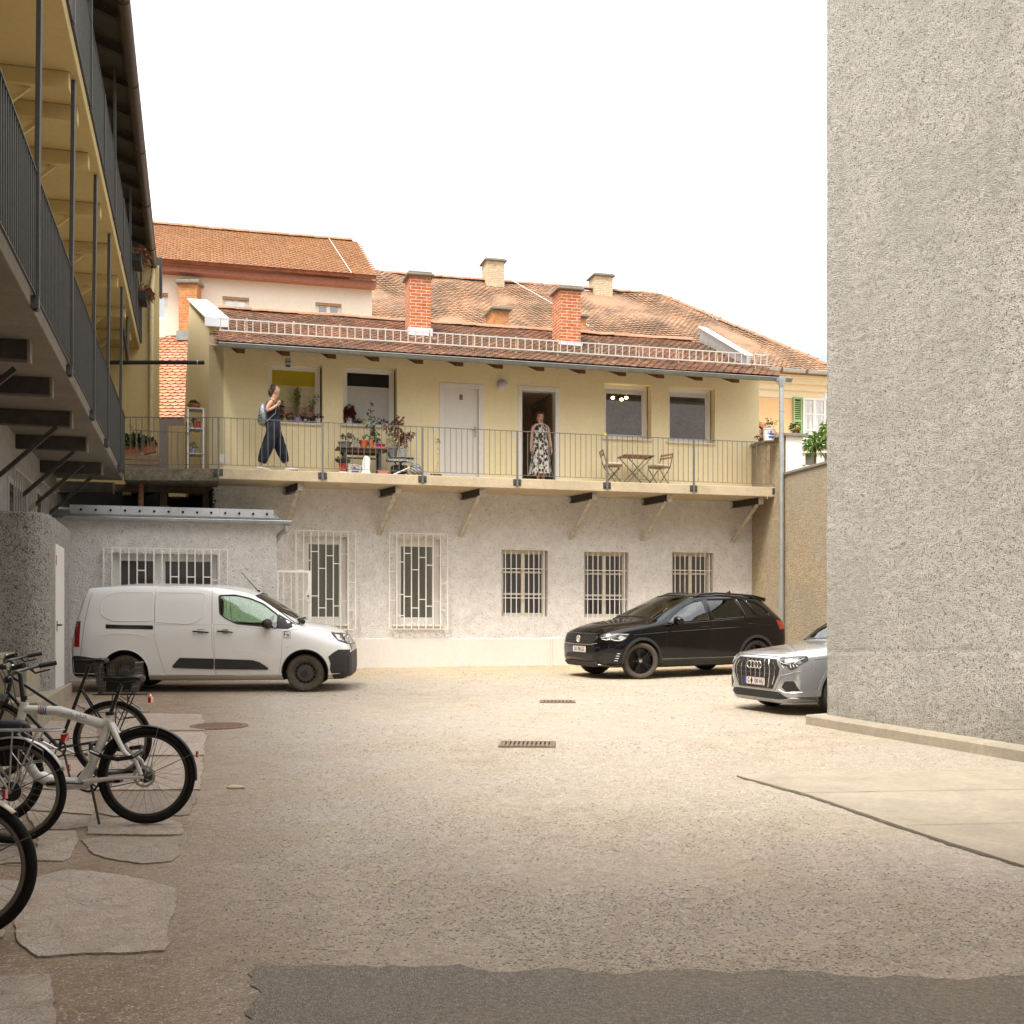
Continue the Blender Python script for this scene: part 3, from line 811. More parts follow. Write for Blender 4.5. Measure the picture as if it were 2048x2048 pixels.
# gallery floor: straight run, then a mossy end that turns across to the left building
S0 = -8.37
def slab_poly(z0, z1, pts, mb): mb.prism([p + UP * z0 for p in pts], UP * (z1 - z0))
s437 = fs(437, 943, GO)[0]
pL = FP(S0 + .02, .67, 0)
mb = MB(); slab_poly(Z_SLAB, Z_FLOOR, [FP(s437, GO, 0), FP(S_R + .02, GO, 0), FP(S_R + .02, -.1, 0), FP(s437, -.1, 0)], mb)
M_slab = concrete_mat('gallery concrete', (.56, .46, .315), .25)
mb.build('gallery_slab', M_slab, house, bevel=.012)
t = NT('mossy concrete')
t.set(col=t.ramp(t.noise(7, 7, .75), [(.3, (.07, .068, .04)), (.5, (.20, .17, .12)), (.7, (.34, .29, .21))]), rough=.95).bump(t.noise(25, 6, .7), .8, .04)
M_moss = t.mat
mb = MB(); slab_poly(Z_SLAB - .04, Z_FLOOR - .01, [pL, FP(s437 - .003, GO - .005, 0), FP(s437 - .003, -.1, 0), FP(S_UL - .6, -.1, 0), FP(S0 - .5, -2.6, 0), FP(S0 + .02, -2.6, 0)], mb)
mb.build('gallery_corner_slab', M_moss, house, bevel=.015)
# brackets
for px, py in ((601, 965), (796, 975), (964, 990), (1189, 995), (1338, 1000), (1521, 1003)):
    s = fs(px, 985, GO - .18)[0]
    br = MB(); zt = Z_SLAB - .004; h = .15
    dv = N * -(GO - .11) - E * .24; tip = FP(s, GO - .16, 0)
    for w_, z0_, z1_ in ((.055, zt - .012, zt), (.055, zt - h, zt - h + .012), (.006, zt - h + .012, zt - .012)): br.obox(tip - E * w_ + UP * z0_, E * 2 * w_, dv, UP * (z1_ - z0_))
    beam = br.build('bracket', M_steel, house)
    st = MB(); a = FP(s - .03, GO - .26, zt - h); b = FP(s - .27, -.02, zt - h - .86); d = (b - a)
    w = N.cross(UP) * .05
    nn = d.cross(w).normalized()
    st.obox(a - w, w * 2, d, nn * .012); st.obox(a - w, w * .16, d, nn * .07)
    st.build('strut', M_bracket, beam)
    ft = MB(); ft.fbox(s - .06, s + .06, GO - .16, GO - .148, zt - h - .012, zt); ft.build('end_plate', M_bracket, beam)
# roof
Z_E, Z_R, OFF_E, OFF_R = 7.60, 9.20, GO + .02, -2.4
s_e0, s_e1 = fs(436, 690, GO)[0], fs(1566, 757, GO)[0]
rdir = (FP(0, OFF_E, Z_E) - FP(0, OFF_R, Z_R)); RL = rdir.length; rdir.normalize(); rn = E.cross(-rdir).normalized()
if rn.z < 0: rn = -rn
def roof_z(off): return Z_E + (OFF_E - off) / (OFF_E - OFF_R) * (Z_R - Z_E)
mb = MB()
s_par = fs(1497, 717, .35)[0]                          # right parapet
mb.prism([FP(s_e0, OFF_E - .02, Z_E - .03), FP(s_e1, OFF_E - .02, Z_E - .03), FP(s_e1, OFF_R, Z_R - .03), FP(s_e0, OFF_R, Z_R - .03)], UP * -.07)
mb.prism([FP(s_e0, OFF_R, Z_R - .03), FP(s_e1, OFF_R, Z_R - .03), FP(s_e1, -6.2, 7.8), FP(s_e0, -6.2, 7.8)], UP * -.07)
deck = mb.build('roof_deck', M_dwood, house)
mb = MB()
roof_tiles(mb, FP(s_e0, OFF_R, Z_R), E, rdir, rn, s_e1 - s_e0, RL, .175, .145, clip=lambda a, b: s_e0 + a < s_par + .12 or b > RL * .46, wav=.03)
roof = mb.build('roof_tiles', M_tile_main, house, fix=False)
mb = MB(); ridge_line(mb, FP(s_e0 + .05, OFF_R, Z_R + .03), FP(s_par, OFF_R, Z_R + .03)); mb.build('ridge_tiles', M_ridge, house, smooth=50, fix=False)
# snow guard: ladders standing on posts
mb = MB(); og = .52; zg = roof_z(og) + .02
tilt = N * .05
def sg(s, h): return FP(s, og, zg + h) + tilt * h
s0g, s1g = fs(438, 645, og)[0], fs(1537, 735, og)[0]
for h in (.06, .30):
    mb.obox(sg(s0g, h), E * (s1g - s0g), N * .012, UP * .026)
q = s0g + .02
while q < s1g:
    mb.obox(sg(q, .086), E * .022, N * .010, sg(0, .30) - sg(0, .086)); q += .165
M_guard = P('galvanised guard', (.58, .56, .52), .45, .3, var=.1)
guard = mb.build('snow_guard', M_guard, house)
for k in range(13):
    s = s0g + .55 + k * (s1g - s0g - .9) / 12
    pb = MB(); pb.obox(sg(s, -.03) - N * .012, E * .035, N * .008, UP * .40); pb.obox(sg(s, -.03) - N * .012, E * .035, -rdir * .45, rn * .008)
    pb.build('guard_post', P('post galvanised ochre', (.46, .36, .22), .6, .2, var=.3), guard)
# rafters under the eaves
for k, px in enumerate((477, 567, 659, 745, 833, 913, 992, 1075, 1157, 1238, 1314, 1391, 1464)):
    s = fs(px + 4, 715, .85)[0]
    rb = MB(); w = .085
    a = .95; p = [FP(s - w, -.05, roof_z(-.05) - .12), FP(s - w, a, roof_z(a) - .12), FP(s - w, a, roof_z(a) - .27), FP(s - w, -.05, roof_z(-.05) - .30)]
    p[0] -= E * .2; p[3] -= E * .2; rb.prism(p, E * w * 2); rb.build('rafter', M_wood, house)
mb = MB(); mb.prism([FP(S_UL, -.02, roof_z(-.02) - .115), FP(S_UR, -.02, roof_z(-.02) - .115), FP(S_UR, OFF_E - .06, roof_z(OFF_E - .06) - .115), FP(S_UL, OFF_E - .06, roof_z(OFF_E - .06) - .115)], UP * .012)
mb.build('eaves_boarding', P('eaves boards', (.20, .13, .08), .8, var=.3), house)
mb = MB(); gutter(mb, FP(fs(437, 690, GO)[0], OFF_E + .10, 7.53), FP(fs(1577, 760, GO)[0], OFF_E + .10, 7.515), .078, 2.05)
gut = mb.build('gutter', M_gut, house, smooth=40)
s_dp = S_R - .09; zb = gz(26.0); o_dp = off_at(1563, s_dp)
mb = MB(); mb.lathe([(.085, 0), (.085, .12), (.055, .22), (.055, .24)], Matrix.Translation(FP(s_dp, o_dp, 7.46)) @ Matrix.Rotation(math.pi, 4, 'X'), 18)
mb.tube([FP(s_dp + .12, OFF_E + .10, 7.46), FP(s_dp + .05, (OFF_E + .1 + o_dp) / 2, 7.42), FP(s_dp, o_dp, 7.38)], .06, 12)
mb.lathe([(.055, zb - 7.24), (.055, 0)], Matrix.Translation(FP(s_dp, o_dp, 7.24)), 18)
for z in (6.7, 5.6, 3.55, 2.2):
    mb.lathe([(.055, -.02), (.062, -.02), (.062, .02), (.055, .02)], Matrix.Translation(FP(s_dp, o_dp, z)), 18)
    mb.tube([FP(s_dp, o_dp, z), FP(s_dp + .1, o_dp, z)], .008, 6)
mb.build('downpipe', M_zinc, house, smooth=40)
# left parapet and side wall
sA, oB = S_UL, -2.6
bt = at_depth(379, 600, 27.0); bb = at_depth(362, 834, 27.0)
fA = FP(sA, 0, 0)
ztop_f = 8.30
mb = MB()
mb.prism([fA + UP * Z_SLAB, fA + UP * ztop_f, V((bt.x, bt.y, bt.z)), V((bb.x, bb.y, Z_SLAB))], E * .30)
mb.build('side_wall', M_yellow, house)
mb = MB()
c0 = FP(sA - .09, .14, ztop_f + .02); cb = V((bt.x, bt.y, bt.z)) - E * .06
mb.prism([c0, c0 + E * .50, cb + E * .46, cb], UP * .035); mb.prism([c0, c0 + E * .50, c0 + E * .50 - UP * .17, c0 - UP * .17], -N * .03)
mb.build('parapet_cap', M_zincl, house, bevel=.006)
# right parapet: zinc-clad upstand against the neighbour
mb = MB(); a = FP(s_par, .25, roof_z(.25)); b = FP(s_par - .02, OFF_R, Z_R)
mb.prism([a - UP * .1, a + UP * .24, b + UP * .38, b - UP * .1], E * .10); side = mb.build('parapet', M_zinc, house)
mb = MB(); mb.prism([a + UP * .24 - E * .05, a + UP * .24 + E * .17, b + UP * .38 + E * .17, b + UP * .38 - E * .05], UP * .03); mb.build('cap', M_zincl, side, bevel=.006)
# chimneys on the main roof
def chimney(parent, s0, s1, o0, o1, z0, z1, mat, name='chimney', over=.07, flash=None, batter=0):
    mb = MB(); mb.fbox(s0, s1, o0, o1, z0, z1)
    ch = mb.build(name, mat, parent, bevel=.006)
    cm = MB(); cm.fbox(s0 - over, s1 + over, o0 - over, o1 + over, z1, z1 + .06); cm.fbox(s0 - over * .4, s1 + over * .4, o0 - over * .4, o1 + over * .4, z1 + .06, z1 + .11)
    cm.build('chimney_cap', M_cap, ch, bevel=.02)
    if flash:
        fm = MB(); fm.fbox(s0 - .035, s1 + .035, o0 - .035, o1 + .035, z0, flash)
        fm.prism([FP(s0 - .08, o1 + .03, flash - .22), FP(s1 + .08, o1 + .03, flash - .22), FP(s1 + .08, o1 + .03, flash - .22) + rdir * .22, FP(s0 - .08, o1 + .03, flash - .22) + rdir * .22], rn * .03)
        fm.build('flashing', M_zincl, ch, bevel=.004)
    return ch
oc = -.75
for pl, pr, yt, yb in ((819.5, 862, 552, 658), (1120, 1161.5, 580, 685)):
    a, b, c, d = rect(pl, pr, yt, yb, oc)
    chimney(house, a, b, oc - .62, oc, roof_z(oc) - .3, d, M_brick, flash=c + .02)
# windows upstairs
def window(parent, r, recess, fw, glass, name='window', sash=1, bars=(), sill=None, mat=None, rails=(), slim=.035, extra=None):
    a, b, c, d = r; mat = mat or M_white
    mb = MB(); o0, o1 = -recess, -recess + .06
    mb.fbox(a, a + fw, o0, o1, c, d); mb.fbox(b - fw, b, o0, o1, c, d); mb.fbox(a + fw, b - fw, o0, o1, c, c + fw); mb.fbox(a + fw, b - fw, o0, o1, d - fw, d)
    if sash == 2:
        m = (a + b) / 2; mb.fbox(m - fw * .75, m + fw * .75, o0, o1 + .012, c + fw, d - fw)
    i = .016
    mb.fbox(a + fw, a + fw + slim, o0, o1 - .02, c + fw, d - fw); mb.fbox(b - fw - slim, b - fw, o0, o1 - .02, c + fw, d - fw)
    mb.fbox(a + fw + slim, b - fw - slim, o0, o1 - .02, c + fw, c + fw + slim); mb.fbox(a + fw + slim, b - fw - slim, o0, o1 - .02, d - fw - slim, d - fw)
    for z in rails: mb.fbox(a + fw, b - fw, o0 + .004, o1 - .008, c + (d - c) * z - .022, c + (d - c) * z + .022)
    for x in bars: mb.fbox(a + (b - a) * x - .012, a + (b - a) * x + .012, o0 + .004, o1 - .012, c + fw, d - fw)
    w = mb.build(name, mat, parent, bevel=.004)
    g = MB(); g.quad(FP(a + fw * .6, o0 + .02, c + fw * .6), FP(b - fw * .6, o0 + .02, c + fw * .6), FP(b - fw * .6, o0 + .02, d - fw * .6), FP(a + fw * .6, o0 + .02, d - fw * .6))
    g.build('pane', glass, w, fix=False)
    if sill:
        sm = MB(); sm.fbox(a - .06, b + .04, -recess + .06, .07, c - .045, c - .003); sm.build('sill', sill, w, bevel=.008)
    return w
ws = []
for k, r in enumerate(upw):
    w = window(house, (r[0], r[1] - .03, r[2], r[3]), .27, (.075, .075, .085, .085)[k], (M_g_up, M_g_white, M_g_up, M_g_up)[k], sill=M_plinth)
    ws.append(w)
    if k >= 2:
        mb = MB(); a, b, c, d = r; mb.fbox(a + .1, b - .13, -.245, -.225, d - .19, d - .085); mb.build('roller_box', M_zincl, w)
# coloured blind and room seen through the first window: pale wall, pink band and a yellow blind just behind the pane
a, b, c, d = upw[0]
mb = MB(); z1, z2 = c + (d - c) * .30, c + (d - c) * .66
mb.fbox(a + .1, b - .1, -.2485, -.2465, z2, d - .1, 0); mb.fbox(a + .1, b - .1, -.2485, -.2465, z1, z2, 1); mb.fbox(a + .1, b - .1, -.2485, -.2465, c + .1, z1, 2)
mb.build('blind', [P('yellow blind', (.44, .34, .012), .6, var=.06), P('pale curtain', (.58, .52, .30), .7, var=.06), P('pink curtain', (.56, .34, .24), .7, var=.08)], ws[0])
mb = MB(); a, b, c, d = upw[1]; mb.fbox(a + .1, b - .1, -.2485, -.2465, d - .40, d - .1, 0); mb.fbox(a + .1, b - .1, -.2485, -.2465, c + .1, d - .40, 1); mb.build('blind', [P('dark eaves reflection', (.010, .008, .008), .8), P('pale wall reflection', (.52, .50, .48), .7, var=.04)], ws[1])  # no blind here: panels painted as the reflection of eaves and pale wall
# lamps glowing behind the third window
t = NT('lamp glow'); t.set(col=(1, .8, .45), emit=(1, .72, .32), emits=5.0); M_glow = t.mat
for px, py in ((1225.5, 795.5), (1243, 799), (1252.5, 795.5)):
    s, z = fs(px, py, -.24)
    mb = MB(); mb.ball(FP(s, -.235, z), .042, .016, .034, 10, 6); mb.build('lamp_bulb', M_glow, ws[2], smooth=180)
# doors
a, b, c, d = drs[0]
mb = MB(); fw = .11
mb.fbox(a, a + fw, -.10, .012, c, d); mb.fbox(b - fw, b, -.10, .012, c, d); mb.fbox(a + fw, b - fw, -.10, .012, d - fw, d)
door = mb.build('door', M_white, house, bevel=.008)
mb = MB(); la, lb, ld = a + fw + .005, b - fw - .005, d - fw - .005; mb.fbox(la, lb, -.095, -.05, c + .012, ld)
mb.fbox(la + .04, lb - .03, -.05, -.042, c + .03, ld - .05); mb.build('door_leaf', P('door white', (.76, .72, .66), .4, var=.03), door, bevel=.004)
text_mb('8', .17, frame_mat(FP(*(lambda q: (q[0], -.040, q[1]))(fs(922, 795, -.04))), E, UP), .003, bold=.004).build('number', P('black letter', (.02, .02, .02), .5), door)
mb = MB(); s, z = fs(950, 862, -.04); mb.fbox(s - .022, s + .022, -.042, -.03, z - .14, z + .10); mb.tube([FP(s, -.03, z + .02), FP(s, .012, z + .02), FP(s - .12, .012, z + .02)], .010, 8)
mb.build('handle', P('brushed handle', (.42, .38, .30), .35, .8), door, smooth=40)
a, b, c, d = drs[1]
mb = MB(); mb.fbox(a, a + .10, -.24, .012, c, d); mb.fbox(b - .10, b, -.24, .012, c, d); mb.fbox(a + .10, b - .10, -.24, .012, d - .10, d)
od = mb.build('open_doorway', M_white, house, bevel=.008)
mb = MB()                                             # hall behind it: floor, side walls, back wall, an inner door
M_hall = plaster('hall wall', (.62, .48, .34), .1); M_hfl = P('hall floor', (.13, .085, .05), .5)
mb.quad(FP(a, -.25, c), FP(b, -.25, c), FP(b, -2.6, c), FP(a, -2.6, c)); mb.quad(FP(a - .1, -2.6, c), FP(b + .1, -2.6, c), FP(b + .1, -2.6, d), FP(a - .1, -2.6, d))
mb.quad(FP(a, -.25, c), FP(a - .1, -2.6, c), FP(a - .1, -2.6, d), FP(a, -.25, d)); mb.quad(FP(b, -.25, c), FP(b + .1, -2.6, c), FP(b + .1, -2.6, d), FP(b, -.25, d))
mb.quad(FP(a, -.25, d), FP(b, -.25, d), FP(b, -2.6, d), FP(a, -2.6, d)); mb.build('hallway', M_hall, od)
mb = MB(); mb.fbox(a + .11, a + .15, -1.1, -.25, c, d - .12); mb.ball(FP(a + .16, -.95, c + 1.0), .03); mb.ball(FP(a + .16, -.95, c + .84), .022)
mb.build('open_leaf', P('brown leaf', (.16, .10, .055), .5), od)
mb = MB(); mb.fbox(a - .03, b + .03, -.2, .05, c - .04, c + .012); mb.build('threshold', M_plinth, od)
# faint meter hatches, light switches
for px, py, w_, h_ in ((851, 829, 19, 28), (1157, 844, 16, 26)):
    s, z = fs(px, py); q = FP(s, 0, z).y / F
    mb = MB(); mb.fbox(s - w_ * q / 2, s + w_ * q / 2, -.01, .006, z - h_ * q / 2, z + h_ * q / 2); mb.build('meter_hatch', M_yellow, house, bevel=.004)
for px, py in ((869, 856), (1025, 866)):
    s, z = fs(px, py); mb = MB(); mb.fbox(s - .035, s + .035, 0, .02, z - .10, z + .06); mb.build('bell_plate', M_white, house, bevel=.006)
mb = MB(); s, z = fs(447, 917); mb.fbox(s - .08, s + .08, 0, .006, z - .09, z + .09); mb.build('notice', M_white, house)
lamp = thing('wall_lamp', 'round white wall lamp between the closed door and the open doorway', 'wall lamp', FP(*(lambda q: (q[0], 0, q[1]))(fs(1003.6, 771))))
s, z = fs(1003.6, 771)
mb = MB(); mb.lathe([(.115, 0), (.122, .02), (.118, .05), (.09, .085), (.04, .105), (.001, .11)], frame_mat(FP(s, .012, z), E, UP), 26); mb.build('globe', P('opal glass', (.60, .57, .56), .3, var=.03), lamp, smooth=60)
mb = MB(); mb.fbox(s - .1, s, 0, .012, z + .08, z + .24); mb.lathe([(.125, 0), (.125, .012)], frame_mat(FP(s, 0, z), E, UP), 26); mb.build('back_plate', M_white, lamp)
eye = thing('wall_camera', 'small grey lantern hung under the eaves above the yellow-blind window', 'lantern', FP(*(lambda q: (q[0], .6, q[1]))(fs(576, 722, .6))))
s, z = fs(576, 722, .6); mb = MB(); mb.fbox(s - .055, s + .055, .55, .65, z - .10, z + .06); mb.build('housing', M_zinc, eye, bevel=.01)
mb = MB(); mb.fbox(s - .06, s + .06, .545, .655, z - .03, z - .012); mb.fbox(s - .05, s + .05, .545, .655, z - .115, z - .10); mb.build('band', M_steel, eye)

# ---------------------------------------------------------------- ground-floor windows and their grilles
def grille(parent, a, b, c, d, off, cols, cross, r=.011, mat=None, top=True):
    mb = MB(); n = len(cols)
    xs_ = [a + (b - a) * q for q in cols]
    for x in xs_: mb.fbox(x - r, x + r, off - r, off + r, c, d)
    for z in (c, d): mb.fbox(a, b, off - r * .9, off + r * .9, z - r * .8, z + r * .8)
    for i, z in cross:
        mb.fbox(xs_[i], xs_[i + 1], off - r * .8, off + r * .8, c + (d - c) * z - r * .9, c + (d - c) * z + r * .9)
    for x in (a, b):
        for z in (c + .1, d - .1): mb.tube([FP(x, off, z), FP(x, 0 if off > 0 else off - .05, z)], r * .8, 6)
    return mb.build('grille', mat or M_grillw, parent)
U8 = [0, .125, .25, .375, .5, .625, .75, .875, 1]
crA = [(0, .80), (0, .60), (0, .30), (1, .70), (1, .36), (1, .14), (2, .79), (2, .34), (3, .62), (3, .22), (4, .75), (4, .31), (5, .67), (5, .24), (6, .77), (6, .29), (7, .70), (7, .48), (7, .20)]
GA, GB = rect(592, 711, 1062, 1259, .12), rect(779, 895, 1067, 1258, .12)
for key, gr, gl in (('a', GA, M_g_low), ('b', GB, M_g_low)):
    w = window(house, low[key], .2, .10, gl, slim=.06, sill=M_plinth)
    grille(w, *gr, .12, U8, crA)
for key in 'cde':
    a, b, c, d = low[key]
    w = window(house, (a, b - .02, c, d), .2, .055, M_g_lowd, sash=2, rails=(.34, .67), slim=.03, mat=P('cream frame', (.66, .61, .50), .5, var=.08))
    mb = MB(); r_ = .009; w_ = b - a
    for q in (.10, .22, .335, .60, .71, .82, .93): mb.fbox(a + w_ * q - r_, a + w_ * q + r_, -.07 - r_, -.07 + r_, c - .06, d)
    for q in (.28, .72): mb.fbox(a, b, -.07 - r_, -.07 + r_, c + (d - c) * q - r_, c + (d - c) * q + r_)
    mb.build('grille', M_grillw, w)

# ---------------------------------------------------------------- gallery railing of the yard house
RAIL_PX = (437, 645, 844.5, 1034, 1213.5, 1386.6, 1551)
zr0, zr1 = Z_FLOOR + .07, Z_FLOOR + 1.03
rl = MB()
railing = thing('gallery_railing', 'grey steel bar railing along the upstairs gallery of the yellow house', 'railing', FP(0, GO, Z_FLOOR))
GR = GO - .01
rs = [fs(px, 890, GR)[0] for px in RAIL_PX]
def bay(pa, pb, parent, n=None, pitch=.118, z0=None, z1=None, mat=None, r=.0065):
    z0 = zr0 if z0 is None else z0; z1 = zr1 if z1 is None else z1
    mb = MB(); d = pb - pa; L = d.length; u = d / L; w = u.cross(UP) * 1.0
    n = n or max(2, int(L / pitch))
    mb.obox(pa + UP * (z1 - .008) - w * .018, d, w * .036, UP * .012); mb.obox(pa + UP * (z0 - .006) - w * .012, d, w * .024, UP * .010)
    for i in range(1, n):
        p = pa + d * i / n
        mb.obox(p - u * r - w * r + UP * z0, u * 2 * r, w * 2 * r, UP * (z1 - z0 - .006))
    return mb.build('bar_panel', mat or M_rail, parent)
for i in range(len(rs) - 1): bay(FP(rs[i], GR, 0), FP(rs[i + 1], GR, 0), railing, mat=M_rail2, r=.0058)
for s in rs:
    mb = MB(); mb.fbox(s - .02, s + .02, GR + .012, GR + .05, Z_SLAB + .05, zr1); mb.build('post', M_rail2, railing)
    mb = MB(); mb.fbox(s - .09, s + .09, GR + .012, GR + .022, Z_SLAB + .06, Z_FLOOR - .02)
    for q in (-.06, .06): mb.lathe([(.016, 0), (.016, .02)], frame_mat(FP(s + q, GR + .02, Z_FLOOR - .11), E, UP), 6)
    mb.build('base_plate', M_rail, railing, bevel=.003)
corner = FP(S0 + .03, .69, 0)
bay(corner, FP(rs[0], GR, 0), railing, pitch=.118, mat=M_rail2)
bay(FP(rs[-1], GR, 0), FP(rs[-1] + .16, GR - .75, 0), railing, pitch=.12, mat=M_rail2)
inner = FP(S0 + .12, .35, 0)
bay(inner, FP(S_UL - .35, .30, 0), railing, pitch=.125, mat=M_rail2, z1=Z_FLOOR + .83)

# ================================================================ beige boundary wall
s_bw = S_R + .0
bw = thing('boundary_wall', 'beige roughcast boundary wall with grey coping beside the downpipe', 'wall', FP(s_bw, 1.5, gz(26)))
mb = MB(); mb.fbox(s_bw, s_bw + .42, 1.66, 9.5, .3, 5.24); mb.fbox(s_bw, s_bw + .42, -.0, 1.66, .3, 6.12); mb.build('masonry', M_rc_beige, bw)
mb = MB(); mb.fbox(s_bw - .04, s_bw + .47, 1.665, 9.5, 5.24, 5.30); mb.build('coping', M_cap, bw, bevel=.008)
mb = MB(); mb.fbox(s_bw - .05, s_bw + .50, -.02, 1.74, 6.12, 6.19); mb.build('pier_cap', M_cap, bw, bevel=.008)
mb = MB(); mb.fbox(s_bw + .01, s_bw + .415, 1.655, 1.675, 5.30, 6.12); mb.build('white_end', M_white, bw)

# ================================================================ old building behind
old = thing('old_building', 'old building behind with a wide sagging orange tiled roof and green shutters', 'house', FP(6, -13, 1))
OW = -13.0; ZOE = z_at(fs(1585, 735, -12.4)[0], -12.4, 740)
s_c = 15.9; s_oL = -4.0
roff0, roff1 = -12.4, -18.0; ZOR = z_at(fs(1000, 567, roff1)[0], roff1, 566)
s_ridge = fs(1325, 597, roff1)[0]
od_ = FP(0, roff0, ZOE) - FP(0, roff1, ZOR); OL = od_.length; od_.normalize(); on_ = E.cross(-od_).normalized()
if on_.z < 0: on_ = -on_
mb = MB()
def sag(p): return p
mb.poly([FP(s_oL, roff0, ZOE - .03), FP(s_c, roff0, ZOE - .03), FP(s_ridge, roff1, ZOR - .03), FP(s_oL, roff1, ZOR - .03)])
mb.poly([FP(s_c, roff0, ZOE - .03), FP(s_c, roff1 - 5.6, ZOE - .03), FP(s_ridge, roff1, ZOR - .03)])
mb.poly([FP(s_oL, roff1, ZOR - .03), FP(s_ridge, roff1, ZOR - .03), FP(s_c, roff1 - 5.6, ZOE - .03), FP(s_oL, roff1 - 5.6, ZOE - .03)])
mb.build('roof_deck', M_tile_old, old)
mb = MB()
roof_tiles(mb, FP(s_oL, roff1, ZOR), E, od_, on_, s_c - s_oL, OL, .19, .155, clip=lambda a, b: s_oL + a < s_ridge + (s_c - s_ridge) * b / OL, wav=.16, wscale=.45, thick=.022)
mb.build('roof_tiles', M_tile_old, old, fix=False)
mb = MB(); ridge_line(mb, FP(s_oL, roff1, ZOR + .04), FP(s_ridge, roff1, ZOR + .04), .13, .4, .02); ridge_line(mb, FP(s_ridge, roff1, ZOR + .02), FP(s_c, roff0, ZOE + .05), .12, .4, .015)
mb.build('ridge_tiles', M_ridge, old, smooth=50, fix=False)
mb = MB(); mb.fbox(2, 15.3, OW - .3, OW, 1, ZOE - .6); mb.build('wall', M_orange, old)
mb = MB(); zc = z_at(fs(1585, 790, OW)[0], OW, 797)
mb.fbox(2, 15.4, OW - .2, OW + .04, zc, ZOE - .45); mb.fbox(2, 15.5, OW - .2, OW + .16, ZOE - .62, ZOE - .40); mb.fbox(2, 15.6, OW - .2, OW + .34, ZOE - .40, ZOE - .22); mb.fbox(2, 15.7, OW - .2, OW + .46, ZOE - .22, ZOE - .12)
mb.fbox(2, 15.4, OW - .2, OW + .09, zc + .28, zc + .34)
mb.build('cornice', M_cream, old, bevel=.01)
mb = MB(); gutter(mb, FP(2, roff0 + .14, ZOE - .02), FP(s_c, roff0 + .14, ZOE - .02), .11, None); gg = mb.build('gutter', M_zinc, old, smooth=40)
mb = MB()
for k in range(14): mb.fbox(2.2 + k, 2.26 + k, roff0 + .02, roff0 + .27, ZOE - .14, ZOE + .02)
mb.build('gutter_bracket', M_copper, gg)
r = rect(1605, 1650, 797, 893, OW + .02)
def win_at(parent, r, off, depth=.1, mat=M_white, glass=M_g_far, mull=True, rails=2):
    a, b, c, d = r; mb = MB(); f = .07
    mb.fbox(a, a + f, off, off + .05, c, d); mb.fbox(b - f, b, off, off + .05, c, d); mb.fbox(a + f, b - f, off, off + .05, c, c + f); mb.fbox(a + f, b - f, off, off + .05, d - f, d)
    if mull: mb.fbox((a + b) / 2 - .05, (a + b) / 2 + .05, off, off + .06, c + f, d - f)
    for k in range(rails):
        z = c + (d - c) * (k + 1) / (rails + 1); mb.fbox(a + f, b - f, off + .002, off + .035, z - .02, z + .02)
    w = mb.build('window', mat, parent, bevel=.004)
    g = MB(); g.fbox(a + .02, b - .02, off + .006, off + .012, c + .02, d - .02); g.build('pane', glass, w); return w
w = win_at(old, r, OW + .03)
mb = MB(); a, b, c, d = r
for x in (.12, .34, .62, .84): mb.fbox(a + (b - a) * x - .05, a + (b - a) * x + .05, OW + .043, OW + .046, c + .08, d - .08)
mb.build('curtain', P('net curtain', (.62, .60, .58), .8), w)
M_green = P('green shutter', (.27, .40, .17), .5, var=.1)
for s0, s1 in ((a - .40, a - .04), (b + .04, b + .40)):
    mb = MB(); o0, o1 = OW + .05, OW + .09
    mb.fbox(s0, s0 + .06, o0, o1, c, d); mb.fbox(s1 - .06, s1, o0, o1, c, d)
    for z in (c, (c + d) / 2 - .03, d - .07): mb.fbox(s0 + .06, s1 - .06, o0, o1, z, z + .07)
    n = 22
    for k in range(n):
        z = c + .08 + (d - c - .16) * k / n
        if abs(z - (c + d) / 2) < .06: continue
        mb.obox(FP(s0 + .06, o0 + .005, z), E * (s1 - s0 - .12), N * .022 - UP * .03, UP * .012)
    sh = mb.build('shutter', M_green, old)
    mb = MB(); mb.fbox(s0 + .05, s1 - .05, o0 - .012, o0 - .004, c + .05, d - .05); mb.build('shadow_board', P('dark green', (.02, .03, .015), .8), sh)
for pl, pr, yt, yb, of in ((973, 1009, 522, 566, roff1), (1190, 1225.5, 552, 590, roff1)):
    a, b, c, d = rect(pl, pr, yt, yb, of + .35)
    chimney(old, a, b, of - .4, of + .35, c - .6, d, M_brick_y, over=.09, flash=None)
# lightning cable down the old roof
a = FP(fs(1011, 566, roff1)[0], roff1 + .4, ZOR - .2) ; b = at_depth(1102, 668, 38.2)
# lower chimneys between the roofs
mid = thing('rear_range', 'low rear range with orange chimneys showing behind the main roof ridge', 'house', FP(0, -6.2, 1))
mb = MB(); mb.fbox(S_UL, S_R, -9.5, -6.25, 1, 7.6); mb.build('wall', M_cream, mid)
for pl, pr, yt, yb in ((986, 1018, 620, 665), (1140, 1172, 634, 690)):
    a, b, c, d = rect(pl, pr, yt, yb, -6.6)
    chimney(mid, a, b, -7.5, -6.6, 7.0, d, M_brick_o, over=.09)

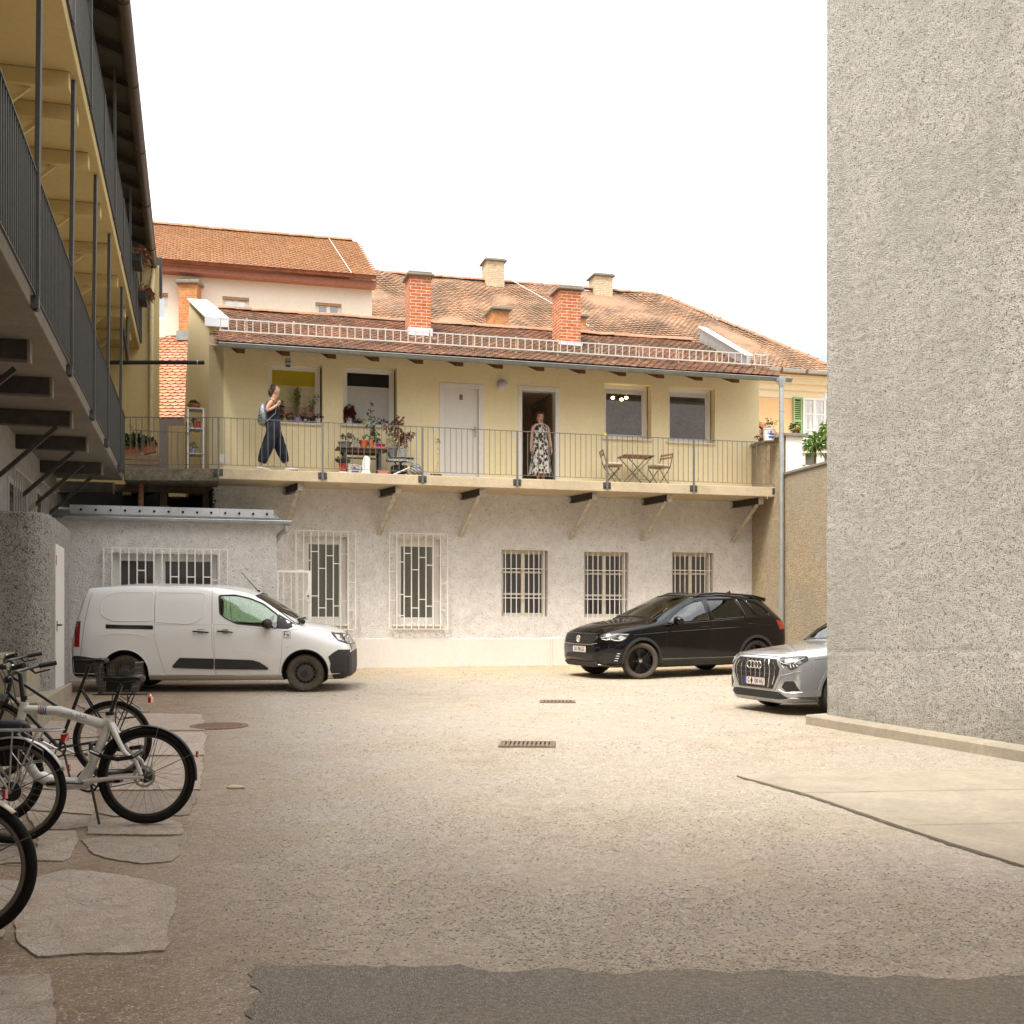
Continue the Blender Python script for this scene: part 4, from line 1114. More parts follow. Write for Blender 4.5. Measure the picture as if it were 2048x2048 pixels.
# ================================================================ pink house behind left
pk = thing('pink_house', 'pale pink house behind with a smooth brown tiled roof and copper gutter', 'house', FP(-6, -9, 1))
PW = -9.0
sPR = fs(744, 600, PW)[0]; sPL = -16.0
ZPE = z_at(sPR, PW, 560); po0, po1 = PW + .35, -13.2
ZPR = z_at(fs(684, 482, po1)[0], po1, 482)
pd = FP(0, po0, ZPE) - FP(0, po1, ZPR); PL = pd.length; pd.normalize(); pn = E.cross(-pd).normalized()
if pn.z < 0: pn = -pn
pw = [rect(300, 336, 585, 640, PW), rect(445, 498, 594, 645, PW), rect(631, 683, 606, 655, PW)]
mb = MB(); wallgrid(mb, sPL, sPR, 2, ZPE - .05, pw, PW, .18); mb.quad(FP(sPR, PW, 2), FP(sPR, -17, 2), FP(sPR, -17, ZPE), FP(sPR, PW, ZPE)); mb.quad(FP(sPR, PW, ZPE), FP(sPR, po1, ZPR), FP(sPR, -17, ZPE), FP(sPR, -17, ZPE))
mb.build('wall', M_pink, pk, fix=False)
mb = MB(); mb.poly([FP(sPL, po0, ZPE - .02), FP(sPR + .1, po0, ZPE - .02), FP(sPR + .1, po1, ZPR - .02), FP(sPL, po1, ZPR - .02)]); mb.poly([FP(sPL, po1, ZPR - .02), FP(sPR + .1, po1, ZPR - .02), FP(sPR + .1, -17, ZPE), FP(sPL, -17, ZPE)])
mb.build('roof_deck', M_tile_pink, pk)
mb = MB(); roof_tiles(mb, FP(sPL + 6, po1, ZPR), E, pd, pn, sPR + .1 - sPL - 6, PL, .19, .15, wav=.02, thick=.02); mb.build('roof_tiles', M_tile_pink, pk, fix=False)
mb = MB(); ridge_line(mb, FP(sPL + 6, po1, ZPR + .03), FP(sPR + .1, po1, ZPR + .03), .13, .42); mb.build('ridge_tiles', M_ridge, pk, smooth=50, fix=False)
mb = MB(); gutter(mb, FP(sPL, po0 + .12, ZPE - .02), FP(sPR + .05, po0 + .12, ZPE - .02), .10, 3.0); mb.build('gutter', M_copper, pk, smooth=40)
mb = MB(); mb.fbox(sPL, sPR + .08, PW - .02, po0 + .02, ZPE - .30, ZPE - .14); mb.build('eaves_board', P('copper board', (.34, .13, .08), .6, .2, var=.15), pk)
for k, r in enumerate(pw):
    a, b, c, d = r; w = window(pk, r, .15, .07, M_g_far if k != 2 else M_g_up, sash=2 if k else 1)
    mb = MB(); mb.fbox(a, b, PW - .16, PW - .01, d - .14, d - .003) if 0 else None
    g = MB(); f = PW
    # this house stands on its own plane: shift the frame back onto it
    for ob in [w] + list(w.children): ob.data.transform(Matrix.Translation(N * PW))
    mb.fbox(a + .005, b - .005, PW - .14, PW - .02, d - .07, d - .004); mb.build('top_reveal', P('brown top reveal', (.36, .22, .13), .7), w)  # brown strip added in place of the window's top reveal
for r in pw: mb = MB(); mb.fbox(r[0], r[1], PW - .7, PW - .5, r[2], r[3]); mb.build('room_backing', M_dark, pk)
mb = MB(); rc = fs(1, 1); mb.tube([FP(sPR - .85, po1 + .05, ZPR + .05), FP(sPR - .75, (po0 + po1) / 2, (ZPE + ZPR) / 2 + .06), FP(sPR - .65, po0, ZPE + .06)], .014, 6); mb.build('roof_cable', M_guard, pk)
mb = MB(); aa, bb_ = (fs(1011, 570, roff1)[0], ZOR - .02), (fs(1102, 668, -14.6)[0], 0)
q0 = FP(aa[0], roff1 + .45, ZOR) + od_ * .1 + on_ * .08; mb.tube([q0, q0 + (E * 1.75 + od_ * 3.6) , q0 + (E * 2.0 + od_ * 4.4)], .014, 6); mb.build('roof_cable', M_guard, old)

# ================================================================ low tiled roof in the left gap
lr = thing('side_roof', 'steep roof of rounded orange tiles in the gap beside the yellow house', 'roof', FP(-10, -4, 5))
top = at_depth(340, 630, 34.2); bot = at_depth(340, 838, 30.0)
ex = E.copy(); ex = V((1, 0, 0))
sd_ = V((0, bot.y - top.y, bot.z - top.z)); LL = sd_.length; sd_.normalize(); ln = ex.cross(-sd_).normalized()
if ln.z < 0: ln = -ln
p0 = V((-11.6, top.y, top.z)); 
mb = MB(); mb.poly([p0 - ln * .03, p0 + ex * 3.2 - ln * .03, p0 + ex * 3.2 + sd_ * LL - ln * .03, p0 + sd_ * LL - ln * .03]); mb.build('roof_deck', M_tile_side, lr)
mb = MB(); roof_tiles(mb, p0, ex, sd_, ln, 3.2, LL, .205, .155, wav=.02, thick=.022, lift=.02); mb.build('roof_tiles', M_tile_side, lr, fix=False)
mb = MB(); ridge_line(mb, p0 + UP * .04, p0 + ex * 3.2 + UP * .04, .12, .36); mb.build('ridge_tiles', M_ridge, lr, smooth=50, fix=False)
mb = MB(); mb.box(-11.6, -8.4, bot.y - .1, bot.y + .3, 1.5, bot.z - .02); mb.build('wall', P('dark fascia', (.06, .045, .04), .8), lr)
c = at_depth(375.5, 610, 33.0); wch = 18.5 / F * 33
mb = MB(); mb.box(c.x - wch, c.x + wch, 33.0, 33.7, c.z - 1.6, at_depth(375, 567, 33).z)
ch = mb.build('chimney', M_brick_o, lr, bevel=.01); zt = at_depth(375, 567, 33).z
mb = MB(); mb.box(c.x - wch - .08, c.x + wch + .08, 32.9, 33.8, zt, zt + .10); mb.build('chimney_cap', M_cap, ch, bevel=.02)
mb = MB(); mb.box(c.x - wch - .05, c.x + wch + .05, 32.95, 33.72, c.z - 1.0, at_depth(375, 662, 33).z); mb.build('flashing', M_gut, ch)
yp = thing('garden_wall', 'low yellow wall behind the metal shelf at the corner of the gallery', 'wall', FP(-7.5, -1.2, 5))
a = at_depth(337, 852, 26.2); b = at_depth(362, 935, 26.2)
mb = MB(); mb.box(a.x, b.x + .1, 26.2, 26.5, Z_FLOOR - .3, a.z); mb.build('masonry', M_yellow2, yp)

# small red roof and glasshouse at the right, between the boundary wall and the old building
gh_ = thing('conservatory', 'white conservatory with grey sloping roof behind the boundary wall', 'conservatory', (8, 31, 1))
y0 = 31.0
a = at_depth(1612, 910, y0); b = at_depth(1700, 905, y0)
mb = MB(); mb.box(a.x - .5, b.x + 1.5, y0, y0 + 3, 1, at_depth(1640, 930, y0).z); mb.box(a.x - .5, b.x + 1.5, y0 - .05, y0 + .1, at_depth(1640, 906, y0).z, at_depth(1640, 897, y0).z)
for px in (1607, 1637, 1645, 1668, 1690):
    q = at_depth(px, 915, y0); mb.box(q.x - .05, q.x + .05, y0, y0 + .08, at_depth(px, 932, y0).z, at_depth(px, 905, y0).z)
mb.build('frame', M_white, gh_)
mb = MB(); mb.box(a.x - .45, b.x + 1.4, y0 + .03, y0 + .05, at_depth(1640, 931, y0).z, at_depth(1640, 906, y0).z); mb.build('glazing', M_g_low, gh_)
mb = MB(); za = at_depth(1620, 897, y0).z; mb.prism([V((a.x - .3, y0 - .1, za)), V((b.x + 1.6, y0 - .1, za)), V((b.x + 1.6, y0 + 2.2, za + 1.0)), V((a.x + .4, y0 + 2.2, za + .55))], UP * .05); mb.build('roof', M_zinc, gh_)
rr_ = thing('small_roof', 'small corner of red rounded tiles behind the white bucket', 'roof', (6.8, 30, 5))
p0 = at_depth(1500, 838, 31.5); sl = V((.75, -.35, -.62)).normalized(); exx = V((.55, .83, 0)).normalized(); nn = exx.cross(sl).normalized()
if nn.z < 0: nn = -nn
mb = MB(); roof_tiles(mb, p0 - exx * .5, exx, sl, nn, 1.6, 1.6, .2, .155, thick=.022, lift=.02); mb.poly([p0 - exx * .5 - nn * .02, p0 + exx * 1.1 - nn * .02, p0 + exx * 1.1 + sl * 1.6 - nn * .02, p0 - exx * .5 + sl * 1.6 - nn * .02])
mb.build('roof_tiles', M_tile_side, rr_, fix=False)
mb = MB(); mb.tube([p0 + sl * .4 - nn * .1, p0 + sl * .4 - UP * 4.5], .12, 8); mb.build('post', M_cream, rr_)

# ================================================================ annex at the left
AO = 2.4
ax = thing('annex', 'low white annex with zinc flashing and a barred strip window behind the van', 'annex', FP(-6.5, AO, gz(23)))
sAR = fs(553, 1150, AO)[0]; sAL = -9.7; zAg = 3.80
aw = rect(224.6, 434.8, 1108, 1240, AO)
mb = MB(); wallgrid(mb, sAL, sAR, .3, zAg + .02, [aw], AO, .2)
mb.quad(FP(sAR, AO, .3), FP(sAR, 0, .3), FP(sAR, 0, 4.2), FP(sAR, AO, zAg + .02))
mb.build('wall', M_rc_white, ax, fix=False)
mb = MB(); mb.prism([FP(sAL, AO + .12, zAg + .06), FP(sAR + .06, AO + .12, zAg + .06), FP(sAR + .06, 0, zAg + .42), FP(sAL, 0, zAg + .42)], UP * .03); mb.build('roof', M_gut, ax)
mb = MB(); gutter(mb, FP(sAL + .4, AO + .17, zAg + .03), FP(sAR + .28, AO + .17, zAg + .03), .075, 2.0)
q = FP(sAR + .18, AO + .17, zAg - .05); mb.tube([q, q - UP * .08, q - UP * .16 - E * .12 - N * .25, q - UP * .22 - E * .14 - N * .55], [.06, .055, .05, .05], 12)
mb.tube([q - UP * .22 - E * .14 - N * .5, FP(sAR + .05, .12, 3.45), FP(sAR + .05, .09, 3.2), FP(sAR + .05, .09, .9)], .045, 12)
mb.build('gutter', M_zinc, ax, smooth=40)
# punched zinc strip standing on the roof edge
z0s, z1s = zAg + .10, zAg + .26
mb = MB(); q = sAL + .5
M_strip = P('weathered zinc strip', (.50, .52, .53), .45, .5, var=.25, scale=1.4)
while q < sAR - .1:
    w_ = min(.9, sAR - .06 - q)
    j = random.uniform(-.008, .008)
    mb.obox(FP(q, AO + .10 + j, z0s), E * w_, N * .004, UP * (z1s - z0s) - N * .01)
    q += w_ + .004
fl = mb.build('flashing_strip', M_strip, ax)
mb = MB(); q = sAL + .7
while q < sAR - .1:
    mb.lathe([(.024, 0), (.024, .002)], frame_mat(FP(q, AO + .107 + .002, (z0s + z1s) / 2 - .01), E, UP), 10); q += .262
mb.build('punched_holes', M_hole, fl)
def shift_window(w, off):
    for ob in [w] + list(w.children): ob.data.transform(Matrix.Translation(N * off))
a, b, c, d = aw
w = window(ax, aw, .2, .08, M_g_lowd, sash=1, slim=.05); shift_window(w, AO)
mb = MB(); m = a + (b - a) * .445; mb.fbox(m - .10, m + .10, AO - .2, AO - .13, c + .05, d - .05); mb.build('mullion', M_white, w)
gr = rect(207, 455, 1097, 1245, AO + .12)
N14 = [i / 15 for i in range(16)]
grille(w, *gr, AO + .12, N14, [(0, .38), (1, .56), (3, .34), (4, .70), (5, .36), (6, .56), (7, .36), (8, .62), (9, .30), (10, .62), (11, .40), (12, .62), (13, .58), (14, .38)], r=.012)
# dark open store between annex roof and gallery
st = thing('open_store', 'dark open wooden store under the gallery above the annex roof', 'shed', FP(-8, -1, 4.2))
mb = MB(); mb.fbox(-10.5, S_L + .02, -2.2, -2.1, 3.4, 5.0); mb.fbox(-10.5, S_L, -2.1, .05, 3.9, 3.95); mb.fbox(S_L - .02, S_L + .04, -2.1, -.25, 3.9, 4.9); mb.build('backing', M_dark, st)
M_beam = P('brown beam', (.10, .065, .04), .85, var=.35, scale=6)
for px in (327, 412): 
    s = fs(px, 1000, .02)[0]; mb = MB(); mb.fbox(s - .07, s + .07, -.12, .02, 3.95, 4.76); mb.build('beam_post', M_beam, st)
mb = MB(); s1 = fs(418, 1000, .02)[0]; mb.fbox(s1 - 3.2, s1, -.10, .03, 4.62, 4.76); mb.build('lintel', M_beam, st)
mb = MB(); 
for k in range(9): mb.obox(FP(-10 + k * .4, -1.2 - .05 * k, 4.0 + .08 * (k % 5)), E * 1.4 + UP * random.uniform(-.15, .15), N * .05, UP * .06)
mb.build('stored_timber', M_dwood, st)
s = fs(281, 1000, .45)[0]; mb = MB(); mb.tube([FP(s, .5, 4.0), FP(s + .02, .5, 4.78)], .055, 10)
mb.build('rusty_pipe', P('rust pipe', (.17, .075, .035), .85, var=.4, scale=12), st, smooth=60)

# ---------------------------------------------------------------- white metal gate at the annex corner
gt = thing('yard_gate', 'white metal lattice gate standing open beside the annex corner', 'gate', FP(sAR, AO - .05, gz(23)))
g0, g1, gz0, gz1 = rect(554, 621, 1141, 1300, AO - .1)
gz0 = gz(24) + .1
mb = MB(); o = AO - .1; r_ = .02
mb.fbox(g1 - .05, g1, o - .02, o + .03, gz0, gz1); mb.fbox(g0, g0 + .03, o - .02, o + .02, gz0, gz1 - .01); mb.fbox(g0, g1 - .05, o - .02, o + .03, gz1 - .045, gz1); mb.fbox(g0, g1 - .05, o - .02, o + .02, gz0, gz0 + .04)
mb.build('frame', M_grillw, gt, bevel=.004)
mb = MB()
for q in (.2, .42, .62): mb.fbox(g0 + (g1 - g0) * q - .008, g0 + (g1 - g0) * q + .008, o - .008, o + .008, gz0, gz1 - .04)
for i, z in ((0, .55), (1, .78), (2, .36), (0, .25), (1, .42)): mb.fbox(g0 + (g1 - g0) * (0, .2, .42)[i], g0 + (g1 - g0) * (.2, .42, .62)[i], o - .007, o + .007, gz0 + (gz1 - gz0) * z, gz0 + (gz1 - gz0) * z + .014)
mb.build('lattice', M_grillw, gt)
mb = MB(); zz = z_at(g1, o, 1192); mb.prism([FP(g1 - .055, o + .03, zz - .12), FP(g1 - .005, o + .03, zz - .12), FP(g1 - .005, o + .03, zz + .14), FP(g1 - .055, o + .03, zz + .14), FP(g1 - .10, o + .03, zz + .06), FP(g1 - .10, o + .03, zz - .04)], N * .012)
mb.build('lock_plate', M_white, gt); mb = MB(); mb.ball(FP(g1 - .05, o + .05, zz), .02); mb.build('knob', M_steel, gt)

# ================================================================ right-hand wall
W0 = V((4.0, 14.8, 0)); WD = V((.385, -.923, 0)).normalized(); WN = V((-.923, -.385, 0)).normalized()
rw = thing('roughcast_wall', 'tall grey roughcast building wall filling the right side of the yard', 'wall', W0)
def rc_grid(mb, p0, ux, lx, z0, z1, nrm, step=.028, amp=.009, sc=19.0):
    nx_, nz_ = int(lx / step), int((z1 - z0) / step)
    b0 = len(mb.v)
    for j in range(nz_ + 1):
        z = z0 + (z1 - z0) * j / nz_
        for i in range(nx_ + 1):
            p = p0 + ux * (lx * i / nx_); p = V((p.x, p.y, z))
            h = noise.noise(V((p.x * sc, p.y * sc, z * sc))) * amp + noise.noise(V((p.x * 30, p.y * 30, z * 30 + 7))) * amp * .7
            h += noise.noise(V((p.x * .8, p.y * .8, z * .8))) * .02
            if 1.42 < z - .02 * i * lx / nx_ < 1.46: h -= .008
            mb.v.append(p + nrm * h)
    for j in range(nz_):
        for i in range(nx_):
            mb.f.append([b0 + j*(nx_+1)+i, b0 + j*(nx_+1)+i+1, b0 + (j+1)*(nx_+1)+i+1, b0 + (j+1)*(nx_+1)+i]); mb.m.append(0)
mb = MB(); rc_grid(mb, W0, WD, 7.2, .35, 10.6, WN)
WE = V((.97, .24, 0)).normalized()
rc_grid(mb, W0, WE, .5, .35, 10.6, V((-.24, .97, 0)))
mb.quad(W0 + WD * 7.2 + UP * .0, W0 + WD * 13 + UP * 0, W0 + WD * 13 + UP * 11, W0 + WD * 7.2 + UP * 11)
mb.quad(W0 + WE * .5 + UP * .2, W0 + WE * 12 + UP * .2, W0 + WE * 12 + UP * 10.6, W0 + WE * .5 + UP * 10.6)
mb.quad(W0 + UP * 10.6, W0 + WD * 13 + UP * 10.6, W0 + WD * 13 + WE * 12 + UP * 10.6, W0 + WE * 12 + UP * 10.6)
mb.build('masonry', M_rc_right, rw, fix=False, smooth=180)
ctop = ground_at(1611, 1449)
cs = ctop + V((0, 0, 0)); kb = MB()
n = 60; L = []
for i in range(n + 1):
    p = cs + WD * (11.5 * i / n) - WN * 0
    g_ = gz(p.y)
    j = noise.noise(p * 3) * .012
    prof = [p + WN * (.0 + j) + UP * (-.1), p + WN * (.0 + j) + UP * .105, p - WN * .02 + UP * .125, p - WN * .36 + UP * .135, p - WN * .36 - UP * .1]
    prof = [V((q.x, q.y, q.z - p.z + g_)) for q in prof]
    L.append(prof)
for i in range(n):
    for k in range(4): kb.add([L[i][k], L[i+1][k], L[i+1][k+1], L[i][k+1]], [(0, 1, 2, 3)])
kb.add(L[0], [(0, 1, 2, 3, 4)])
kind(kb.build('kerb', concrete_mat('kerb concrete', (.38, .33, .255), .45), None, smooth=30, merge=True), 'structure')

# ================================================================ left gallery building
tn = thing('gallery_building', 'tall left building with two long galleries, posts and dark eaves', 'building', FP(S0 - 1.2, 8, 0))
SW = S0 - 1.25; SU = -8.22
OE = 23.5                                              # runs past the camera
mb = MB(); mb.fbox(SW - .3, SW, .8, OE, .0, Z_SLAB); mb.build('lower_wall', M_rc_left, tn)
mb = MB(); mb.fbox(SW - .3, SW, -2.85, OE, Z_SLAB, 11.6); mb.build('upper_wall', M_yellow2, tn)
mb = MB(); mb.fbox(SW - 1, fs(318, 700, -2.85)[0], -3.2, -2.85, 4.6, 10.25); mb.build('end_wall', M_yellow2, tn)
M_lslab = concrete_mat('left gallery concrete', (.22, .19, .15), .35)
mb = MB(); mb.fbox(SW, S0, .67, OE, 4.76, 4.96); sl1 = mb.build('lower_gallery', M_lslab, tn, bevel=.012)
ZU = 8.27
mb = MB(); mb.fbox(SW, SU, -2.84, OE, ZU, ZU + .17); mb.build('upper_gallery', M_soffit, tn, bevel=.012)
M_lbeam = P('left beam steel', (.05, .043, .035), .7, .1, var=.3, scale=8)
for px in (-40, 56, 101, 141, 172, 202, 226, 242):
    o = off_at(px, S0 - .22)
    mb = MB(); mb.fbox(SW, S0 - .22, o - .08, o + .08, 4.55, 4.756); bm_ = mb.build('beam', M_lbeam, tn)
    mb = MB(); mb.fbox(S0 - .22, S0 - .19, o - .09, o + .09, 4.53, 4.757); mb.build('beam_end', M_lslab, bm_)
for px, py in ((-20, 900), (40, 760), (121, 812), (155, 906), (172, 930), (190, 945)):
    o = off_at(px, S0 - .35)
    mb = MB(); a = FP(S0 - .40, o, 4.54); b = FP(SW - .02, o, 3.72)
    mb.tube([a, b], .04, 4); mb.build('brace', M_lbeam, tn)
# yellow soffit beams and braces under the upper gallery
k = 0
for px in (-60, 140, 156, 178, 202, 221, 236, 251, 262):
    o = off_at(px, SU - .10)
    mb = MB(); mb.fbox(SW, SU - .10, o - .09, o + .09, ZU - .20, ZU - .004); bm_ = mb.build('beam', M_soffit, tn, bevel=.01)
    mb = MB(); mb.tube([FP(SU - .55, o, ZU - .20), FP(SW, o, ZU - .95)], .035, 4); mb.build('brace', M_soffit, bm_)
# posts
post_off = []
for px in (74, 142, 187, 215, 240.5):
    o = off_at(px, S0 + .05); post_off.append(o)
    mb = MB(); mb.tube([FP(S0 + .04, o, 4.72), FP(S0 + .08, o, ZU - .02)], .032, 4); mb.fbox(S0, S0 + .07, o - .05, o + .05, 4.74, 4.86); mb.build('post', M_rail, tn)
o = off_at(255, SU - .1)
mb = MB(); mb.tube([FP(SU - .1, o, ZU), FP(SU - .1, o, 7.35)], .03, 6); mb.tube([FP(SU - .12, o + 1.1, ZU - .5), FP(SU - .1, o, 7.35)], .03, 6); mb.build('hanger', M_rail, tn)
# railings of the two galleries
lrail = thing('long_railing', 'dark bar railing on the lower gallery of the left building', 'railing', FP(S0, 8, 4.96))
offs = sorted([.70] + post_off + [post_off[0] + 2.6, post_off[0] + 5.4])
offs = sorted(set(offs)); offs = [.70] + [o for o in offs if o > .9]
for a, b in zip(offs[:-1], offs[1:]):
    bay(FP(S0 + .04, b, 0), FP(S0 + .04, a, 0), lrail, pitch=.115, z0=4.86, z1=5.0 + 1.03, r=.009)
for o in offs[1:]:
    mb = MB(); mb.fbox(S0 + .03, S0 + .075, o - .02, o + .02, 4.84, 6.03); mb.build('post', M_rail, lrail)
urail = thing('top_railing', 'dark bar railing on the upper gallery of the left building', 'railing', FP(SU, 5, ZU + .17))
for q in range(9):
    a, b = -2.7 + q * 2.1, -2.7 + (q + 1) * 2.1
    bay(FP(SU + .03, b, 0), FP(SU + .03, a, 0), urail, pitch=.115, z0=ZU + .12, z1=ZU + 1.2, r=.009)
    mb = MB(); mb.fbox(SU + .02, SU + .06, a - .02, a + .02, ZU + .10, 10.9 if q % 2 == 0 else ZU + 1.2); mb.build('post', M_rail, urail)
# eaves
A0, A1 = FP(-7.92, -2.9, 10.25), FP(-7.92, 13.0, 11.12)
mb = MB(); gutter(mb, A0, A1, .09, 2.4); gut2 = mb.build('gutter', P('brown gutter', (.055, .042, .035), .5, .4, var=.2), tn, smooth=40)
mb = MB(); up = -E * 2.0 + UP * .75
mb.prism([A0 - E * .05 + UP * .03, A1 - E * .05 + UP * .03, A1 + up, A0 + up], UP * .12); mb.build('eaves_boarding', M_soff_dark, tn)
mb = MB(); mb.prism([A0 - E * .02 + UP * .16, A1 - E * .02 + UP * .16, A1 + up * 2 + UP * .13, A0 + up * 2 + UP * .13], UP * .05); mb.build('roof', P('dark roof', (.05, .035, .03), .8), tn)
for k in range(16):
    p = A0.lerp(A1, (k + .4) / 16)
    mb = MB(); mb.obox(p - E * .10 - UP * .10, up * .97, N * .10, UP * .10); mb.build('rafter', P('black rafter', (.018, .014, .012), .85), tn)
mb = MB(); p = A0 + N * .02; s_ = fs(303, 700, -2.83)[0]
mb.tube([p - UP * .05, p - UP * .22, FP(s_, -2.75, 9.65), FP(s_, -2.77, 9.4), FP(s_, -2.77, 4.9)], .052, 12); mb.build('downpipe', P('cream pipe', (.66, .56, .34), .5), tn, smooth=40)
mb = MB(); s2 = fs(319, 560, -3.0)[0]; mb.fbox(s2 - .09, s2 + .06, -3.25, -2.95, z_at(s2, -3, 592), z_at(s2, -3, 515)); mb.build('rear_gutter', P('dark gutter end', (.05, .045, .04), .5, .3), tn, bevel=.02)
# lower windows with bars
for pl, pr, yt, yb in ((18, 56, 952, 1060), (74, 101, 992, 1060)):
    o1, o0 = off_at(pl, SW + .02), off_at(pr, SW + .02)
    z1 = z_at(SW, (o0 + o1) / 2, (yt + yb) / 2 - 40); z0 = z1 - 1.5
    mb = MB(); mb.fbox(SW, SW + .012, o0, o1, z0, z1); w = mb.build('window', P('grey frame', (.42, .39, .35), .6), tn)
    mb = MB(); mb.fbox(SW + .012, SW + .016, o0 + .1, o1 - .1, z0 + .1, z1 - .1); mb.build('pane', M_g_lowd, w)
    mb = MB()
    n = 9
    for i in range(n + 1):
        q = o0 - .1 + (o1 - o0 + .2) * i / n; mb.fbox(SW + .10, SW + .12, q - .01, q + .01, z0 - .1, z1 + .1)
    mb.fbox(SW + .10, SW + .12, o0 - .1, o1 + .1, z1 + .09, z1 + .115); mb.fbox(SW + .01, SW + .12, o0 - .1, o0 - .08, z1 + .09, z1 + .11); mb.fbox(SW + .01, SW + .12, o1 + .08, o1 + .1, z1 + .09, z1 + .11)
    mb.build('grille', P('grey grille', (.44, .41, .37), .6), w)
# dark steel tie across the gap
tie = thing('steel_tie', 'dark horizontal steel pipe bridging the gap to the yellow house', 'pipe', FP(-8, -.4, 7.4))
a = at_depth(408, 725, 24.75); b = at_depth(190, 725, 24.75)
mb = MB(); mb.tube([b, a], .045, 12); mb.build('pipe', P('black pipe', (.03, .027, .024), .5, .3), tie, smooth=60)
q = at_depth(396, 725, 24.75); mb = MB(); mb.tube([q - V((.012, 0, 0)), q + V((.012, 0, 0))], .054, 12); mb.build('collar', M_zinc, tie)

# ---------------------------------------------------------------- grey door block and its steps
bk = thing('door_block', 'grey roughcast entrance block with a narrow white door beside the van', 'entrance block', FP(-8.9, 7, gz(18)))
SB = -8.88
mb = MB()
# rounded corner footprint
fp = [(-12, 5.5), (SB, 5.5), (SB, 7.9)] + [(SB - .35 + .35 * math.cos(t), 7.95 + .35 * math.sin(t)) for t in [i * math.pi / 12 for i in range(0, 7)]] + [(-12, 8.3)]
pts = [FP(s, o, .3) for s, o in fp]
mb.prism(pts, UP * (3.36 - .3))
body = mb.build('masonry', M_rc_block, bk, bevel=.06, seg=3)
d0, d1 = off_at(128, SB + .01), off_at(111, SB + .01)
zt = z_at(SB, (d0 + d1) / 2, 1092); zb = .86
mb = MB(); mb.fbox(SB - .02, SB + .015, d0, d1, zb, zt); dr = mb.build('door', P('white steel door', (.62, .58, .54), .5, var=.04), bk, bevel=.004)
mb = MB(); o = d1 - .12; z = z_at(SB, o, 1250); mb.tube([FP(SB + .015, o, z), FP(SB + .07, o, z), FP(SB + .07, o - .1, z)], .014, 8); mb.fbox(SB + .015, SB + .022, o - .03, o + .03, z - .09, z + .06); mb.build('handle', M_steel, dr)
mb = MB(); mb.fbox(SB + .015, SB + .019, d1 - .10, d1 - .02, z_at(SB, d1, 1130), z_at(SB, d1, 1110)); mb.build('notice', P('red notice', (.42, .10, .07), .6), dr)
stp = thing('concrete_steps', 'worn concrete steps rising to the left beside the parked bicycles', 'steps', FP(-9.2, 9, gz(16)))
M_step = concrete_mat('step concrete', (.33, .28, .205), .3)
mb = MB(); mb.prism([FP(-12, 5.42, .3), FP(SB + .02, 5.42, .3), FP(-8.68, 10.9, .3), FP(-12, 10.9, .3)], UP * .56); mb.build('landing', M_step, stp, bevel=.012)
mb = MB(); mb.fbox(-12, -8.98, 8.32, 9.6, .861, 1.20); mb.build('step', M_step, stp, bevel=.012)
mb = MB(); mb.fbox(-12, -9.30, 8.33, 9.55, 1.201, 1.41); mb.build('step', M_step, stp, bevel=.012)
mb = MB(); mb.prism([FP(-12, 10.9, .2), FP(-8.68, 10.9, .2), FP(-8.55, 12.4, .2), FP(-12, 12.4, .2)], UP * .40); mb.build('step', M_step, stp, bevel=.012)

# ================================================================ gateway the picture is taken from
gw = thing('gateway_building', 'plain grey gateway building with dark eaves closing the near end of the yard', 'building', (0, 0, 0))
M_gw = roughcast('gateway roughcast', (.50, .47, .43), (.3, .28, .25), 20, .5, .03, .3)
mb = MB()
mb.box(-14, -2.6, -7, 1.0, -1, 11.4); mb.box(2.6, 14, -7, 1.0, -1, 11.4); mb.box(-2.6, 2.6, -7, 1.0, 3.7, 11.4)
mb.build('wall', M_gw, gw)
mb = MB(); mb.prism([V((-14, 2.2, 11.3)), V((14, 2.2, 11.3)), V((14, -3.5, 13.5)), V((-14, -3.5, 13.5))], UP * .15); mb.prism([V((-14, -3.5, 13.5)), V((14, -3.5, 13.5)), V((14, -8, 11.3)), V((-14, -8, 11.3))], UP * .15)
mb.build('roof', M_soff_dark, gw)
# ================================================================ vehicles
def hermite(xs, ys, q):
    n = len(xs); d = [(ys[i+1]-ys[i])/(xs[i+1]-xs[i]) for i in range(n-1)]
    m = [d[0]] + [0 if d[i-1]*d[i] <= 0 else 2*d[i-1]*d[i]/(d[i-1]+d[i]) for i in range(1, n-1)] + [d[-1]]
    if q <= xs[0]: return ys[0]
    if q >= xs[-1]: return ys[-1]
    i = max(k for k in range(n-1) if xs[k] <= q); h = xs[i+1]-xs[i]; t = (q-xs[i])/h
    return (2*t**3-3*t*t+1)*ys[i] + (t**3-2*t*t+t)*h*m[i] + (-2*t**3+3*t*t)*ys[i+1] + (t**3-t*t)*h*m[i+1]
def catmull(pts, sub):
    out = []
    P_ = [pts[0]] + pts + [pts[-1]]
    for i in range(1, len(P_) - 2):
        p0, p1, p2, p3 = P_[i-1], P_[i], P_[i+1], P_[i+2]
        for k in range(sub):
            t = k / sub
            out.append(tuple(.5*((2*p1[c]) + (-p0[c]+p2[c])*t + (2*p0[c]-5*p1[c]+4*p2[c]-p3[c])*t*t + (-p0[c]+3*p1[c]-3*p2[c]+p3[c])*t**3) for c in range(2)))
    out.append(pts[-1]); return out
